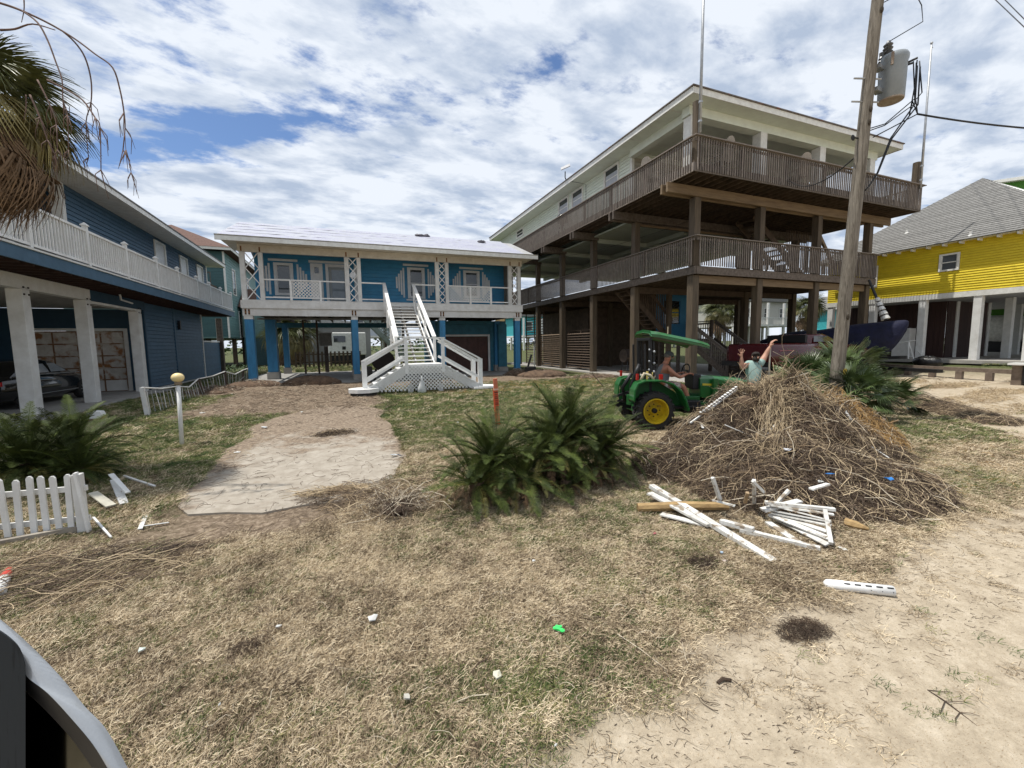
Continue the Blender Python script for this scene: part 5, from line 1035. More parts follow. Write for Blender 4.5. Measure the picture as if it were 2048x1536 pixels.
# ---- broken fence along the left boundary
t = thing('sagging_fence', 'sagging wire and lath fence between the slate-blue house and the torn-up driveway', 'fence', (-5.0, 15, 0))
pts = [G(298, 832), G(312, 828), G(368, 802), G(410, 786), G(450, 776), G(498, 757)]
base = [Vector((-4.9, 13.6, 0)), Vector((-5.0, 16.2, 0)), Vector((-5.0, 18.6, 0)), Vector((-4.9, 21.5, 0)), Vector((-4.9, 24.5, 0)), Vector((-4.9, 28, 0))]
hs_ = [.75, .55, .62, .72, .62, .8]
tops = [b_+Vector((random.uniform(-.12, .12), 0, h)) for b_, h in zip(base, hs_)]
m = MB(); m.tube([x for i in range(5) for x in (tops[i], tops[i].lerp(tops[i+1], .5)-Vector((0, 0, .12*(i % 2+.4))))]+[tops[5]], .022, 6); m.build('top_rail', white_old, t)
for i, b_ in enumerate(base): m = MB(); m.bar(b_-Vector((0, 0, .1)), tops[i], .09, .09, (0, 1, 0)); m.build('post', white_old if i in (0, 1) else M('brown_post', (.09, .065, .045)), t)
for k in range(46):
    f = k/46*5; i = int(f); g_ = f-i; a_ = base[i].lerp(base[i+1], g_); tp = tops[i].lerp(tops[i+1], g_)-Vector((0, 0, .1))
    if random.random() < .2: tp = tp+Vector((.35, .1, -.2)); 
    m = MB(); m.bar(a_+Vector((random.uniform(-.04, .04), 0, 0)), tp, .02, .012, (1, 0, 0)); m.build('lath', white_old if k % 2 else M('grey_lath', (.33, .34, .33)), t)
# red & white object lying left
c = G(192, 842); t = thing('fallen_lantern', 'white and red boxy lamp head lying on the grass left of the lamp post', 'lantern', (c.x, c.y, 0))
m = MB(); m.prism([(-.17, 0, .06), (-.14, 0, .2), (-.02, 0, .26), (.14, 0, .24), (.18, 0, .14), (.12, 0, .07)], (0, .2, 0)); m.v = [(x+c.x, y+c.y-.1, z) for x, y, z in m.v]; m.build('housing', white_new, t, bevel=.015)
m = MB(); m.prism([(-.16, 0, .0), (-.17, 0, .055), (.12, 0, .065), (.19, 0, .13), (.17, 0, .05), (.08, 0, .0)], (0, .18, 0)); m.v = [(x+c.x, y+c.y-.09, z) for x, y, z in m.v]; m.build('base', M('dark_red_plastic', (.24, .02, .02)), t)
# cone + white thing far left
c = G(12, 1150); t = thing('fallen_cone', 'small red and white striped cone lying at the left edge', 'cone', (c.x, c.y, 0))
q = G(18, 1138, .05); p = G(-8, 1190, .03); m = MB(); m.tube([p, p.lerp(q, .6)], [.05, .035], 10); m.build('white_band', white_new, t, smooth=True); m = MB(); m.tube([p.lerp(q, .61), q], [.035, .02], 10); m.build('red_tip', M('red_plastic', (.55, .06, .04)), t, smooth=True)
# plastic bag on the stair front
c = G(848, 797); t = thing('plastic_bag', 'white plastic bag hanging on the stair lattice', 'bag', (c.x, c.y, 0))
m = MB(); m.lathe([(.02, .62), (.035, .5), (.09, .36), (.14, .2), (.16, .05), (.12, 0)], (0, 0, 0), n=12); m.jit(.014, 3); u = B.matrix_basis if False else None
bw = wmat(B) @ Vector((7.0, LF-.26, 0)); m.v = [(x+bw.x, y*.5+bw.y, z) for x, y, z in m.v]; m.build('bag_body', M('bag_white', (.62, .63, .62), rough=.4), t, smooth=True)
# litter: papers, shards
def litter(px, py, w, col, lab, cat='litter', h=.02, name='litter_piece', n_=6, c=None):
    c0_ = c; c = c or G(px, py); r = random.Random(int(px*7+py)); m = MB(); vs = []
    for i in range(n_): a = 6.283*i/n_; rr = w*.78*r.uniform(.45, 1.15); vs.append((c.x+rr*math.cos(a), c.y+rr*.8*math.sin(a), .022+r.uniform(0, h*.5)))
    vs.append((c.x+r.uniform(-.4, .4)*w, c.y, .026+h*.35)); m.add(vs, [(i, (i+1) % n_, n_) for i in range(n_)])
    m.add([(a, b, c_-.006) for a, b, c_ in vs], [((i+1) % n_, i, n_) for i in range(n_)])
    if c0_: m.v = [(a, b, d_+c0_.z) for a, b, d_ in m.v]
    m.build(name, M('litter_%d_%d_%d' % tuple(int(v*100) for v in col), col, rough=.6, bump=.2), None); o = bpy.context.scene.collection.objects[-1]; tag(o, lab, cat); return o
WH = (.60, .60, .57)
litter(1067, 1127, .03, WH, 'small white scrap in the middle of the dead grass', name='paper_scrap'); litter(745, 1243, .055, WH, 'crumpled white wrapper in the lower middle grass', h=.05, name='paper_scrap')
litter(997, 1360, .05, (.68, .66, .52), 'cream broken shell-like scrap low in the centre grass', name='plastic_scrap', h=.04); litter(815, 1402, .035, (.5, .48, .42), 'flattened grey-beige scrap near the bottom edge', name='paper_scrap')
litter(556, 1259, .03, WH, 'small white foil scrap left of the wrapper', name='paper_scrap'); litter(283, 1308, .035, (.5, .55, .5), 'pale greenish scrap in the lower left grass', name='paper_scrap'); litter(440, 1418, .012, WH, 'tiny white fleck near the bottom left', name='paper_scrap')
litter(1442, 1113, .035, (.42, .52, .62), 'crumpled pale blue wrapper before the white boards', h=.05, name='wrapper'); litter(1449, 1128, .03, (.6, .5, .46), 'crumpled pinkish wrapper under the blue one', h=.04, name='wrapper')
litter(1310, 1072, .03, (.5, .16, .16), 'small faded red scrap left of the boards', name='plastic_scrap')
litter(475, 907, .085, (.78, .78, .76), 'white oval plate lying at the left driveway edge', h=.01, name='plate', n_=14); litter(788, 915, .08, (.6, .62, .62), 'crumpled white and navy packet at the right driveway edge', h=.09, name='packet')
litter(800, 916, .05, (.03, .05, .09), 'navy half of the packet at the right driveway edge', h=.1, name='packet'); litter(527, 857, .10, (.66, .68, .68), 'torn clear plastic bottle scrap by the drive', h=.05, name='plastic_scrap'); litter(405, 828, .10, WH, 'white shard cluster left of the torn drive', h=.06, name='shard')
litter(1900, 912, .03, (.45, .5, .52), 'grey scrap right of the pile', name='plastic_scrap'); litter(1766, 848, .06, WH, 'white scrap on green grass right of the pile', h=.06, name='paper_scrap'); litter(916, 847, .05, WH, 'white scrap on grass beside the marker post', h=.03, name='paper_scrap')
litter(605, 826, .07, WH, 'white fleck on the torn-up dirt', h=.05, name='shard'); litter(1205, 772, .06, (.35, .55, .55), 'pale teal scrap in the grass before the timber house', h=.06, name='plastic_scrap'); litter(465, 790, .10, WH, 'white shard by the first blue post', h=.06, name='shard'); litter(1112, 1500, .012, WH, 'tiny white fleck near the bottom centre', name='paper_scrap')
# green toy clip
c = G(1118, 1267); m = MB()
for (dx, dy, r_) in ((-.020, .016, .012), (.0, .024, .012), (.018, .016, .010), (.012, -.02, .015)): m.lathe([(r_, -.003), (r_, .003)], (c.x+dx, c.y+dy, .03), n=10)
m.bar((c.x-.02, c.y+.02, .03), (c.x+.015, c.y-.02, .03), .02, .011); tag(m.build('green_clip', M('neon_green', (.06, .62, .14), rough=.4)), 'bright green plastic clip in the lower centre grass', 'plastic clip')
# ---- dark car in the carport
car = thing('parked_car', 'black saloon parked in the open carport of the slate-blue house', 'car', (-9.75, 18.2, .035))
def loft(secs, name, mat, par, smooth=True, bevel=0):
    n_ = len(secs[0]); vs = [p for s in secs for p in s]; fs = [(i*n_+j, i*n_+(j+1) % n_, (i+1)*n_+(j+1) % n_, (i+1)*n_+j) for i in range(len(secs)-1) for j in range(n_)]
    fs += [tuple(range(n_-1, -1, -1)), tuple((len(secs)-1)*n_+j for j in range(n_))]; m = MB(); m.add(vs, fs); return m.build(name, mat, par, False, smooth=smooth, bevel=bevel)
def sec(y, w, z0, z1, r=.12): return [(-w+r, y, z0), (w-r, y, z0), (w, y, z0+r), (w, y, z1-r), (w-r*1.2, y, z1), (-w+r*1.2, y, z1), (-w, y, z1-r), (-w, y, z0+r)]
loft([sec(-2.2, .62, .42, .82), sec(-2.1, .82, .30, .95), sec(-1.2, .9, .22, 1.0), sec(0, .91, .22, .98), sec(1.2, .9, .22, .93), sec(2.0, .84, .25, .80), sec(2.3, .66, .35, .66)], 'body', black_gloss, car)
def csec(y, w, z1): return [(-.80, y, .9), (.80, y, .9), (.80, y, .97), (w, y, z1-.05), (w-.1, y, z1), (-w+.1, y, z1), (-w, y, z1-.05), (-.8, y, .97)]
loft([csec(-1.75, .72, 1.0), csec(-1.0, .60, 1.36), csec(-.2, .60, 1.45), csec(.4, .60, 1.40), csec(1.25, .72, .99)], 'cabin', black_gloss, car)
for s in (-1, 1):
    for (y0, y1, z) in ((-1.0, -.12, 1.02), (-.04, .75, 1.02)):
        m = MB(); m.add([(s*.808, y0, z), (s*.808, y1, z), (s*.665, y1-(.3 if y1 > .5 else 0), z+.27), (s*.66, y0+.12, z+.28)], [(0, 1, 2, 3)] if s > 0 else [(3, 2, 1, 0)]); m.build('side_window', M('car_glass', (.35, .38, .40), (.28, .3, .32), rough=.05, spec=1, bump=0), car, False)
    m = MB(); m.bar((s*.905, -1.6, .99), (s*.90, 1.3, .95), .012, .02); m.build('chrome_strip', steel, car, False)
    m = MB(); m.bar((s*.915, -.9, .38), (s*.915, 1.1, .38), .012, .02); m.build('chrome_strip', steel, car, False)
    m = MB(); m.box(s*.62-.16, -2.19, .72, s*.62+.16, -2.10, .84); m.build('tail_light', M('tail_red', (.45, .01, .01), rough=.2), car, False)
rimm = M('alloy_rim', (.45, .46, .47), rough=.3, metal=.8, bump=0); tyre = M('tyre_rubber', (.018, .018, .018), (.03, .028, .026), rough=.85, scale=12)
for y in (-1.35, 1.45):
    for s in (-1, 1):
        w_ = MB(); w_.lathe([(.20, -.1), (.30, -.105), (.335, -.06), (.335, .06), (.30, .105), (.20, .1)], (s*.83, y, .335), 'x', 24); wo = w_.build('wheel', tyre, car, False, smooth=False)
        w_ = MB(); w_.lathe([(.05, s*.085), (.06, s*.095)], (s*.83, y, .335), 'x', 12)
        for k in range(10): a = k*.628; w_.bar((s*.83+s*.09, y+.04*math.cos(a), .335+.04*math.sin(a)), (s*.83+s*.09, y+.235*math.cos(a), .335+.235*math.sin(a)), .02, .03, (1, 0, 0))
        w_.lathe([(.225, s*.07), (.245, s*.1)], (s*.83, y, .335), 'x', 24, False); w_.build('rim', rimm, wo, False)
# ---- red pickup
tr = thing('pickup_truck', 'dark red pickup truck parked behind the man under the timber house', 'pickup', (19.4, 12.9, .12), R(-90)); tr.scale = (1.25, 1.25, 1.25)
redm = M('dark_red_paint', (.075, .005, .007), (.06, .004, .006), rough=.22, coat=.6, bump=0)
loft([sec(-2.7, .80, .45, 1.12), sec(-2.6, .92, .42, 1.18), sec(-.6, .94, .40, 1.18), sec(.9, .94, .40, 1.16), sec(2.2, .92, .42, 1.08), sec(2.65, .80, .45, 1.0)], 'body', redm, tr)
loft([[(x*.93, y, z) for x, y, z in csec(-.7, .78, 1.48)], csec(.2, .72, 1.50), csec(1.15, .74, 1.14)], 'cab', redm, tr)
for s in (-1, 1):
    m = MB(); m.add([(s*.81, -.55, 1.22), (s*.82, .7, 1.22), (s*.76, .25, 1.42), (s*.78, -.5, 1.42)], [(0, 1, 2, 3)]); m.build('side_window', glass, tr, False)
    for z in (.95, .72, .6): m = MB(); m.bar((s*.945, -2.4, z), (s*.945, -1.7, z), .01, .025); m.build('reflection_strip', M('pink_reflection_strip', (.35, .12, .13)), tr, False)  # pink bars paint reflections onto the red bodywork
m = MB(); m.box(-.70, -.82, 1.2, .70, -.72, 1.47); m.build('cab_back', black, tr, False); m = MB(); m.box(-.72, -2.72, .55, .72, -2.66, 1.14); m.build('tailgate', redm, tr, False); m = MB(); m.box(-.9, -2.86, .42, .9, -2.74, .58); m.build('bumper', black, tr, False)
for y in (-1.6, 1.75):
    for s in (-1, 1): m = MB(); m.lathe([(.2, -.12), (.34, -.12), (.38, -.06), (.38, .06), (.34, .12), (.2, .12)], (s*.82, y, .38), 'x', 22); wo = m.build('wheel', tyre, tr, False); m = MB(); m.lathe([(.21, .0), (.21, s*.1), (.05, s*.12)], (s*.82, y, .38), 'x', 16); m.build('rim', rimm, wo, False)
# ---- tarp-covered boat
bt = thing('covered_boat', 'boat under a dark navy tarpaulin beside the timber house', 'boat', (22, 9.6, 0))
tarp = M('navy_tarp', (.0045, .0065, .034), (.003, .004, .018), scale=2.5, rough=.8, bump=.8, bscale=3, bdist=.08)
A_ = Vector((22.3, 18.0, 0)); Bb = Vector((23.3, 10.75, 0))
secs = []
prof = [(0, .7, .6, 1.45), (.2, .95, .45, 1.95), (.36, 1.0, .4, 2.28), (.5, 1.0, .35, 2.2), (.69, .95, .3, 2.45), (.83, .8, .45, 2.56), (.93, .45, 1.2, 2.60), (1.0, .1, 2.25, 2.58)]
ax_ = (Bb-A_); ax_.normalize(); sd2 = Vector((-ax_.y, ax_.x, 0))
for f, w, z0, z1 in prof:
    c = A_.lerp(Bb, f); rr = random.Random(int(f*100)); secs.append([tuple(c+sd2*(w*a_)+Vector((0, 0, z0+(z1-z0)*b_+rr.uniform(-.05, .05)))) for a_, b_ in ((-.85, 0), (.85, 0), (1, .35), (1, .72), (.6, .93), (0, 1.0), (-.6, .93), (-1, .72), (-1, .35))])
n_ = 9; vs = [tuple(Vector(p)-Vector((22, 9.6, 0))) for s in secs for p in s]; m = MB(); m.add(vs, [(i*n_+j, i*n_+(j+1) % n_, (i+1)*n_+(j+1) % n_, (i+1)*n_+j) for i in range(len(secs)-1) for j in range(n_)]+[tuple(range(n_-1, -1, -1)), tuple((len(secs)-1)*n_+j for j in range(n_))])
o = m.build('tarpaulin', tarp, bt, False, smooth=True); sb = o.modifiers.new('sub', 'SUBSURF'); sb.levels = 2; sb.render_levels = 2
for f in (.3, .5): c = A_.lerp(Bb, f); m = MB(); m.lathe([(.15, -.1), (.3, -.1), (.32, 0), (.3, .1), (.15, .1)], c+sd2*-.9+Vector((0, 0, .32)), 'y', 16); m.build('trailer_wheel', tyre, bt)
m = MB(); m.bar(A_+Vector((0, 0, .5)), Bb+Vector((0, 0, .9)), .12, .14); m.build('trailer_beam', black, bt)
# antenna-like wrapped spar above the boat
s0 = Vector(on(1738, 560, 0, 22.5)); s1 = Vector(on(1772, 640, 0, 22.5)); mid_ = s0.lerp(s1, .45)
sp = thing('wrapped_spar', 'black spar with silver wrapping slanting over the tarpaulin-covered boat', 'spar', tuple(s1)); m = MB(); m.tube([s0, s1], [.05, .07], 8); m.build('spar', black, sp)
for k in range(5): c = mid_.lerp(s1, (k+.5)/5); d_ = (s1-s0).normalized(); m = MB(); m.tube([c-d_*.09, c+d_*.07], [.09+.012*k, .12+.012*k], 10); m.build('foil_wrap', M('silver_wrap', (.62, .62, .60), rough=.35), sp)
# white locker and frame near the yellow house
m = MB(); c = on(1800, 720, 0, 29.5); m.box(29.3, c.y-.45, .66, 29.9, c.y+.35, 2.3); tag(m.build('white_locker', white_old, bevel=.03), 'pale upright locker under the yellow house near the boat', 'locker')
t = thing('tubular_stand', 'white tubular frame standing in front of the yellow house columns', 'frame', tuple(on(1813, 722, 0, 27.8))); c = on(1815, 722, 0, 27.6)
m = MB(); m.tube([(27.6, c.y, .5), (27.6, c.y, 1.6)], .05, 8); m.tube([(27.6, c.y-.3, .5), (27.6, c.y, 1.5)], .03, 6); m.tube([(27.6, c.y+.4, 1.5), (27.6, c.y-.25, 1.62)], .04, 6); m.build('frame', white_old, t); m = MB(); m.tube([(27.5, c.y-.7, .5), (27.5, c.y-.6, .9), (27.5, c.y-.4, 1.1)], .03, 6); m.build('handle', white_old, t)
# black rubbish bag
c = on(1855, 724, 0, 25.2); m = MB(); m.ball((c.x, c.y, .38+.0), .5, 14, 9, (.7, 1.1, .55)); m.jit(.035, 5); o = m.build('rubbish_bag', M('black_bin_bag', (.01, .01, .011), rough=.35, bump=.6, bscale=9, bdist=.05), smooth=True); tag(o, 'black rubbish bag sitting on the low rail before the yellow house', 'bag'); o.location.z = .25
# low timber guard rail
t = thing('guard_rail', 'low dark timber guard rail along the sandy drive on the right', 'rail', (26, 10, 0)); a_ = on(1762, 733, 0, 24.6); b_ = on(2030, 750, 0, 23.6)
m = MB(); m.bar((a_.x, a_.y, .42), (b_.x, b_.y-.5, .40), .16, .16); m.build('rail', M('grey_rail_wood', (.20, .155, .12), (.12, .09, .07)), t)
for f in (.05, .25, .45, .65, .85): c = Vector(a_).lerp(Vector(b_), f); m = MB(); m.box(c.x-.1, c.y-.1, -.05, c.x+.1, c.y+.1, .33); m.build('post', MATS['grey_rail_wood'], t)
m = MB(); c0_, c1_ = on(1768, 733, 0, 23.8), on(1880, 741, 0, 23.2); m.bar((c0_.x, c0_.y, .36), (c1_.x, c1_.y, .34), .3, .14); tag(m.build('dark_pipe', black), 'long black pipe lying along the low guard rail', 'pipe')
# dark box on a post, right edge
t = thing('mailbox_stand', 'weathered timber stand with black box cut by the right edge', 'stand', tuple(G(2040, 775)))
p = G(2035, 770); m = MB(); m.box(p.x-.12, p.y-.12, 0, p.x+.14, p.y+.14, .72); m.build('post', M('grey_rail_wood', (.2, .15, .12)), t); m = MB(); m.box(p.x-.3, p.y-.9, .73, p.x+.3, p.y+.2, .80); m.build('shelf', white_old, t)
m = MB(); m.box(p.x-.22, p.y-1.0, .1, p.x+.25, p.y-.16, .70); m.build('black_box', black, t); m = MB(); m.box(p.x-.2, p.y-1.0, .805, p.x+.22, p.y-.3, 1.15); m.build('black_box', black, t)
# black chair-like thing near blue house corner
t = thing('black_barrow', 'small black folded trolley standing beside the right blue post', 'trolley', tuple(G(1060, 752))); c = G(1060, 752)
m = MB(); m.box(c.x-.2, c.y-.15, .05, c.x+.3, c.y+.2, .5); m.build('bin', black, t, bevel=.03); m = MB(); m.bar((c.x-.25, c.y, .1), (c.x+.1, c.y, 1.15), .14, .06); m.build('handle', black, t)
t = thing('meter_post', 'slim white pipe with small meter head beside the slatted wall', 'meter', (12.9, 27.9, 0)); m = MB(); m.tube([(12.9, 27.9, 0), (12.9, 27.9, 1.7)], .05, 8); m.build('pipe', white_old, t); m = MB(); m.ball((12.9, 27.9, 1.85), .14, 10, 8, (1, 1, 1.3)); m.build('meter_head', steel, t, smooth=True)
# fishing-rod like stick in grass
a_ = G(1208, 775); m = MB(); m.tube([a_, a_+Vector((-.35, .3, .55))], .02, 5); tag(m.build('stick', wood_dark), 'thin dark stick standing slantwise in the lawn before the timber house', 'stick')
# --- behind the blue house
tr2 = thing('white_trailer', 'white camper trailer seen under the blue house', 'trailer', (2.5, 40, 0))
a_, b_ = on(655, 670, 1, 42), on(697, 670, 1, 42); zt2 = on(675, 667, 1, 42).z; zb2 = on(675, 706, 1, 42).z
m = MB(); m.box(a_.x, 42, .9, b_.x+1.5, 48, zt2+.1); m.build('body', white_trim, tr2, bevel=.08); m = MB(); w0, w1 = on(667, 672, 1, 42), on(691, 684, 1, 42); m.box(w0.x, 41.96, w1.z, w1.x, 41.99, w0.z); m.build('window', glass, tr2); m = MB(); m.box(a_.x+.2, 42.1, .2, b_.x+1.4, 47.9, .9); m.build('underbody', black, tr2)
m = MB(); c = on(688, 696, 1, 42); m.box(c.x-.15, 41.96, c.z-.15, c.x+.15, 41.99, c.z+.15); m.build('hatch', black, tr2)
sh2 = thing('grey_shed', 'grey metal shed behind the white camper trailer', 'shed', (0, 50, 0)); q0, q1 = on(618, 650, 1, 50), on(740, 650, 1, 50)
m = MB(); m.box(q0.x, 50, 0, q1.x, 58, on(640, 652, 1, 50).z); m.build('wall', M('shed_grey', (.27, .27, .26), (.22, .22, .21), stretch=(30, 1, .1), scale=1), sh2); m = MB(); z_ = on(640, 652, 1, 50).z; m.prism([(q0.x-.4, 49.6, z_+.02), (q1.x+.4, 49.6, z_+.02), (q1.x+.4, 49.6, z_+.25), (q0.x-.4, 49.6, z_+1.0)], (0, 9, 0)); m.build('roof', M('shed_roof', (.36, .36, .35)), sh2)
t = thing('grey_container', 'tall pale grey panel hut left of the camper trailer', 'hut', (-.5, 44, 0)); q0, q1 = on(602, 660, 1, 44), on(622, 660, 1, 44); m = MB(); m.box(q0.x, 44, 0, q1.x, 46, on(610, 645, 1, 44).z+1); m.build('wall', M('pale_hut', (.38, .40, .40)), t); m = MB(); m.box(q0.x-.1, 43.9, on(610, 645, 1, 44).z+1.01, q1.x+.1, 46.1, on(610, 645, 1, 44).z+1.2); m.build('roof', white_old, t)
bx = thing('box_on_post', 'grey wooden box on a post in the lawn behind the blue house', 'post box', (1, 31, 0)); q = G(655, 745); m = MB(); m.box(q.x-.12, q.y-.12, 0, q.x+.12, q.y+.12, 1.75); m.build('post', wood_deck, bx); m = MB(); m.box(q.x-.38, q.y-.3, 1.78, q.x+.38, q.y+.3, 2.6); m.build('box', M('grey_box', (.26, .25, .23), (.18, .175, .16)), bx); m = MB(); m.box(q.x-.42, q.y-.35, 2.61, q.x+.42, q.y+.35, 2.68); m.build('lid', steel, bx)
for k, (px, lab) in enumerate(((612, 'left thin dark pole in the back lawn'), (639, 'right thin dark pole in the back lawn'))):
    q = G(px, 748); m = MB(); m.tube([(q.x, q.y, 0), (q.x, q.y, 5.0)], .06, 8); tag(m.build('clothes_pole', wood_dark), lab, 'pole', 'thin poles behind the blue house')
bf = thing('dark_garden_fence', 'dark slatted garden fence behind the blue house lawn', 'fence', (-2, 36, 0)); q0, q1 = G(568, 716), G(612, 716)
for k in range(16): f = k/15; x_ = -3.6+f*4.6; m = MB(); m.box(x_, 35.5, .2, x_+.14, 35.56, 1.35); m.build('slat', wood_dark, bf)
for z in (.5, 1.1): m = MB(); m.box(-3.6, 35.565, z, 1.15, 35.6, z+.1); m.build('rail', wood_dark, bf)
ff_ = thing('fallen_white_fence', 'collapsed white picket fence lying on the lawn behind the blue house', 'fence', tuple(G(640, 725)))
for k in range(9): a_ = G(628+k*5, 722); m = MB(); m.bar(a_+Vector((0, 0, .05)), a_+Vector((.3, -.9, .3)), .1, .03); m.build('picket', white_new, ff_)
dm = thing('drum_grill', 'black drum on legs behind the left stair rail', 'drum', tuple(G(765, 758))); q = G(768, 762); m = MB(); m.lathe([(.52, -.5), (.52, .5)], (q.x, q.y, 1.0), 'y', 20); m.build('drum', M('matt_black_drum', (.014, .011, .010), rough=.9), dm); m = MB()
for s in (-1, 1): m.bar((q.x+s*.35, q.y-.35, .6), (q.x+s*.45, q.y-.35, 0), .06, .06); m.bar((q.x+s*.35, q.y+.35, .6), (q.x+s*.45, q.y+.35, 0), .06, .06)
m.box(q.x-1.0, q.y-.4, .3, q.x-.55, q.y+.3, .75); m.build('frame', black, dm)
bs = thing('green_back_stairs', 'grey-green lattice-sided stairs seen between the blue posts', 'stairs', (5, 38, 0)); a_, b_ = on(735, 625, 1, 38), on(800, 700, 1, 38)
for s in (0, 1.2):
    m = MB(); m.bar((a_.x-1, 38+s, a_.z+.3), (b_.x+.5, 38+s, b_.z-.8), .08, .35); m.build('stringer', M('pale_sage_paint', (.30, .34, .30)), bs); m = MB(); m.bar((a_.x-1, 38+s, a_.z+1.5), (b_.x+.5, 38+s, b_.z+.4), .1, .1); m.build('handrail', MATS['pale_sage_paint'], bs)
for k in range(14): f = (k+.5)/14; p = Vector((a_.x-1, 38.6, a_.z+.3)).lerp(Vector((b_.x+.5, 38.6, b_.z-.8)), f); m = MB(); m.box(p.x-.15, 38.05, p.z, p.x+.15, 39.15, p.z+.05); m.build('tread', MATS['pale_sage_paint'], bs)
lattice(bs, [(a_.x-1, a_.z+.6), (b_.x+.5, b_.z-.5), (b_.x+.5, b_.z+.3), (a_.x-1, a_.z+1.4)], 37.9, .28, .07, MATS['pale_sage_paint'], 'lattice', True)
for x_ in (a_.x-1, a_.x+1.5, b_.x+.5): m = MB(); m.box(x_-.12, 39.3, 0, x_+.12, 39.5, 4.5); m.build('post', wood_deck, bs)
# --- buildings seen under the tall house and far right
def simple_house(name, lab, x0, x1, y, dep, zf, zt, wall, roofm, bays=3, rail=True, flat=True):
    t = thing(name, lab, 'house', ((x0+x1)/2, y, 0)); m = MB(); m.box(x0, y, zf, x1, y+dep, zt); m.build('wall', wall, t)
    m = MB(); xm = (x0+x1)/2; m.prism([(x0-.5, y-.8, zt+.01), (x1+.5, y-.8, zt+.01), (xm, y-.8, zt+2.2)], (0, dep+1.6, 0)); m.build('roof', roofm, t)
    for k in range(bays+1):
        x = x0+(x1-x0)*k/bays
        for yy in (y-1.6, y+dep*.5, y+dep): m = MB(); m.box(x-.15, yy-.15, 0, x+.15, yy+.15, zf-.3 if yy > y-1 else zt-.3); m.build('post', white_old, t)
    m = MB(); m.box(x0-.2, y-1.8, zf-.3, x1+.2, y+dep, zf); m.build('deck', white_old, t)
    for k in range(bays):
        x = x0+(x1-x0)*(k+.5)/bays; window(t, (x, y-.03, (zf+zt)/2), (1, 0, 0), (0, -1, 0), 1.1, 1.5, white_trim)
    if rail:
        m = MB(); m.box(x0-.2, y-1.8, zf+.95, x1+.2, y-1.72, zf+1.03); m.build('handrail', white_old, t)
        n_ = int((x1-x0)/.22)
        for k in range(n_): m = MB(); x = x0+k*.22; m.box(x, y-1.78, zf+.01, x+.05, y-1.74, zf+.94); m.build('baluster', white_old, t)
    return t
def house_at(nm, lab, a, b, Yv, *r, **k): return simple_house(nm, lab, on(a, 600, 1, Yv).x, on(b, 600, 1, Yv).x, Yv, *r, **k)
creamh = M('far_cream_siding', (.46, .45, .40), (.40, .39, .35)); turq = M('turquoise_siding', (.05, .38, .42), (.04, .32, .36))
house_at('cream_house', 'far cream house with balcony seen between the timber stilts', 1450, 1580, 46, 9, 4.1, 7.6, creamh, shingle_g, 4)
house_at('turquoise_house', 'small turquoise house with white railing beyond the tarpaulin boat', 1668, 1740, 36, 3, 3.0, 5.6, turq, shingle_g, 2)
house_at('grey_house', 'far pale grey house seen between the left timber stilts', 1180, 1290, 56, 9, 3.6, 7.2, M('far_grey_siding', (.48, .52, .55), (.42, .46, .49)), shingle_g, 3)
simple_house('pale_house', 'pale distant house seen through the yellow house columns', 62, 78, 17, 9, 3.2, 7.0, M('far_white_siding', (.6, .6, .57), (.5, .5, .48)), shingle_g, 4)
simple_house('teal_house', 'distant teal-trimmed house seen at the far right between columns', 60, 68, 7, 6, 3.2, 6.4, M('far_teal_siding', (.12, .36, .34), (.1, .3, .29)), shingle_g, 2)
for (a, b, Yv, zf, zt, wm, nb, lab) in ((520, 575, 62, 3.2, 7, 'far_cream_siding', 2, 'far cream house left of the camper trailer under the blue house'), (700, 800, 75, 3.4, 7.5, 'far_grey_siding', 3, 'far grey house behind the sage back stairs'), (1040, 1110, 70, 3.2, 6.6, 'turquoise_siding', 2, 'far turquoise house seen past the blue house corner'), (1300, 1385, 62, 3.2, 6.8, 'far_grey_siding', 3, 'far grey house seen behind the front stairs of the timber house')):
    house_at('distant_house', lab, a, b, Yv, 9, zf, zt, MATS.get(wm, creamh), shingle_g, nb, rail=False)
wb = thing('white_boat', 'white-covered boat on a trailer beyond the yellow house columns', 'boat', (46, 12.5, 0)); cc = on(1985, 668, 0, 44)
m = MB(); secs = []
for f, w, z0, z1 in ((0, .5, 1.6, 2.6), (.2, .95, 1.2, 3.0), (.6, 1.05, 1.1, 3.0), (.85, .8, 1.3, 2.8), (1, .1, 2.1, 2.5)): secs.append([(44+w*a_, cc.y+1.6-4.0*f, z0+(z1-z0)*b_+.3) for a_, b_ in ((-.6, 0), (.6, 0), (1, .5), (.7, .9), (0, 1), (-.7, .9), (-1, .5))])
n_ = 7; m.add([p for s in secs for p in s], [(i*n_+j, i*n_+(j+1) % n_, (i+1)*n_+(j+1) % n_, (i+1)*n_+j) for i in range(4) for j in range(n_)]+[tuple(range(n_-1, -1, -1)), tuple(4*n_+j for j in range(n_))]); m.build('cover', M('white_cover', (.68, .68, .64)), wb, smooth=True); m = MB(); m.box(43.5, cc.y-1.5, .7, 44.5, cc.y+1, 1.4); m.build('trailer', black, wb)
ws = thing('white_stairs', 'long white outdoor stairs rising beyond the yellow house columns', 'stairs', (50, 14, 0)); s0, s1 = on(1890, 690, 0, 50), on(1950, 630, 0, 50)
for dx in (0, 1.3):
    m = MB(); m.bar((50+dx, s0.y, s0.z), (50+dx, s1.y, s1.z), .1, .5); m.build('stringer', white_trim, ws); m = MB(); m.bar((50+dx, s0.y, s0.z+1), (50+dx, s1.y, s1.z+1), .1, .1); m.build('handrail', white_trim, ws)
for k in range(12): p = Vector(s0).lerp(Vector(s1), (k+.5)/12); m = MB(); m.box(50.06, p.y-.15, p.z, 51.25, p.y+.15, p.z+.06); m.build('tread', white_trim, ws)
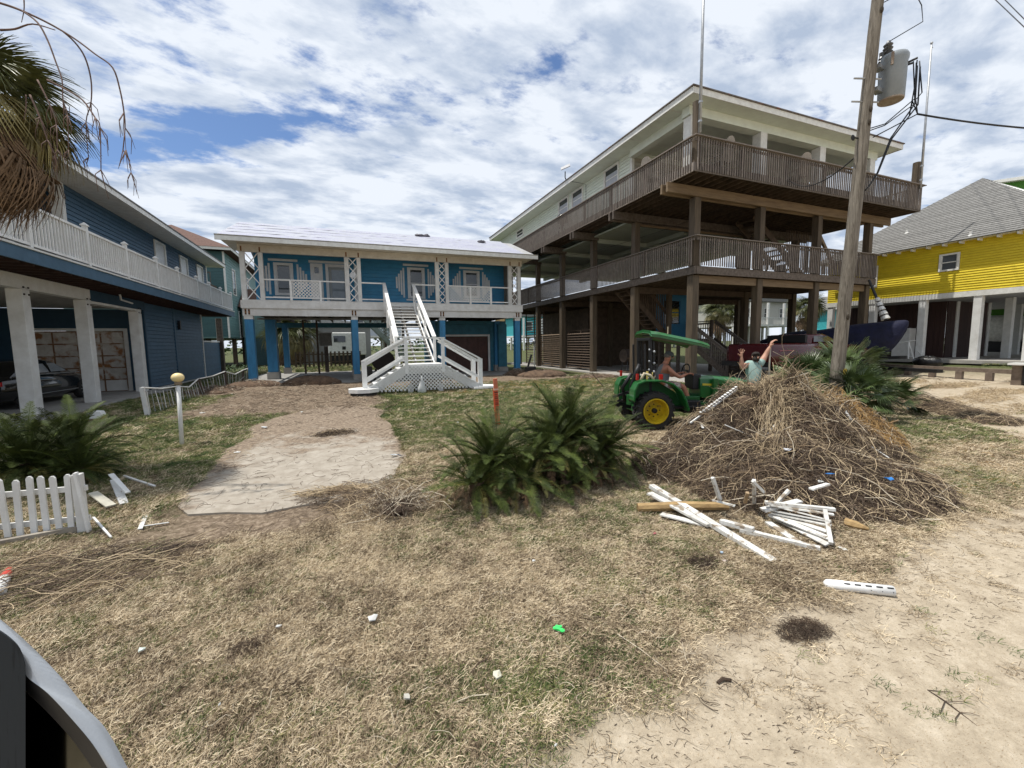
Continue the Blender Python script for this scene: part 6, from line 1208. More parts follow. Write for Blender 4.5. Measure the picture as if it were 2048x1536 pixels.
# ---- car door mirror (near the camera)
mr_ = thing('door_mirror', 'silver-rimmed vehicle door mirror cut by the lower left corner', 'car mirror', (-.5, .88, 1.1))
silver = M('silver_car_paint', (.42, .44, .46), (.39, .41, .43), scale=200, rough=.28, metal=.35, coat=.6, bump=0)
def rp(px, py, d): return Vector((0, 0, CAM_H))+ray(px, py)*d
outer = smooth_pts([(-140, 1150), (-60, 1195), (0, 1238), (60, 1290), (120, 1352), (170, 1413), (212, 1458), (256, 1537), (290, 1610), (315, 1690)])
inner = smooth_pts([(-140, 1195), (-60, 1222), (0, 1260), (36, 1290), (50, 1325), (53, 1352), (95, 1386), (140, 1434), (186, 1489), (216, 1538)])
inner2 = smooth_pts([(-140, 1215), (-60, 1240), (0, 1275), (32, 1305), (46, 1345), (50, 1380), (80, 1410), (117, 1448), (152, 1489), (184, 1536)])
D0 = .78
m = MB(); k_ = len(outer); vs = [rp(*p, D0) for p in outer]+[rp(*p, D0*.985) for p in inner]+[rp(*p, D0*1.0)+_F*.08-_R*.14-_U*.10 for p in outer]
m.add(vs, [(i, k_+i, k_+i+1, i+1) for i in range(k_-1)]+[(i, i+1, 2*k_+i+1, 2*k_+i) for i in range(k_-1)]); o = m.build('rim', silver, mr_, smooth=True)
m = MB(); vs = [rp(*p, D0*.985) for p in inner]+[rp(*p, D0*1.0) for p in inner2]; m.add(vs, [(i, k_+i, k_+i+1, i+1) for i in range(k_-1)]); m.build('bezel', black, mr_, smooth=True)
m = MB(); vs = [rp(*p, D0*1.02) for p in inner2[15:]]+[rp(-160, 1700, D0*1.02), rp(-160, 1215, D0*1.02)]+[rp(*p, D0*1.02) for p in inner2[:15]]
# flat glass square to the camera, in a dark mottled metal
m.add(vs, [tuple(range(len(vs)-1, -1, -1))]); m.build('mirror_glass', M('mirror_glass', (.10, .10, .085), (.05, .05, .04), rough=.12, metal=1.0, bump=0, scale=3), mr_)
m = MB(); pts = [(-160, 1215)]+smooth_pts([(-60, 1238), (-10, 1258), (30, 1286), (47, 1312), (51, 1345)])+[(51, 1560), (52, 1700), (-160, 1700)]; vs = [rp(*p, D0*.975) for p in pts]+[rp(*p, D0*.975)+_F*.02-_R*.03 for p in pts]; n_ = len(pts)
m.add(vs, [tuple(range(n_-1, -1, -1)), tuple(range(n_, 2*n_))]+[(i, (i+1) % n_, n_+(i+1) % n_, n_+i) for i in range(n_)]); m.build('black_cowl', M('scratched_black', (.006, .007, .008), (.022, .026, .03), scale=3, stretch=(30, 30, 1.5), rough=.55, spec=.08, lo=.55, hi=.8, bump=0), mr_)
# ================================================================ TRACTOR
jd = M('tractor_green', (.012, .115, .024), (.009, .09, .018), scale=3, rough=.3, coat=.3, bump=.05, spots=(5, .62, (.11, .12, .065), .12)); jdd = M('tractor_dark_green', (.012, .10, .022), rough=.45, bump=.05)
jy = M('rim_yellow', (.60, .43, .015), (.42, .29, .012), scale=5, rough=.45, bump=.1, spots=(7, .62, (.25, .17, .05), .1)); redp = M('red_lamp', (.55, .02, .012), rough=.25)
TR = thing('tractor', 'small green tractor with yellow wheel rims and tilted green canopy beside the debris pile', 'tractor', (5.68, 7.1, 0))
def rbx(name, mat, x0, y0, z0, x1, y1, z1, bev=.02, par=None): m = MB(); m.box(x0, y0, z0, x1, y1, z1); return m.build(name, mat, par or TR, True, bevel=bev)
def twheel(x, y, r, w, rimr, side, nm):
    m = MB(); m.lathe([(rimr, -w*.42), (rimr+.03, -w*.5), (r*.90, -w*.5), (r*.945, -w*.36), (r*.945, w*.36), (r*.90, w*.5), (rimr+.03, w*.5), (rimr, w*.42)], (x, y, r), 'y', 36, False)
    wo = m.build('wheel', tyre, TR, True)
    n_ = 22 if r > .3 else 16
    for s in (-1, 1):
        lug = MB()
        for k in range(n_):
            a = 6.283*(k+(.5 if s > 0 else 0))/n_; a2 = a+.22
            p = Vector((x+(r*.955)*math.cos(a), y+s*w*.50, r+(r*.955)*math.sin(a))); q = Vector((x+(r*.965)*math.cos(a2), y-s*w*.02, r+(r*.965)*math.sin(a2)))
            lug.bar(p, q, r*.085, r*.10, (math.cos(a), 0, math.sin(a)))
        lug.build('tread_lugs', tyre, wo)
    m = MB(); s = side; m.lathe([(rimr*1.02, s*w*.40), (rimr*1.04, s*w*.56), (rimr*.95, s*w*.56), (rimr*.90, s*w*.40), (rimr*.84, s*w*.12), (rimr*.80, s*w*.02), (rimr*.40, s*w*.06), (rimr*.30, s*w*.16), (.0005, s*w*.16)], (x, y, r), 'y', 32, False); m.build('rim', jy, wo, smooth=False)
    m = MB(); m.lathe([(rimr*.22, s*w*.14), (rimr*.2, s*w*.34), (.0005, s*w*.36)], (x, y, r), 'y', 12)
    for k in range(8): a = k*.785; m.lathe([(.012, s*w*.03), (.012, s*w*.12)], (x+rimr*.5*math.cos(a), y, r+rimr*.5*math.sin(a)), 'y', 6)
    m.build('hub', black, wo)
WXr = 5.67
twheel(WXr, 6.62, .385, .30, .245, -1, 'rear'); twheel(WXr, 7.62, .385, .30, .245, 1, 'rear'); twheel(7.55, 6.72, .27, .2, .15, -1, 'front'); twheel(7.55, 7.52, .27, .2, .15, 1, 'front')
# fenders
for s, y in ((-1, 6.60), (1, 7.64)):
    pr = []; prof_o = [(-.52, .60), (-.50, .82), (-.44, .95), (-.30, 1.0), (.05, 1.0), (.28, .93), (.46, .78), (.56, .58), (.62, .40)]
    m = MB(); vs = []
    for (dx, z) in prof_o: vs += [(WXr+.06+dx, y-.15, z), (WXr+.06+dx, y+.15, z), (WXr+.06+dx*.94, y+.15, z-.035), (WXr+.06+dx*.94, y-.15, z-.035)]
    n_ = len(prof_o); m.add(vs, [(i*4+j, i*4+(j+1) % 4, (i+1)*4+(j+1) % 4, (i+1)*4+j) for i in range(n_-1) for j in range(4)]+[(3, 2, 1, 0), ((n_-1)*4, (n_-1)*4+1, (n_-1)*4+2, (n_-1)*4+3)]); m.build('fender', jd, TR, smooth=False, bevel=.01)
    m = MB(); yi = y-s*.135; m.prism([(WXr-.42, yi, .5), (WXr-.38, yi, .92), (WXr+.1, yi, .96), (WXr+.5, yi, .72), (WXr+.62, yi, .42)], (0, .02, 0)); m.build('fender_panel', jdd, TR)
    m = MB(); m.box(WXr-.36, y-.03, 1.0, WXr-.32, y+.03, 1.12); m.build('tail_light', redp, TR)
m = MB(); m.box(WXr+.12, 6.60, 1.0, WXr+.18, 6.66, 1.10); m.build('side_lamp', redp, TR)
# chassis and hood
rbx('transmission', jdd, WXr-.3, 6.85, .30, 6.75, 7.39, .62); rbx('platform', black, WXr+.3, 6.62, .40, 6.75, 7.62, .45, .01); rbx('front_frame', jdd, 6.7, 6.93, .30, 8.0, 7.31, .52)
m = MB(); hd = [(6.75, .26, .60, 1.02), (6.95, .27, .55, 1.03), (7.6, .25, .55, .97), (7.95, .22, .55, .88), (8.08, .17, .58, .78)]
vs = []
for x, w, z0, z1 in hd: vs += [(x, 7.12+w*a_, z0+(z1-z0)*b_) for a_, b_ in ((-1, 0), (1, 0), (1.02, .55), (.9, .88), (.55, 1), (-.55, 1), (-.9, .88), (-1.02, .55))]
m.add(vs, [(i*8+j, i*8+(j+1) % 8, (i+1)*8+(j+1) % 8, (i+1)*8+j) for i in range(4) for j in range(8)]+[tuple(range(7, -1, -1)), tuple(32+j for j in range(8))]); hood = m.build('hood', jd, TR, bevel=.012)
m = MB(); m.add([(6.78, 7.12-.272, .84), (7.95, 7.12-.226, .775), (7.95, 7.12-.228, .80), (6.78, 7.12-.27, .885)], [(0, 1, 2, 3)]); m.v = [(x, y-.012, z) for x, y, z in m.v]; m.build('yellow_stripe', M('stripe_yellow', (.62, .48, .03), rough=.4), hood)
for k in range(4): m = MB(); m.box(7.35+k*.13, 7.12-.262, .62, 7.35+k*.13+.08, 7.12-.25, .74); m.build('grille_slot', black, hood)
m = MB(); m.box(7.52, 7.12-.27, .66, 7.72, 7.12-.255, .73); m.build('yellow_badge', MATS['stripe_yellow'], hood)
rbx('dashboard', black, 6.62, 6.93, .75, 6.80, 7.31, 1.06)
m = MB(); c = Vector((6.55, 7.12, 1.14)); ring = [c+Vector((.05*math.sin(a)*.6, .17*math.cos(a), .13*math.sin(a))) for a in [k*.3491 for k in range(19)]]; m.tube(ring, .014, 6, False); m.bar(c, (6.7, 7.12, 1.02), .03, .03); m.bar(c+Vector((0, -.16, 0)), c+Vector((0, .16, 0)), .02, .02); m.build('steering_wheel', black, TR)
# seat, ROPS, canopy
rbx('seat', M('seat_yellow', (.45, .36, .10), rough=.5), 5.78, 6.9, .70, 6.25, 7.32, .80, .04); rbx('seat_back', MATS['seat_yellow'], 5.72, 6.9, .78, 5.82, 7.32, 1.12, .04)
m = MB(); 
for y in (6.76, 7.44): m.bar((5.66, y, .50), (5.64, y, 1.78), .055, .06, (1, 0, 0)); m.bar((5.55, y, .9), (5.53, y, 1.70), .035, .04, (1, 0, 0)); m.bar((5.73, y, 1.05), (5.71, y, 1.76), .03, .035, (1, 0, 0))
m.bar((5.64, 6.72, 1.80), (5.64, 7.48, 1.80), .06, .06); m.build('roll_bar', black, TR, bevel=.008)
for z in (.98, 1.15, 1.32, 1.55): 
    m = MB(); m.ball((5.71, 6.72, z), .028, 8, 6); m.ball((5.61, 6.72, z+.04), .022, 8, 6); m.build('fitting', steel, TR)
m = MB(); m.tube([(5.42, 6.7, .95), (5.50, 6.68, 1.12), (5.62, 6.68, 1.08), (5.70, 6.68, .98)], .03, 8); m.build('pale_hose', M('pale_hose', (.55, .47, .33)), TR, smooth=True)
m = MB(); m.tube([(5.3, 6.9, .55), (5.26, 6.75, .85), (5.34, 6.72, 1.15), (5.42, 6.74, 1.3)], .035, 8); m.tube([(5.28, 7.2, .5), (5.2, 7.1, .8), (5.35, 7.0, 1.1)], .04, 8); m.build('hydraulic_hoses', black, TR, smooth=True)
cz = lambda x: 1.985-(x-5.6)*.215
m = MB(); g_ = []
xs = [5.62, 5.76, 5.95, 6.25, 6.6, 6.80]; yss = [6.64, 6.74, 7.12, 7.50, 7.60]
for x in xs:
    for j, y in enumerate(yss): e_ = (.055 if j in (0, 4) else 0)+(.02 if x in (5.62, 6.80) else 0)-(.03 if j == 2 else 0); g_.append((x, y, cz(x)-e_))
nxx, nyy = len(xs), 5; top_ = g_; bot_ = [(x, y, z-.05) for x, y, z in g_]
f_ = [(i*nyy+j, (i+1)*nyy+j, (i+1)*nyy+j+1, i*nyy+j+1) for i in range(nxx-1) for j in range(nyy-1)]
o_ = nxx*nyy; f2 = [(a+o_, d_+o_, c_+o_, b_+o_) for a, b_, c_, d_ in f_]; edge = [i*nyy for i in range(nxx)]+[(nxx-1)*nyy+j for j in range(1, nyy)]+[i*nyy+nyy-1 for i in range(nxx-2, -1, -1)]+[j for j in range(nyy-2, 0, -1)]
f3 = [(edge[i], edge[(i+1) % len(edge)], edge[(i+1) % len(edge)]+o_, edge[i]+o_) for i in range(len(edge))]
m.add(top_+bot_, f_+f2+f3); m.build('canopy', jd, TR, bevel=.012); m = MB(); m.bar((5.7, 7.12, 1.88), (6.6, 7.12, 1.69), .5, .03); m.build('canopy_bracket', black, TR)
m = MB(); m.tube([(5.98, 6.72, cz(5.98)), (5.98, 6.72, cz(5.98)+.14)], .01, 5); m.build('antenna', M('pale_hose', (.55, .47, .33)), TR)
# loader
m = MB()
for y in (6.80, 7.44): m.bar((7.02, y, .45), (7.02, y, .98), .09, .10, (1, 0, 0)); m.bar((7.02, y, .93), (8.4, y, .66), .07, .10); m.bar((8.4, y, .66), (8.8, y, .25), .07, .10); m.bar((6.7, y, .45), (7.5, y, .42), .06, .10)
m.build('loader_arms', jd, TR, bevel=.01)
m = MB(); 
for y in (6.82, 7.42): m.bar((7.06, y, .55), (7.95, y, .62), .045, .045); m.bar((7.06, y, .95), (7.4, y, .50), .04, .04)
m.build('loader_cylinders', jdd, TR)
m = MB(); m.prism([(8.75, 6.4, .10), (9.3, 6.4, .06), (9.3, 6.4, .09), (8.82, 6.4, .15), (8.78, 6.4, .55), (8.74, 6.4, .55)], (0, 1.4, 0)); m.build('bucket', jdd, TR)
m = MB(); m.bar((5.3, 6.9, .42), (4.85, 6.62, .52), .05, .07); m.bar((5.3, 7.3, .42), (4.95, 7.2, .48), .05, .07); m.bar((5.3, 7.1, .7), (5.0, 7.1, .6), .04, .05); m.build('rear_hitch', black, TR)
rbx('fuel_tank', black, 6.32, 6.68, .3, 6.68, 6.85, .55)
# ================================================================ PEOPLE
skin = M('sunburnt_skin', (.42, .19, .12), (.36, .15, .09), scale=12, rough=.55, bump=.05); skin2 = M('tanned_skin', (.46, .25, .17), (.40, .21, .14), scale=12, rough=.55, bump=.05)
def skinned(name, verts, edges, radii, mat, par, root=0, sub=2):
    me = bpy.data.meshes.new(name); me.from_pydata([tuple(v) for v in verts], edges, []); me.update(); me.materials.append(mat)
    o = bpy.data.objects.new(name, me); COL.objects.link(o); o.parent = par
    iv = wmat(par).inverted(); 
    for v in me.vertices: v.co = iv @ v.co
    sk = o.modifiers.new('skin', 'SKIN'); sk.use_smooth_shade = True
    for i, r_ in enumerate(radii): 
        rr = r_ if hasattr(r_, '__len__') else (r_, r_); me.skin_vertices[0].data[i].radius = rr
    me.skin_vertices[0].data[root].use_root = True
    s = o.modifiers.new('sub', 'SUBSURF'); s.levels = sub; s.render_levels = sub; return o
def chain(n0, k): return [(i, i+1) for i in range(n0, n0+k-1)]
def hand(par, w, dirv, palm_n, mat, s=1.0, curl=.2, spread=.3, name='hand'):
    """palm and five fingers from the wrist w along dirv"""
    d = Vector(dirv).normalized(); n = Vector(palm_n).normalized(); sd_ = d.cross(n).normalized(); V = [w, w+d*.045*s, w+d*.085*s]; E_ = [(0, 1), (1, 2)]; Rr = [.022*s, (.032*s, .018*s), (.034*s, .016*s)]
    for k in range(4):
        off = (k-1.5)*.019*s; a = (k-1.5)*spread*.35; dd = (d*math.cos(a)+sd_*math.sin(a)); L_ = (.068, .078, .073, .058)[k]*s; b = w+d*.088*s+sd_*off; i0 = len(V)
        V += [b, b+dd*L_*.45+n*L_*curl*.15, b+dd*L_*.8+n*L_*curl*.5, b+dd*L_*(1-.25*curl)+n*L_*curl*.9]; E_ += [(2, i0), (i0, i0+1), (i0+1, i0+2), (i0+2, i0+3)]; Rr += [.0095*s, .009*s, .0085*s, .007*s]
    i0 = len(V); b = w+d*.03*s+sd_*-.03*s; td = (d*.6-sd_*.8).normalized(); V += [b, b+td*.035*s, b+td*.06*s+n*.01]; E_ += [(1, i0), (i0, i0+1), (i0+1, i0+2)]; Rr += [.013*s, .011*s, .009*s]
    return V, E_, Rr
def merge(V, E_, Rr, at, V2, E2, R2):
    k = len(V); V += V2; E_ += [(a+k, b+k) for a, b in E2]; E_.append((at, k)); Rr += R2
def face(par, c, fwd, up, r_, skinm, hairm, beard=False, cap=None):
    f = Vector(fwd).normalized(); u = Vector(up).normalized(); s = f.cross(u).normalized(); u = s.cross(f)
    def P(a, b, c_): return c+f*a*r_+s*b*r_+u*c_*r_
    m = MB(); m.ball(P(.92, 0, -.08), .16*r_, 8, 6); m.bar(P(.85, 0, .2), P(1.08, 0, -.12), .16*r_, .14*r_, s); m.build('nose', skinm, par, smooth=True)
    for sg_ in (-1, 1):
        m = MB(); m.ball(P(.80, sg_*.32, .12), .13*r_, 8, 6); m.build('eye', M('eye_dark', (.03, .02, .02), rough=.2), par, smooth=True)
        m = MB(); m.ball(P(-.02, sg_*.82, .0), .24*r_, 8, 6, (.5, .5, 1)); m.build('ear', skinm, par, smooth=True)
    m = MB(); m.bar(P(.84, -.22, -.42), P(.84, .22, -.42), .08*r_, .07*r_); m.build('mouth', M('lips', (.30, .10, .09)), par)
    if beard:
        m = MB(); m.ball((0, 0, 0), r_*.80, 14, 10); m.v = [tuple(P(.22, 0, -.42)+f*x*.85+s*y*.95+u*z*.82) for x, y, z in m.v]; m.jit(.004, 2); m.build('beard', hairm, par, smooth=True)
    m = MB(); m.ball((0, 0, 0), r_*1.04, 16, 12); m.v = [tuple(P(-.12, 0, .16)+f*x*1.0+s*y*.90+u*max(z, -.35*r_)*1.02) for x, y, z in [(min(a, (.05 if b_z < .45*r_ else .62)*r_), b, b_z) for a, b, b_z in m.v]]; m.jit(.003, 4); m.build('hair', hairm, par, smooth=True)
    if cap:
        m = MB(); m.lathe([(1.02*r_, .0), (1.04*r_, .25*r_), (.9*r_, .7*r_), (.5*r_, .95*r_), (.0005, 1.02*r_)], (0, 0, 0), n=18); m.v = [tuple(P(.0, 0, .28)+f*x+s*y*.92+u*z) for x, y, z in m.v]
        k = len(m.v); m.add([tuple(P(a, b, .30)) for a, b in ((.8, -.7), (1.45, -.5), (1.75, 0), (1.45, .5), (.8, .7))]+[tuple(P(a, b, .38)) for a, b in ((.8, -.7), (1.45, -.5), (1.75, 0), (1.45, .5), (.8, .7))], [(0, 1, 2, 3, 4), (9, 8, 7, 6, 5), (0, 5, 6, 1), (1, 6, 7, 2), (2, 7, 8, 3), (3, 8, 9, 4)]); m.build('cap', cap, par, smooth=True)
# driver, seated, facing +X
D = thing('person', 'man in grey sleeveless shirt and cap driving the green tractor', 'person', (6.1, 7.1, .8))
hip = Vector((6.02, 7.1, .84)); V = [hip, Vector((6.03, 7.1, .95)), Vector((6.06, 7.1, 1.08)), Vector((6.08, 7.1, 1.20)), Vector((6.10, 7.1, 1.275)), Vector((6.13, 7.1, 1.335)), Vector((6.15, 7.1, 1.40)), Vector((6.165, 7.1, 1.455))]
E_ = chain(0, 8); Rr = [(.13, .15), (.11, .14), (.10, .14), (.11, .15), (.06, .08), .048, (.085, .072), (.072, .062)]
for s in (-1, 1):
    i = len(V); V += [Vector((6.09, 7.1+s*.165, 1.20)), Vector((6.22, 7.1+s*.21, 1.07)), Vector((6.34, 7.1+s*.20, 1.01)), Vector((6.46, 7.1+s*.16, 1.06))]; E_ += [(3, i), (i, i+1), (i+1, i+2), (i+2, i+3)]; Rr += [.058, .045, .040, .028]
    h = hand(D, V[i+3]+Vector((.03, 0, .01)), (1, 0, .25), (0, 0, -1), skin, .95, 1.0, .1); merge(V, E_, Rr, i+3, *h)
    i = len(V); V += [Vector((6.10, 7.1+s*.11, .82)), Vector((6.42, 7.1+s*.15, .83)), Vector((6.52, 7.1+s*.16, .60)), Vector((6.52, 7.1+s*.16, .50)), Vector((6.66, 7.1+s*.17, .48))]; E_ += [(0, i), (i, i+1), (i+1, i+2), (i+2, i+3), (i+3, i+4)]; Rr += [.085, .062, .05, .04, (.045, .03)]
skinned('body', V, E_, Rr, skin, D)
skinned('shirt', [Vector(v) for v in ((6.02, 7.1, .86), (6.03, 7.1, .95), (6.06, 7.1, 1.08), (6.08, 7.1, 1.20), (6.085, 7.0, 1.235), (6.085, 7.2, 1.235))], [(0, 1), (1, 2), (2, 3), (3, 4), (3, 5)], [(.145, .165), (.125, .155), (.115, .155), (.125, .165), (.065, .07), (.065, .07)], M('grey_shirt', (.17, .18, .19), (.12, .13, .14), scale=8, rough=.9), D)
skinned('shorts', [Vector(v) for v in ((6.02, 7.1, .82), (6.12, 6.98, .82), (6.40, 6.94, .835), (6.12, 7.22, .82), (6.40, 7.26, .835))], [(0, 1), (1, 2), (0, 3), (3, 4)], [(.14, .15), .10, .082, .10, .082], M('maroon_shorts', (.16, .025, .03), (.45, .42, .36), scale=9, rough=.9, lo=.42, hi=.6), D)
face(D, Vector((6.175, 7.1, 1.43)), (1, -.1, -.12), (.05, 0, 1), .092, skin, M('grey_hair', (.16, .14, .12), rough=.9), cap=M('grey_cap', (.09, .10, .10), (.06, .07, .07), rough=.9))
_rot = Matrix.Rotation(R(-19), 4, 'Z'); _pv = Vector((5.67, 6.62, 0))
for o_ in (TR, D): o_.location = _pv + _rot @ (Vector(o_.location)-_pv) ; o_.rotation_euler = (0, 0, R(-19))
# man behind the pile, arms raised
dp = 8.6
def Q(px, py, dd=0.0): return rp(px, py, dp+dd)
ft = Q(1508, 848); ft.z = 0
Mn = thing('person', 'bearded man in pale green t-shirt with both arms raised behind the debris pile', 'person', (ft.x, ft.y, 0))
pel = Q(1507, 775); chest = Q(1507, 738); neck = Q(1511, 722, -.03); hd_ = Q(1512, 714, -.08)
V = [pel, pel.lerp(chest, .35), pel.lerp(chest, .7), chest, chest.lerp(neck, .6), neck, neck.lerp(hd_, .5), hd_+Vector((0, 0, .03))]; E_ = chain(0, 8); Rr = [(.09, .11), (.09, .11), (.09, .115), (.08, .115), (.055, .07), .045, (.085, .072), (.075, .065)]
shL, elL, wrL = Q(1495, 727, .02), Q(1484, 738, .0), Q(1483, 716, -.05); shR, elR, wrR = Q(1523, 724, .02), Q(1531, 710, .05), Q(1539, 695, .02)
for (sh_, el_, wr_) in ((shL, elL, wrL), (shR, elR, wrR)):
    i = len(V); V += [sh_, el_, el_.lerp(wr_, .5), wr_]; E_ += [(3, i), (i, i+1), (i+1, i+2), (i+2, i+3)]; Rr += [.07, .05, .045, .030]
h = hand(Mn, wrL+Vector((0, 0, .02)), (0, 0, 1), tuple(-_F), skin2, 1.05, .1, 1.0); merge(V, E_, Rr, 11, *h)
h = hand(Mn, wrR+Vector((.01, 0, .01)), tuple(_R*.3+Vector((0, 0, .9))), tuple(_R), skin2, 1.05, 1.3, .2); merge(V, E_, Rr, 15, *h)
for s in (-1, 1):
    i = len(V); hp = pel+_r*s*.10; V += [hp+Vector((0, 0, -.05)), hp+_r*s*.04-_F*.12+Vector((0, 0, -.42+.02)), Vector((ft.x, ft.y, .10))+_r*s*.14, Vector((ft.x, ft.y, .04))+_r*s*.15-_F*.14]; E_ += [(0, i), (i, i+1), (i+1, i+2), (i+2, i+3)]; Rr += [.09, .065, .045, (.05, .035)]
skinned('body', V, E_, Rr, skin2, Mn)
mint = M('mint_tshirt', (.30, .42, .38), (.24, .34, .31), scale=6, rough=.9, bump=.3, bscale=12)
skinned('shirt', [pel, pel.lerp(chest, .5), chest, shL, shL.lerp(elL, .55), shR, shR.lerp(elR, .5), chest.lerp(neck, .55)], [(0, 1), (1, 2), (2, 3), (3, 4), (2, 5), (5, 6), (2, 7)], [(.125, .145), (.125, .145), (.115, .155), .07, .062, .07, .064, (.07, .085)], mint, Mn)
skinned('trousers', [pel-Vector((0, 0, .04)), pel+_r*.12-Vector((0, 0, .15)), pel+_r*.14-_F*.12-Vector((0, 0, .42)), pel-_r*.12-Vector((0, 0, .15)), pel-_r*.14-_F*.12-Vector((0, 0, .42))], [(0, 1), (1, 2), (0, 3), (3, 4)], [(.15, .16), .10, .085, .10, .085], M('dark_shorts', (.05, .05, .06), rough=.9), Mn)
face(Mn, hd_, tuple(-_F*.9-_R*.05-Vector((0, 0, .22))), (0, 0, 1), .088, skin2, M('dark_hair', (.03, .022, .018), rough=.9), beard=True)
sp_ = thing('shovel', 'long-handled shovel held upright by the bearded man', 'shovel', (wrR.x, wrR.y, 0)); a_ = Q(1541, 692, .02); b_ = Q(1534, 800, .02); m = MB(); m.tube([a_+(a_-b_)*.02, b_], [.016, .017], 8); m.build('handle', M('shovel_handle', (.42, .38, .31)), sp_); m = MB(); m.prism([b_+_r*-.1, b_+_r*.1, b_+_r*.09-Vector((0, 0, .22)), b_-Vector((0, 0, .30)), b_-_r*.09-Vector((0, 0, .22))], _F*.01); m.build('blade', steel, sp_)
# ================================================================ PLANTS AND DEBRIS
def frond_mesh(seed, L, curve, npair, ll, mat, ragged=0.0, w=.006):
    r = random.Random(seed); v = []; f = []; N_ = npair
    pos = Vector((0, 0, 0)); el = 0; pts = []; st = L/N_
    for i in range(N_+1):
        t = i/N_; pts.append((pos.copy(), el)); el -= curve*(t*1.6)/N_; pos = pos+Vector((math.cos(el)*st, 0, math.sin(el)*st))
    mb = MB(); mb.tube([p for p, e in pts[::4]], [.010*(1-.8*i/(len(pts[::4]))) for i in range(len(pts[::4]))], 4); v = list(mb.v); f = list(mb.f)
    for i in range(3, N_+1):
        t = i/N_; p, e = pts[i]; tl = ll*math.sin(math.pi*min(1, .12+t*.86))**.6*r.uniform(.85, 1.1)
        fw = Vector((math.cos(e), 0, math.sin(e))); up = Vector((-math.sin(e), 0, math.cos(e)))
        for s in (-1, 1):
            if r.random() < ragged: continue
            side = Vector((0, s, 0)); a = R(48-22*t+r.uniform(-5, 5)); d = (fw*math.sin(a)*.9+side*math.cos(a)+up*(.32+r.uniform(-.1, .1)*(1+ragged*4))).normalized()
            q1 = p+d*tl*.55; q2 = p+d*tl+fw*tl*.06-up*tl*(.10+ragged); k = len(v); wv = fw*w*.5
            v += [p-wv*1.1, p+wv*1.1, q1+wv*1.3, q1-wv*1.3, q2]; f += [(k, k+1, k+2, k+3), (k+3, k+2, k+4)]
    me = bpy.data.meshes.new('frond'); me.from_pydata([tuple(x) for x in v], [], f); me.update(); me.materials.append(mat); return me
cy_g = M('cycad_green', (.075, .098, .022), (.022, .034, .010), scale=4, rough=.6, rnd=.45, bump=0, spec=.15); cy_y = M('cycad_yellowed', (.24, .20, .05), (.08, .10, .03), scale=5, rough=.5, rnd=.3, bump=0); cy_d = M('cycad_dead', (.20, .125, .065), (.09, .055, .03), scale=5, rough=.85, rnd=.3, bump=0)
FG = [frond_mesh(i, 1.0, c, 48, .16, cy_g, 0, .0100) for i, c in enumerate((.45, .85, 1.25))]; FY = [frond_mesh(10+i, .9, c, 38, .13, cy_y, .1, .009) for i, c in enumerate((1.2, 1.8))]; FD = [frond_mesh(20+i, .8, c, 40, .13, cy_d, .2, .009) for i, c in enumerate((1.5, 2.2))]
trunk_m = M('cycad_trunk', (.10, .065, .04), (.04, .026, .017), scale=12, rough=.95, bump=.8)
def cycad(name, lab, cat, loc, heads, grp=None):
    t = thing(name, lab, cat, loc, 0, grp)
    for (dx, dy, z, sc, ng, ny, nd, tilt, taz) in heads:
        m = MB(); m.lathe([(.13*sc, 0), (.15*sc, z*.6+.02), (.11*sc, z+.03)], (dx, dy, 0), n=10); m.jit(.012, int(abs(dx)*100)); m.build('trunk', trunk_m, t, False)
        n_ = ng+ny+nd
        for k in range(n_):
            yaw = k*2.39996+random.uniform(-.2, .2); f = k/n_
            if k < ng: me = random.choice(FG); pit = R(74-98*(k/ng)+random.uniform(-10, 10)); s = sc*random.uniform(.82, 1.08)
            elif k < ng+ny: me = random.choice(FY); pit = R(random.uniform(-22, 12)); s = sc*random.uniform(.75, 1.0)
            else: me = random.choice(FD); pit = R(random.uniform(-62, -20)); s = sc*random.uniform(.6, .95)
            yv = Vector((math.cos(yaw), math.sin(yaw), 0)); pit2 = pit+R(tilt)*math.cos(yaw-taz)
            inst(me, 'frond', t, (dx+yv.x*.05*sc, dy+yv.y*.05*sc, z), (random.uniform(-.25, .25), -pit2, yaw), s)
    return t
c0 = G(1085, 985)
cycad('sago_palm', 'large dark green sago palm clump in the middle of the lawn before the tractor', 'sago palm', (c0.x, c0.y, 0),
      [(.55, .42, .54, .80, 78, 12, 16, 8, 1.0), (-.52, .25, .40, .66, 64, 20, 18, 12, 2.6), (-.30, -.10, .26, .62, 34, 20, 18, 14, 4.4), (1.08, .30, .36, .68, 52, 14, 14, 10, .2), (.15, .15, .42, .72, 34, 8, 16, 6, 4.6), (-.80, -.0, .22, .62, 30, 8, 10, 16, 3.2), (.70, -.0, .20, .55, 14, 8, 26, 10, 5.0), (.25, -.12, .12, .5, 8, 6, 20, 10, 5.0)])
m = MB(); q = G(1020, 1015); m.tube([(q.x-.12, q.y+.14, .16), (q.x-.02, q.y+.03, .09), (q.x+.04, q.y-.02, .03)], [.03, .035, .022], 8); tag(m.build('cone_stub', M('pale_cone', (.42, .30, .14), (.12, .07, .04), scale=30)), 'ringed tan seed cone lying at the foot of the sago palm clump', 'seed cone')
c1 = G(70, 985)
cycad('sago_palm', 'dark sago palm behind the white picket fence at the left edge', 'sago palm', (c1.x, c1.y, 0), [(-.15, .2, .32, .80, 56, 18, 8, 0, 0), (.36, .15, .20, .62, 40, 16, 6, 6, 0), (-.75, .0, .3, .78, 44, 16, 6, 4, 3), (.10, .65, .35, .8, 40, 12, 4, 0, 0)])
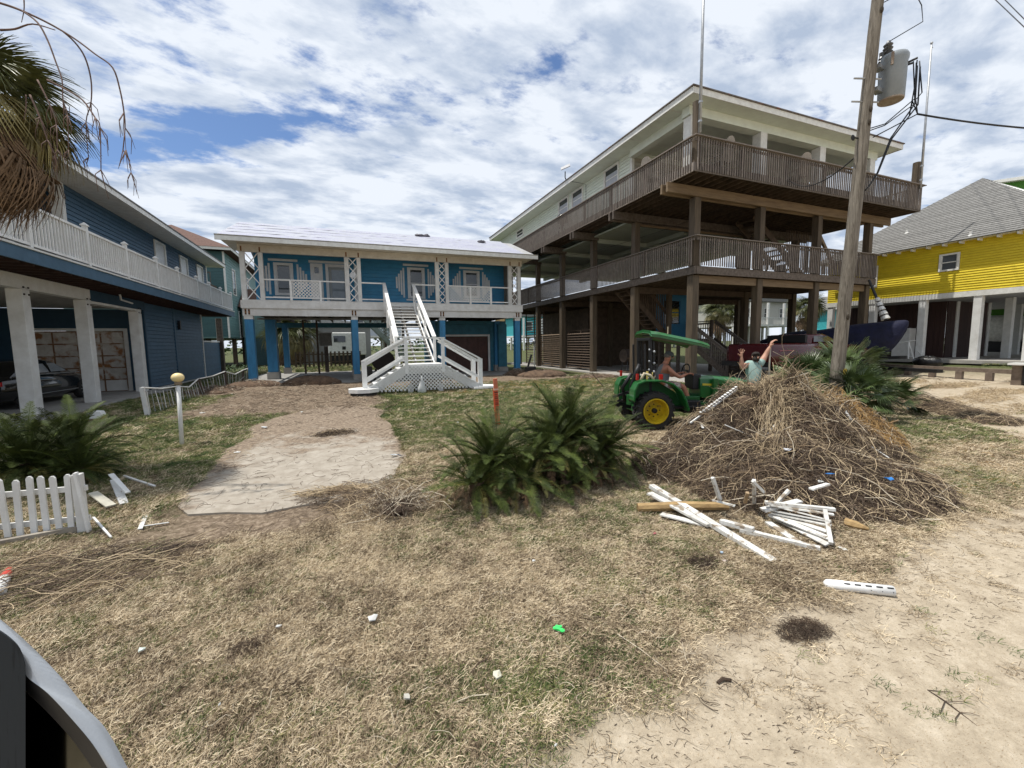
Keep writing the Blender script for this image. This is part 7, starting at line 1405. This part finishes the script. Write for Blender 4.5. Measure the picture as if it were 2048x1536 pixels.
# fan palms
def fan_mesh(seed, nseg, L, pet, droop, mat, w=.022, spread=115, split=.5):
    r = random.Random(seed); mb = MB(); mb.tube([(0, 0, 0), (pet*.5, 0, .02), (pet, 0, 0)], [.014, .011, .008], 4); v = list(mb.v); f = list(mb.f)
    for i in range(nseg):
        a = R(-spread+2*spread*i/(nseg-1)); l = L*(1-.25*(abs(a)/R(spread))**2)*r.uniform(.9, 1.05); d = Vector((math.cos(a), math.sin(a), .10*math.cos(a*3))); p = Vector((pet, 0, 0)); k = len(v)
        sd_ = Vector((-d.y, d.x, 0)); dr = droop*r.uniform(.7, 1.3)
        for j, t in enumerate((0.04, .35, .6, .85, 1.0)):
            c = p+d*l*t*(1-.25*dr*t)-Vector((0, 0, l*dr*max(0, t-.25)**1.6)); ww = w*(.35+1.1*t if t < .5 else 1.0*(1-t)/.55+.02)
            v += [c-sd_*ww*.5+Vector((0, 0, .004)), c+sd_*ww*.5-Vector((0, 0, .004))]
        f += [(k+2*j, k+2*j+1, k+2*j+3, k+2*j+2) for j in range(4)]
    me = bpy.data.meshes.new('leaf'); me.from_pydata([tuple(x) for x in v], [], f); me.update(); me.materials.append(mat); return me
pal_g = M('fan_palm_green', (.14, .15, .05), (.06, .07, .022), scale=3, rough=.45, rnd=.3, bump=0); pal_o = M('fan_palm_olive', (.26, .22, .08), (.12, .10, .04), scale=3, rough=.5, rnd=.3, bump=0); pal_d = M('fan_palm_dead', (.30, .20, .12), (.13, .082, .05), scale=3, rough=.85, rnd=.35, bump=0); pal_y = M('palmetto_green', (.10, .14, .05), (.05, .075, .025), scale=3, rough=.4, rnd=.4, bump=0)
LG = [fan_mesh(i, 46, .75, .5, .9, pal_g, .034) for i in range(2)]; LO = [fan_mesh(5+i, 44, .75, .5, 1.2, pal_o, .032) for i in range(2)]; LD = [fan_mesh(9+i, 44, .8, .5, 1.7, pal_d, .028) for i in range(3)]
LP = [fan_mesh(15+i, 34, .5, .45, .35, pal_y, .030, 100) for i in range(3)]; LPd = [fan_mesh(19+i, 30, .5, .4, .9, pal_d, .018, 90) for i in range(2)]
def fanpalm(name, lab, loc, H_, sc, ng, no, nd, trunk_r=.16, lean=(0, 0), grp=None, sets=None):
    t = thing(name, lab, 'palm tree', loc, 0, grp); A, Bs, C = sets or (LG, LO, LD)
    m = MB(); m.tube([(0, 0, -.1), (lean[0]*.4, lean[1]*.4, H_*.5), (lean[0], lean[1], H_)], [trunk_r*1.15, trunk_r, trunk_r*1.1], 12); m.jit(.012, 3); m.build('trunk', trunk_m, t, False)
    n_ = ng+no+nd
    for k in range(n_):
        yaw = k*2.39996+random.uniform(-.25, .25)
        if k < ng: me = random.choice(A); pit = R(75-70*k/max(1, ng)+random.uniform(-8, 8))
        elif k < ng+no: me = random.choice(Bs); pit = R(random.uniform(-30, 8))
        else: me = random.choice(C); pit = R(random.uniform(-84, -28))
        inst(me, 'leaf', t, (lean[0]+.1*math.cos(yaw), lean[1]+.1*math.sin(yaw), H_-(0 if k < ng+no else random.uniform(.05, .5)*sc)), (random.uniform(-.5, .5), -pit, yaw), sc*random.uniform(.85, 1.1))
    return t
pc = rp(-52, 205, 5.0)
FPm = fanpalm('fan_palm', 'fan palm with hanging brown skirt reaching in at the top left', (pc.x-.75, pc.y-.3, 0), pc.z, .86, 22, 22, 64, lean=(.75, .3))
# hanging dry fruit stalks
stk_m = M('dry_fruit_stalk', (.15, .095, .075), (.08, .05, .04), scale=6, rough=.9, rnd=.2)
def stalk(pxs, r0, d0, d1, extra=True, nm='fruit_stalk'):
    P_ = [rp(x, y, d0+(d1-d0)*i/(len(pxs)-1)) for i, (x, y) in enumerate(pxs)]; m = MB(); n_ = len(P_)
    P2_ = [Vector(q) for q in smooth_pts([tuple(q) for q in P_], 4)]; m.tube(P2_, [r0*(1-.6*i/(len(P2_)-1)) for i in range(len(P2_))], 6); e = P_[-1]
    if extra:
        for k in range(9):
            s = P_[-1-(k % min(3, n_-1))]; a = random.uniform(0, 6.28); q = s+Vector((math.cos(a)*.05, math.sin(a)*.05, -random.uniform(.04, .16))); q2 = q+Vector((random.uniform(-.03, .03), random.uniform(-.03, .03), -random.uniform(.06, .2))); m.tube([s, q, q2], [.006, .004, .002], 4)
    return m.build(nm, stk_m, FPm, smooth=True)
dq = 4.7
stalk([(-90, -20), (0, 6), (45, 22), (100, 48), (150, 78), (190, 108), (225, 135), (240, 180), (248, 225), (250, 255), (246, 300)], .013, dq, dq+.1)
stalk([(45, 22), (75, 45), (95, 80), (112, 125), (124, 160), (126, 200), (135, 230), (137, 300)], .010, dq, dq-.1)
stalk([(125, 62), (150, 85), (170, 115), (182, 160), (182, 205), (172, 245), (177, 315)], .010, dq+.05, dq+.1)
stalk([(95, 160), (130, 178), (165, 200), (190, 235), (200, 255), (202, 340)], .011, dq-.1, dq-.1)
stalk([(60, 190), (80, 235), (95, 280), (110, 310)], .010, dq-.15, dq-.15); stalk([(75, 160), (100, 210), (113, 250), (115, 300)], .009, dq-.1, dq-.15); stalk([(52, 190), (52, 215), (48, 240)], .007, dq, dq, False); stalk([(48, 0), (48, 20), (43, 45)], .007, dq, dq, False)
stalk([(0, 60), (30, 58), (65, 48), (110, 60)], .012, dq, dq, False); stalk([(250, 270), (252, 300), (262, 345)], .004, dq, dq)
# palmetto thicket behind the pole
g = G(1745, 850); fanpalm('palmetto', 'palmetto bush right of the utility pole foot', (g.x+.1, g.y+.5, 0), .55, .95, 26, 10, 14, .12, sets=(LP, LP, LPd), grp='palmettos round the utility pole')
g = G(1620, 815); fanpalm('palmetto', 'spiky palmetto bush left of the utility pole, before the red pickup', (g.x-.3, g.y-.2, 0), .62, 1.05, 30, 8, 8, .12, sets=(LP, LP, LPd), grp='palmettos round the utility pole')
g = G(1700, 815); fanpalm('palmetto', 'half-dead palmetto directly behind the utility pole', (g.x, g.y+.2, 0), .9, 1.05, 18, 8, 26, .13, sets=(LP, LP, LPd), grp='palmettos round the utility pole')
g = G(1790, 825); fanpalm('palmetto', 'lowest palmetto at the right end of the thicket by the sandy drive', (g.x-.2, g.y+.1, 0), .3, .8, 18, 8, 12, .1, sets=(LP, LP, LPd), grp='palmettos round the utility pole')
for (px, py, Yv, H_, sc, lab) in ((580, 672, 44, 3.2, 2.4, 'palm tree behind the blue house, left of the camper trailer'), (1440, 625, 40, 3.6, 2.2, 'left palm seen between the timber stilts beyond the front stairs'), (1615, 618, 34, 3.8, 2.0, 'palm seen right of the second timber post near the turquoise house')):
    q = on(px, py, 1, Yv); fanpalm('palm_tree', lab, (q.x, q.y, 0), max(1.8, q.z), sc, 26, 12, 12, .25, grp='distant palms')
# low shrubs and distant scrub
def scrub(name, lab, x, y, w, h, n_, col):
    r = random.Random(int(x*10+y)); m = MB(); vs = []; fs = []
    for i in range(n_):
        a = r.uniform(0, 6.28); b = math.sqrt(r.random()); px, py = x+w*b*math.cos(a), y+w*.5*b*math.sin(a); pz = h*r.random()*(1-b*.5); s = h*.12*r.uniform(.6, 1.4); th, ph = r.uniform(0, 6.28), r.uniform(-.8, .8)
        d1 = Vector((math.cos(th), math.sin(th), ph))*s; d2 = Vector((-math.sin(th), math.cos(th), r.uniform(-.6, .6)))*s*.6; k = len(vs); c = Vector((px, py, pz)); vs += [c-d1, c+d2, c+d1, c-d2]; fs.append((k, k+1, k+2, k+3))
    m.add(vs, fs); return tag(m.build(name, col), lab, 'shrub')
shr = M('shrub_green', (.06, .10, .03), (.03, .055, .018), scale=3, rough=.7, bump=0)
scrub('shrub', 'low green shrub at the far corner of the slate-blue wall', -7.2, 34.6, 1.6, .7, 500, shr); scrub('shrub', 'yellow-green weeds beside the first carport column', -6.4, 12.2, .7, .5, 260, M('weed_yellow', (.20, .20, .06), (.1, .11, .03), bump=0))
tl = MB(); 
for (x, y, w, h) in ((-40, 120, 22, 5), (0, 140, 30, 5), (40, 130, 26, 6), (80, 110, 22, 6), (120, 70, 22, 5), (150, 20, 26, 6), (95, -5, 14, 4)):
    r = random.Random(x)
    for i in range(500):
        a = r.uniform(-1, 1); c = Vector((x+w*a, y+r.uniform(-4, 4), h*r.random()*(1-abs(a)**3))); s = r.uniform(.3, .9); th = r.uniform(0, 6.28); d1 = Vector((math.cos(th), math.sin(th), r.uniform(-.6, .6)))*s; d2 = Vector((-math.sin(th), math.cos(th), r.uniform(-1, 1)))*s*.7; k = len(tl.v); tl.v += [tuple(c-d1), tuple(c+d2), tuple(c+d1), tuple(c-d2)]; tl.f.append((k, k+1, k+2, k+3))
o = tl.build('distant_scrub', shr); o['kind'] = 'stuff'; o['label'] = 'far green scrub along the horizon'
# ---------------------------------------------------------------- debris
rs2 = np.random.RandomState(77)
def twigs(name, base, dirs, length, rad, bend, mat, parent=None, K=6, lift=None, **kw):
    """base Nx3 starts, dirs Nx3 unit, curved three-sided stems"""
    n_ = len(base); t = np.linspace(0, 1, K); d = dirs/np.linalg.norm(dirs, axis=1, keepdims=True)
    a = np.cross(d, rs2.normal(size=(n_, 3))); a /= np.linalg.norm(a, axis=1, keepdims=True); b = np.cross(d, a)
    wob = rs2.uniform(-1, 1, (n_, 1, 1))*bend
    P_ = base[:, None, :]+d[:, None, :]*length[:, None, None]*t[None, :, None]+a[:, None, :]*(length[:, None, None]*wob*(t*(1-t)*2)[None, :, None])+b[:, None, :]*(length[:, None, None]*rs2.uniform(-1, 1, (n_, 1, 1))*bend*.5*np.sin(t*5.5)[None, :, None])
    if lift is not None: P_[:, :, 2] = np.maximum(P_[:, :, 2], lift(P_[:, :, 0], P_[:, :, 1]))
    rr = rad[:, None]*(1-.65*t)[None, :]; V = np.zeros((n_, K, 3, 3))
    for j in range(3): th = 2*math.pi*j/3; V[:, :, j, :] = P_+(a[:, None, :]*math.cos(th)+b[:, None, :]*math.sin(th))*rr[:, :, None]
    V = V.reshape(-1, 3); idx = np.arange(n_*K*3).reshape(n_, K, 3); F_ = []
    for j in range(3): F_.append(np.stack([idx[:, :-1, j], idx[:, :-1, (j+1) % 3], idx[:, 1:, (j+1) % 3], idx[:, 1:, j]], -1).reshape(-1, 4))
    F_ = np.concatenate(F_); me = bpy.data.meshes.new(name); me.vertices.add(len(V)); me.vertices.foreach_set('co', V.ravel()); me.loops.add(F_.size); me.loops.foreach_set('vertex_index', F_.ravel()); me.polygons.add(len(F_)); me.polygons.foreach_set('loop_start', np.arange(0, F_.size, 4)); me.update(calc_edges=True)
    me.materials.append(mat); o = bpy.data.objects.new(name, me); COL.objects.link(o); o['kind'] = 'stuff'
    if parent: o.parent = parent; me.transform(wmat(parent).inverted())
    for k, v in kw.items(): o[k] = v
    return o
tw = {}
tw['pale'] = M('pale_straw_stems', (.60, .48, .31), (.28, .20, .12), scale=1.7, rough=.8, bump=0, coords='World'); tw['brown'] = M('brown_stems', (.19, .138, .095), (.06, .042, .03), scale=2.2, rough=.85, bump=0, coords='World')
tw['dark'] = M('dark_root_fibre', (.095, .062, .04), (.04, .026, .018), scale=4, rough=.9, bump=0, coords='World'); tw['gold'] = M('golden_straw', (.54, .33, .12), (.28, .17, .065), scale=4, rough=.8, bump=0, coords='World'); tw['grey'] = M('bleached_twigs', (.62, .55, .43), (.40, .33, .24), scale=5, rough=.8, bump=0, coords='World')
MOUNDS = [(6.0, 4.4, 1.75, 1.5, 1.25, .15), (7.5, 4.5, 1.2, 1.0, .80, 0), (5.2, 3.6, 1.7, 1.3, .60, .5), (5.35, 3.0, 1.3, .95, .40, .1), (4.6, 4.3, 1.1, .9, .45, 0), (6.7, 3.9, 1.0, .9, .60, 0)]
def pile_h(x, y):
    h = np.zeros_like(x)
    for (cx, cy, rx, ry, hh, rot) in MOUNDS:
        c, s = math.cos(rot), math.sin(rot); dx, dy = x-cx, y-cy; u = (dx*c+dy*s)/rx; v = (-dx*s+dy*c)/ry; d = np.sqrt(u*u+v*v); h = np.maximum(h, hh*(np.clip(1-d, 0, 1)**.80)*(1-.10*np.exp(-(d/.25)**2)))
    return h*(.58+.56*fbm(x, y, .42, 61)+.28*fbm(x, y, .16, 63))
DP = thing('debris_pile', 'big heap of brown reeds, roots and straw in front of the utility pole', 'debris pile', (6.0, 4.3, 0))
xs_ = np.linspace(3.2, 9.5, 120); ys_ = np.linspace(1.7, 6.2, 90); XX, YY = np.meshgrid(xs_, ys_); HH = pile_h(XX, YY)+((fbm(XX, YY, .12, 71)-.5)*.12+(fbm(XX, YY, .34, 72)-.55)*.22)*(pile_h(XX, YY) > .03)-.04
ii = np.arange(XX.size).reshape(XX.shape); m = MB(); m.v = [tuple(p) for p in np.stack([XX.ravel(), YY.ravel(), HH.ravel()], 1)]; m.f = [tuple(f) for f in np.stack([ii[:-1, :-1].ravel(), ii[:-1, 1:].ravel(), ii[1:, 1:].ravel(), ii[1:, :-1].ravel()], 1)]
keep = HH > -.02; m.f = [f for f in m.f if any(m.v[k][2] > .0 for k in f)]; m.build('mound', M('matted_roots', (.11, .072, .045), (.03, .02, .013), scale=14, rough=.95, bump=1.0, bscale=45, bdist=.03, coords='World'), DP, smooth=True)
def on_pile(n_, x0=3.2, x1=9.4, y0=1.8, y1=6.1, hmin=.02):
    x = rs2.uniform(x0, x1, n_*4); y = rs2.uniform(y0, y1, n_*4); h = pile_h(x, y); k = h > hmin; x, y, h = x[k][:n_], y[k][:n_], h[k][:n_]
    e_ = .05; gx_ = (pile_h(x+e_, y)-h)/e_; gy_ = (pile_h(x, y+e_)-h)/e_; th = rs2.uniform(0, 6.283, len(x)); dx, dy = np.cos(th), np.sin(th); dz = dx*gx_+dy*gy_
    return np.stack([x, y, h], 1), np.stack([dx, dy, dz], 1)
for nm, key, n_, l0, l1, r0, r1, bend, up, kw_ in (('matted_fibres', 'dark', 16000, .05, .22, .002, .0045, .5, .25, {}), ('brown_reeds', 'brown', 8500, .08, .42, .002, .005, .45, .22, {}), ('pale_reeds', 'pale', 3300, .12, .6, .0022, .0052, .35, .2, {}), ('long_pale_stems', 'grey', 230, .3, .95, .0035, .0065, .28, .18, {})):
    b, d = on_pile(n_, **kw_); n1 = len(b); d[:, 2] += rs2.normal(0, up, n1); L_ = rs2.uniform(l0, l1, n1); b = b-d*L_[:, None]*.5; b[:, 2] += rs2.uniform(0, .03, n1)
    twigs(nm, b, d, L_, rs2.uniform(r0, r1, n1), bend, tw[key], DP, lift=lambda x, y: pile_h(x, y)*.9)
b, d = on_pile(4200, 6.9, 9.3, 3.4, 5.6); n1 = len(b); d[:, 2] += rs2.normal(0, .25, n1); L_ = rs2.uniform(.15, .4, n1); twigs('golden_straw', b-d*L_[:, None]*.5+[0, 0, .03], d, L_, rs2.uniform(.002, .0045, n1), .35, tw['gold'], DP)
b, d = on_pile(900, 5.6, 6.7, 3.9, 4.8); n1 = len(b); d[:, 2] = np.abs(d[:, 2])*.3+rs2.uniform(-.1, .7, n1); L_ = rs2.uniform(.12, .38, n1); twigs('crest_straw', b, d, L_, rs2.uniform(.002, .005, n1), .4, tw['pale'], DP)
# stalk bundle sliding down the left face
n1 = 500; t_ = rs2.uniform(0, 1, n1); b = np.stack([5.75-t_*1.0+rs2.normal(0, .10, n1), 4.15-t_*.75+rs2.normal(0, .10, n1), np.zeros(n1)], 1); b[:, 2] = pile_h(b[:, 0], b[:, 1])+.03; d = np.stack([-.75+rs2.normal(0, .15, n1), -.55+rs2.normal(0, .15, n1), -.45+rs2.normal(0, .15, n1)], 1); twigs('reed_bundle', b, d, rs2.uniform(.2, .6, n1), rs2.uniform(.002, .004, n1), .25, tw['pale'], DP)
# zig-zag white strip on the left flank
def pile_hit(px, py):
    d = ray(px, py); o = Vector((0, 0, CAM_H)); t = 2.5
    while t < 14:
        p = o+d*t
        if p.z < float(pile_h(np.array([p.x]), np.array([p.y]))[0])+.05 or p.z < .02: return p
        t += .02
    return o+d*8
for (px, py, w, col, lab, nm_) in ((1660, 957, .06, (.03, .20, .55), 'bright blue plastic piece on the pile, left one', 'plastic_scrap'), (1777, 967, .07, (.03, .20, .55), 'bright blue plastic piece at the right foot of the pile', 'plastic_scrap'), (1575, 908, .08, (.50, .50, .52), 'grey plastic sheet scrap high on the pile front', 'plastic_scrap'), (1640, 972, .05, (.66, .66, .62), 'small white scrap low on the pile between the blue pieces', 'plastic_scrap')):
    litter(px, py, w, col, lab, h=.05, name=nm_, c=pile_hit(px, py)+Vector((0, 0, .02)))
a_, b_ = pile_hit(1400, 832), pile_hit(1475, 778); m = MB()
for k in range(14): p = a_.lerp(b_, k/14); q = a_.lerp(b_, (k+.6)/14); m.bar(p+Vector((0, 0, .05)), q+Vector((0, 0, .05)), .042, .010)
m.bar(a_-(b_-a_)*.25, b_, .02, .02); tag(m.build('webbing_strip', white_old), 'white notched strip lying up the left flank of the debris pile', 'strip')
for k in range(26):                                                # boards, sticks and leaf scraps sticking out of the heap
    b, d = on_pile(1, 4.2, 8.6, 2.6, 5.0, .15); b, d = Vector(b[0]), Vector(d[0]); d.z += random.uniform(-.1, .6); d.normalize(); L_ = random.uniform(.12, .42); m = MB(); m.bar(b-d*L_*.3, b+d*L_, random.uniform(.015, .045), random.uniform(.008, .018), (random.uniform(-.5, .5), random.uniform(-.5, .5), 1))
    m.build('wood_scrap', (white_old, tw['brown'], tw['grey'], MATS['tan_stick'])[k % 4], DP)
for k in range(24):
    b, d = on_pile(1, 4.0, 8.6, 2.4, 5.2, .08); b = Vector(b[0]); o = inst(random.choice(FD+LPd), 'dead_frond', DP, b-Vector(DP.location)+Vector((0, 0, .02)), (random.uniform(-1, 1), random.uniform(-.5, .5), random.uniform(0, 6.28)), random.uniform(.35, .65))
def ground_twigs(name, cx, cy, rx, ry, n_, lens, key, lab, hmax=.06, bend=.4, rad=(.002, .005), ang=None, dome=0):
    a = rs2.uniform(0, 6.283, n_); q = np.sqrt(rs2.uniform(0, 1, n_)); x = cx+rx*q*np.cos(a); y = cy+ry*q*np.sin(a); th = rs2.uniform(0, 6.283, n_) if ang is None else rs2.normal(ang, .45, n_)+np.where(rs2.rand(n_) > .5, math.pi, 0)
    d = np.stack([np.cos(th), np.sin(th), rs2.normal(0, .12, n_)], 1); L_ = rs2.uniform(*lens, n_); z = zat(x, y)[0]+.012+rs2.uniform(0, hmax, n_)*(1-q)+dome*(1-q); b = np.stack([x, y, z], 1)-d*L_[:, None]*.5
    return twigs(name, b, d, L_, rs2.uniform(*rad, n_), bend, tw[key], lift=lambda x, y: zat(x, y)[0]+.006, label=lab)
gt = ground_twigs
c = G(800, 1000); gt('dry_stems', c.x, c.y, .75, .6, 420, (.12, .75), 'pale', 'loose pale stems strewn at the driveway end', .10); gt('dry_stems', c.x-.25, c.y+.35, .8, .45, 380, (.1, .5), 'brown', 'brown reed litter at the driveway end', .05); gt('dry_stems', c.x, c.y-.15, .35, .3, 90, (.3, .8), 'grey', 'bleached root stems at the driveway end', .16, .7, (.003, .006))
c = G(795, 1025); m = MB(); m.ball((c.x, c.y, .04), .13, 14, 8, (1.2, 1, .55)); m.jit(.018, 8); tag(m.build('root_ball', tw['dark']), 'dark tangled root ball in the stems at the driveway end', 'root ball')
n1 = 260; a = rs2.uniform(0, 6.283, n1); d = np.stack([np.cos(a), np.sin(a), rs2.uniform(-.2, .5, n1)], 1); twigs('root_fibres', np.array([[c.x, c.y, .05]])+d*.10, d, rs2.uniform(.08, .4, n1), rs2.uniform(.002, .005, n1), .8, tw['brown'], lift=lambda x, y: zat(x, y)[0]+.005, label='curling roots round the dark root ball')
c = G(670, 985); gt('dry_stems', c.x, c.y, .45, .12, 160, (.2, .5), 'pale', 'bunch of pale reeds along the driveway edge', .05, .15, ang=-.45)
c = G(100, 1160); gt('dry_stems', c.x, c.y, 1.0, .45, 650, (.1, .5), 'brown', 'brown reed litter in the lower left', .05, .45, ang=.35); gt('dry_stems', c.x+.1, c.y-.1, 1.0, .4, 130, (.25, .9), 'pale', 'long pale reeds in the lower left litter', .12, .3, (.002, .0045), ang=.35)
c = G(668, 868); gt('dry_stems', c.x, c.y, .45, .3, 900, (.08, .3), 'dark', 'dark clump of debris on the driveway', .10, .5); gt('dry_stems', c.x, c.y, .5, .3, 120, (.1, .4), 'pale', 'pale stems over the dark driveway clump', .13)
c = G(1600, 1262); gt('dry_stems', c.x, c.y, .17, .075, 330, (.03, .12), 'dark', 'dark tuft of debris on the sandy road', .03, .5, (.001, .0022)); gt('dry_stems', c.x+.08, c.y-.05, .14, .05, 120, (.03, .10), 'brown', 'brown bits round the dark tuft on the sandy road', .02, .5, (.001, .002))
c = G(1405, 1130); gt('dry_stems', c.x, c.y, .14, .08, 300, (.04, .14), 'dark', 'dark root tuft beside the blue wrapper', .04, .5, (.001, .0025))
c = G(500, 1290); gt('dry_stems', c.x, c.y, .12, .08, 160, (.03, .10), 'dark', 'dark root tuft in the lower left grass', .03, .5, (.001, .0025))
# wrack line along the right drive
for f in np.linspace(0, 1, 9):
    p0 = G(1790, 800); p1 = G(2000, 845); c = p0.lerp(p1, float(f)); gt('reed_wrack', c.x, c.y, 1.1-.6*f, .55-.3*f, 520, (.1, .5), 'brown', 'wrack of brown reeds along the right drive', .22*(1-f)+.05, .4, (.003, .006), dome=.16*(1-f)); gt('reed_wrack', c.x, c.y, 1.1-.6*f, .5-.25*f, 170, (.15, .6), 'pale', 'pale reeds on the right drive wrack', .25*(1-f)+.05, .4, (.003, .006), dome=.16*(1-f))
for px, py, n_ in ((1800, 765, 400), (1900, 772, 400), (2000, 785, 300), (1950, 800, 250), (2030, 820, 160)): c = G(px, py); gt('reed_wrack', c.x, c.y, 1.6, .5, n_, (.2, .8), 'pale', 'straw swept along the sandy drive', .06, .3, (.004, .008), ang=.5)
# mounds along the blue house and the left fence
for (x, y, rx, ry, h) in ((-3.9, 21.6, 1.2, .8, .25), (-1.5, 21.3, 1.3, .5, .40), (-5.0, 19.8, 1.0, 1.2, .15), (9.6, 19.8, 1.4, .9, .35), (11.5, 17.8, 1.4, .7, .15), (8.8, 21.2, .8, .6, .3)):
    m = MB(); m.ball((x, y, 0), 1.0, 22, 10, (rx, ry, h)); m.jit(.035, int(x*9)); o = m.build('dirt_heap', M('dirt_heap', (.17, .11, .07), (.07, .045, .03), scale=6, rough=.95, bump=.9, bscale=25, bdist=.04), smooth=True); o['kind'] = 'structure'
    gt('heap_litter', x, y, rx, ry, 500, (.1, .5), 'brown', 'reed litter on the dirt heaps', .06, .4, (.004, .009), dome=h); gt('heap_litter', x, y, rx, ry, 120, (.1, .4), 'grey', 'pale bits on the dirt heaps', .1, .4, (.005, .010), dome=h)
# general litter of straw across yard
for (x, y, rx, ry, n_, key, l, rd) in ((.5, 3.2, 3.5, 1.6, 700, 'pale', (.05, .22), (.001, .0022)), (3.5, 2.6, 3.0, 1.2, 600, 'pale', (.05, .25), (.001, .0025)), (-3, 3.4, 1.8, 1.2, 500, 'brown', (.05, .3), (.0012, .0025)), (.0, 7.5, 2.2, 3.5, 900, 'brown', (.05, .3), (.002, .004)), (-3.4, 8.5, 2.0, 3.0, 700, 'pale', (.1, .5), (.002, .004)), (5.5, 10.5, 5, 3.2, 900, 'pale', (.1, .4), (.003, .005)), (7.5, 15.5, 5, 1.8, 900, 'gold', (.15, .5), (.005, .009)), (-1.5, 15, 3.4, 5.5, 2200, 'brown', (.08, .4), (.003, .007)), (-1.5, 15, 3.4, 5.5, 500, 'grey', (.05, .25), (.004, .008)), (5, 4.2, 4.0, 1.8, 1100, 'brown', (.06, .3), (.0015, .003)), (8.5, 2.9, 3.0, 1.0, 700, 'gold', (.06, .25), (.0015, .003))):
    gt('loose_straw', x, y, rx, ry, n_, l, key, 'loose straw and twigs across the yard', .015, .35, rd)
for (x, y, rx, ry, n_, key, l) in ((.8, 2.6, 3.2, 1.3, 900, 'dark', (.02, .12)), (3.2, 2.5, 2.4, .8, 600, 'dark', (.02, .12)), (1.5, 2.2, 3.4, 1.0, 500, 'grey', (.03, .16)), (-.8, 2.6, 1.2, 1.0, 400, 'brown', (.04, .2))):
    gt('leaf_litter', x, y, rx, ry, n_, l, key, 'small dark and pale litter in the dead grass', .02, .6, (.001, .003))
# twig flecks on the sandy road
n1 = 2600; x = rs2.uniform(.6, 6, n1); y = rs2.uniform(.95, 1.95, n1)+.05*x; zz, s_, d_, g_ = zat(x, y); k = s_ > .4; x, y, zz = x[k], y[k], zz[k]; n1 = len(x); th = rs2.normal(-.5, .6, n1); d = np.stack([np.cos(th), np.sin(th), np.zeros(n1)], 1); twigs('road_flecks', np.stack([x, y, zz+.002], 1), d, rs2.uniform(.008, .055, n1), rs2.uniform(.0008, .0022, n1), .4, tw['brown'], K=4, label='tiny twig flecks on the sandy road')
m = MB()
_t = [G(1855, 1380, .006), G(1890, 1402, .012), G(1920, 1425, .008), G(1955, 1452, .005)]; m.tube(_t, [.0032, .003, .0024, .001], 5)
for k, (i_, px, py) in enumerate(((0, 1905, 1384), (1, 1935, 1404), (1, 1880, 1428), (2, 1960, 1432), (2, 1912, 1452))): m.tube([_t[i_], _t[i_].lerp(G(px, py, .012), .6)+Vector((0, .004*(k-2), .004)), G(px, py, .006)], [.0022, .0018, .0008], 4)
tag(m.build('twig', tw['dark']), 'dark branching twig on the sandy road at the lower right', 'twig')
for (pp, qq, rr_, lab, key) in (((1235, 1268), (1340, 1345), .0028, 'pair of straight pale straws at the sand edge', 'grey'), ((1635, 1190), (1702, 1212), .003, 'single pale straw under the white pipe', 'grey'), ((905, 1407), (985, 1388), .0028, 'pale straw low in the centre grass', 'grey'), ((1640, 1125), (1682, 1160), .005, 'curved pale root reaching from the panel to the pipe', 'grey'), ((1435, 1366), (1462, 1360), .008, 'small dark pebble-like clod on the sand', 'dark'), ((942, 1345), (975, 1318), .004, 'short dark twig in the lower centre grass', 'dark')):
    a_, b_ = G(*pp, .012), G(*qq, .012); m = MB(); m.tube([a_, a_.lerp(b_, .5)+Vector((0, .01, .008)), b_], rr_, 5); tag(m.build('straw', tw[key]), lab, 'straw')
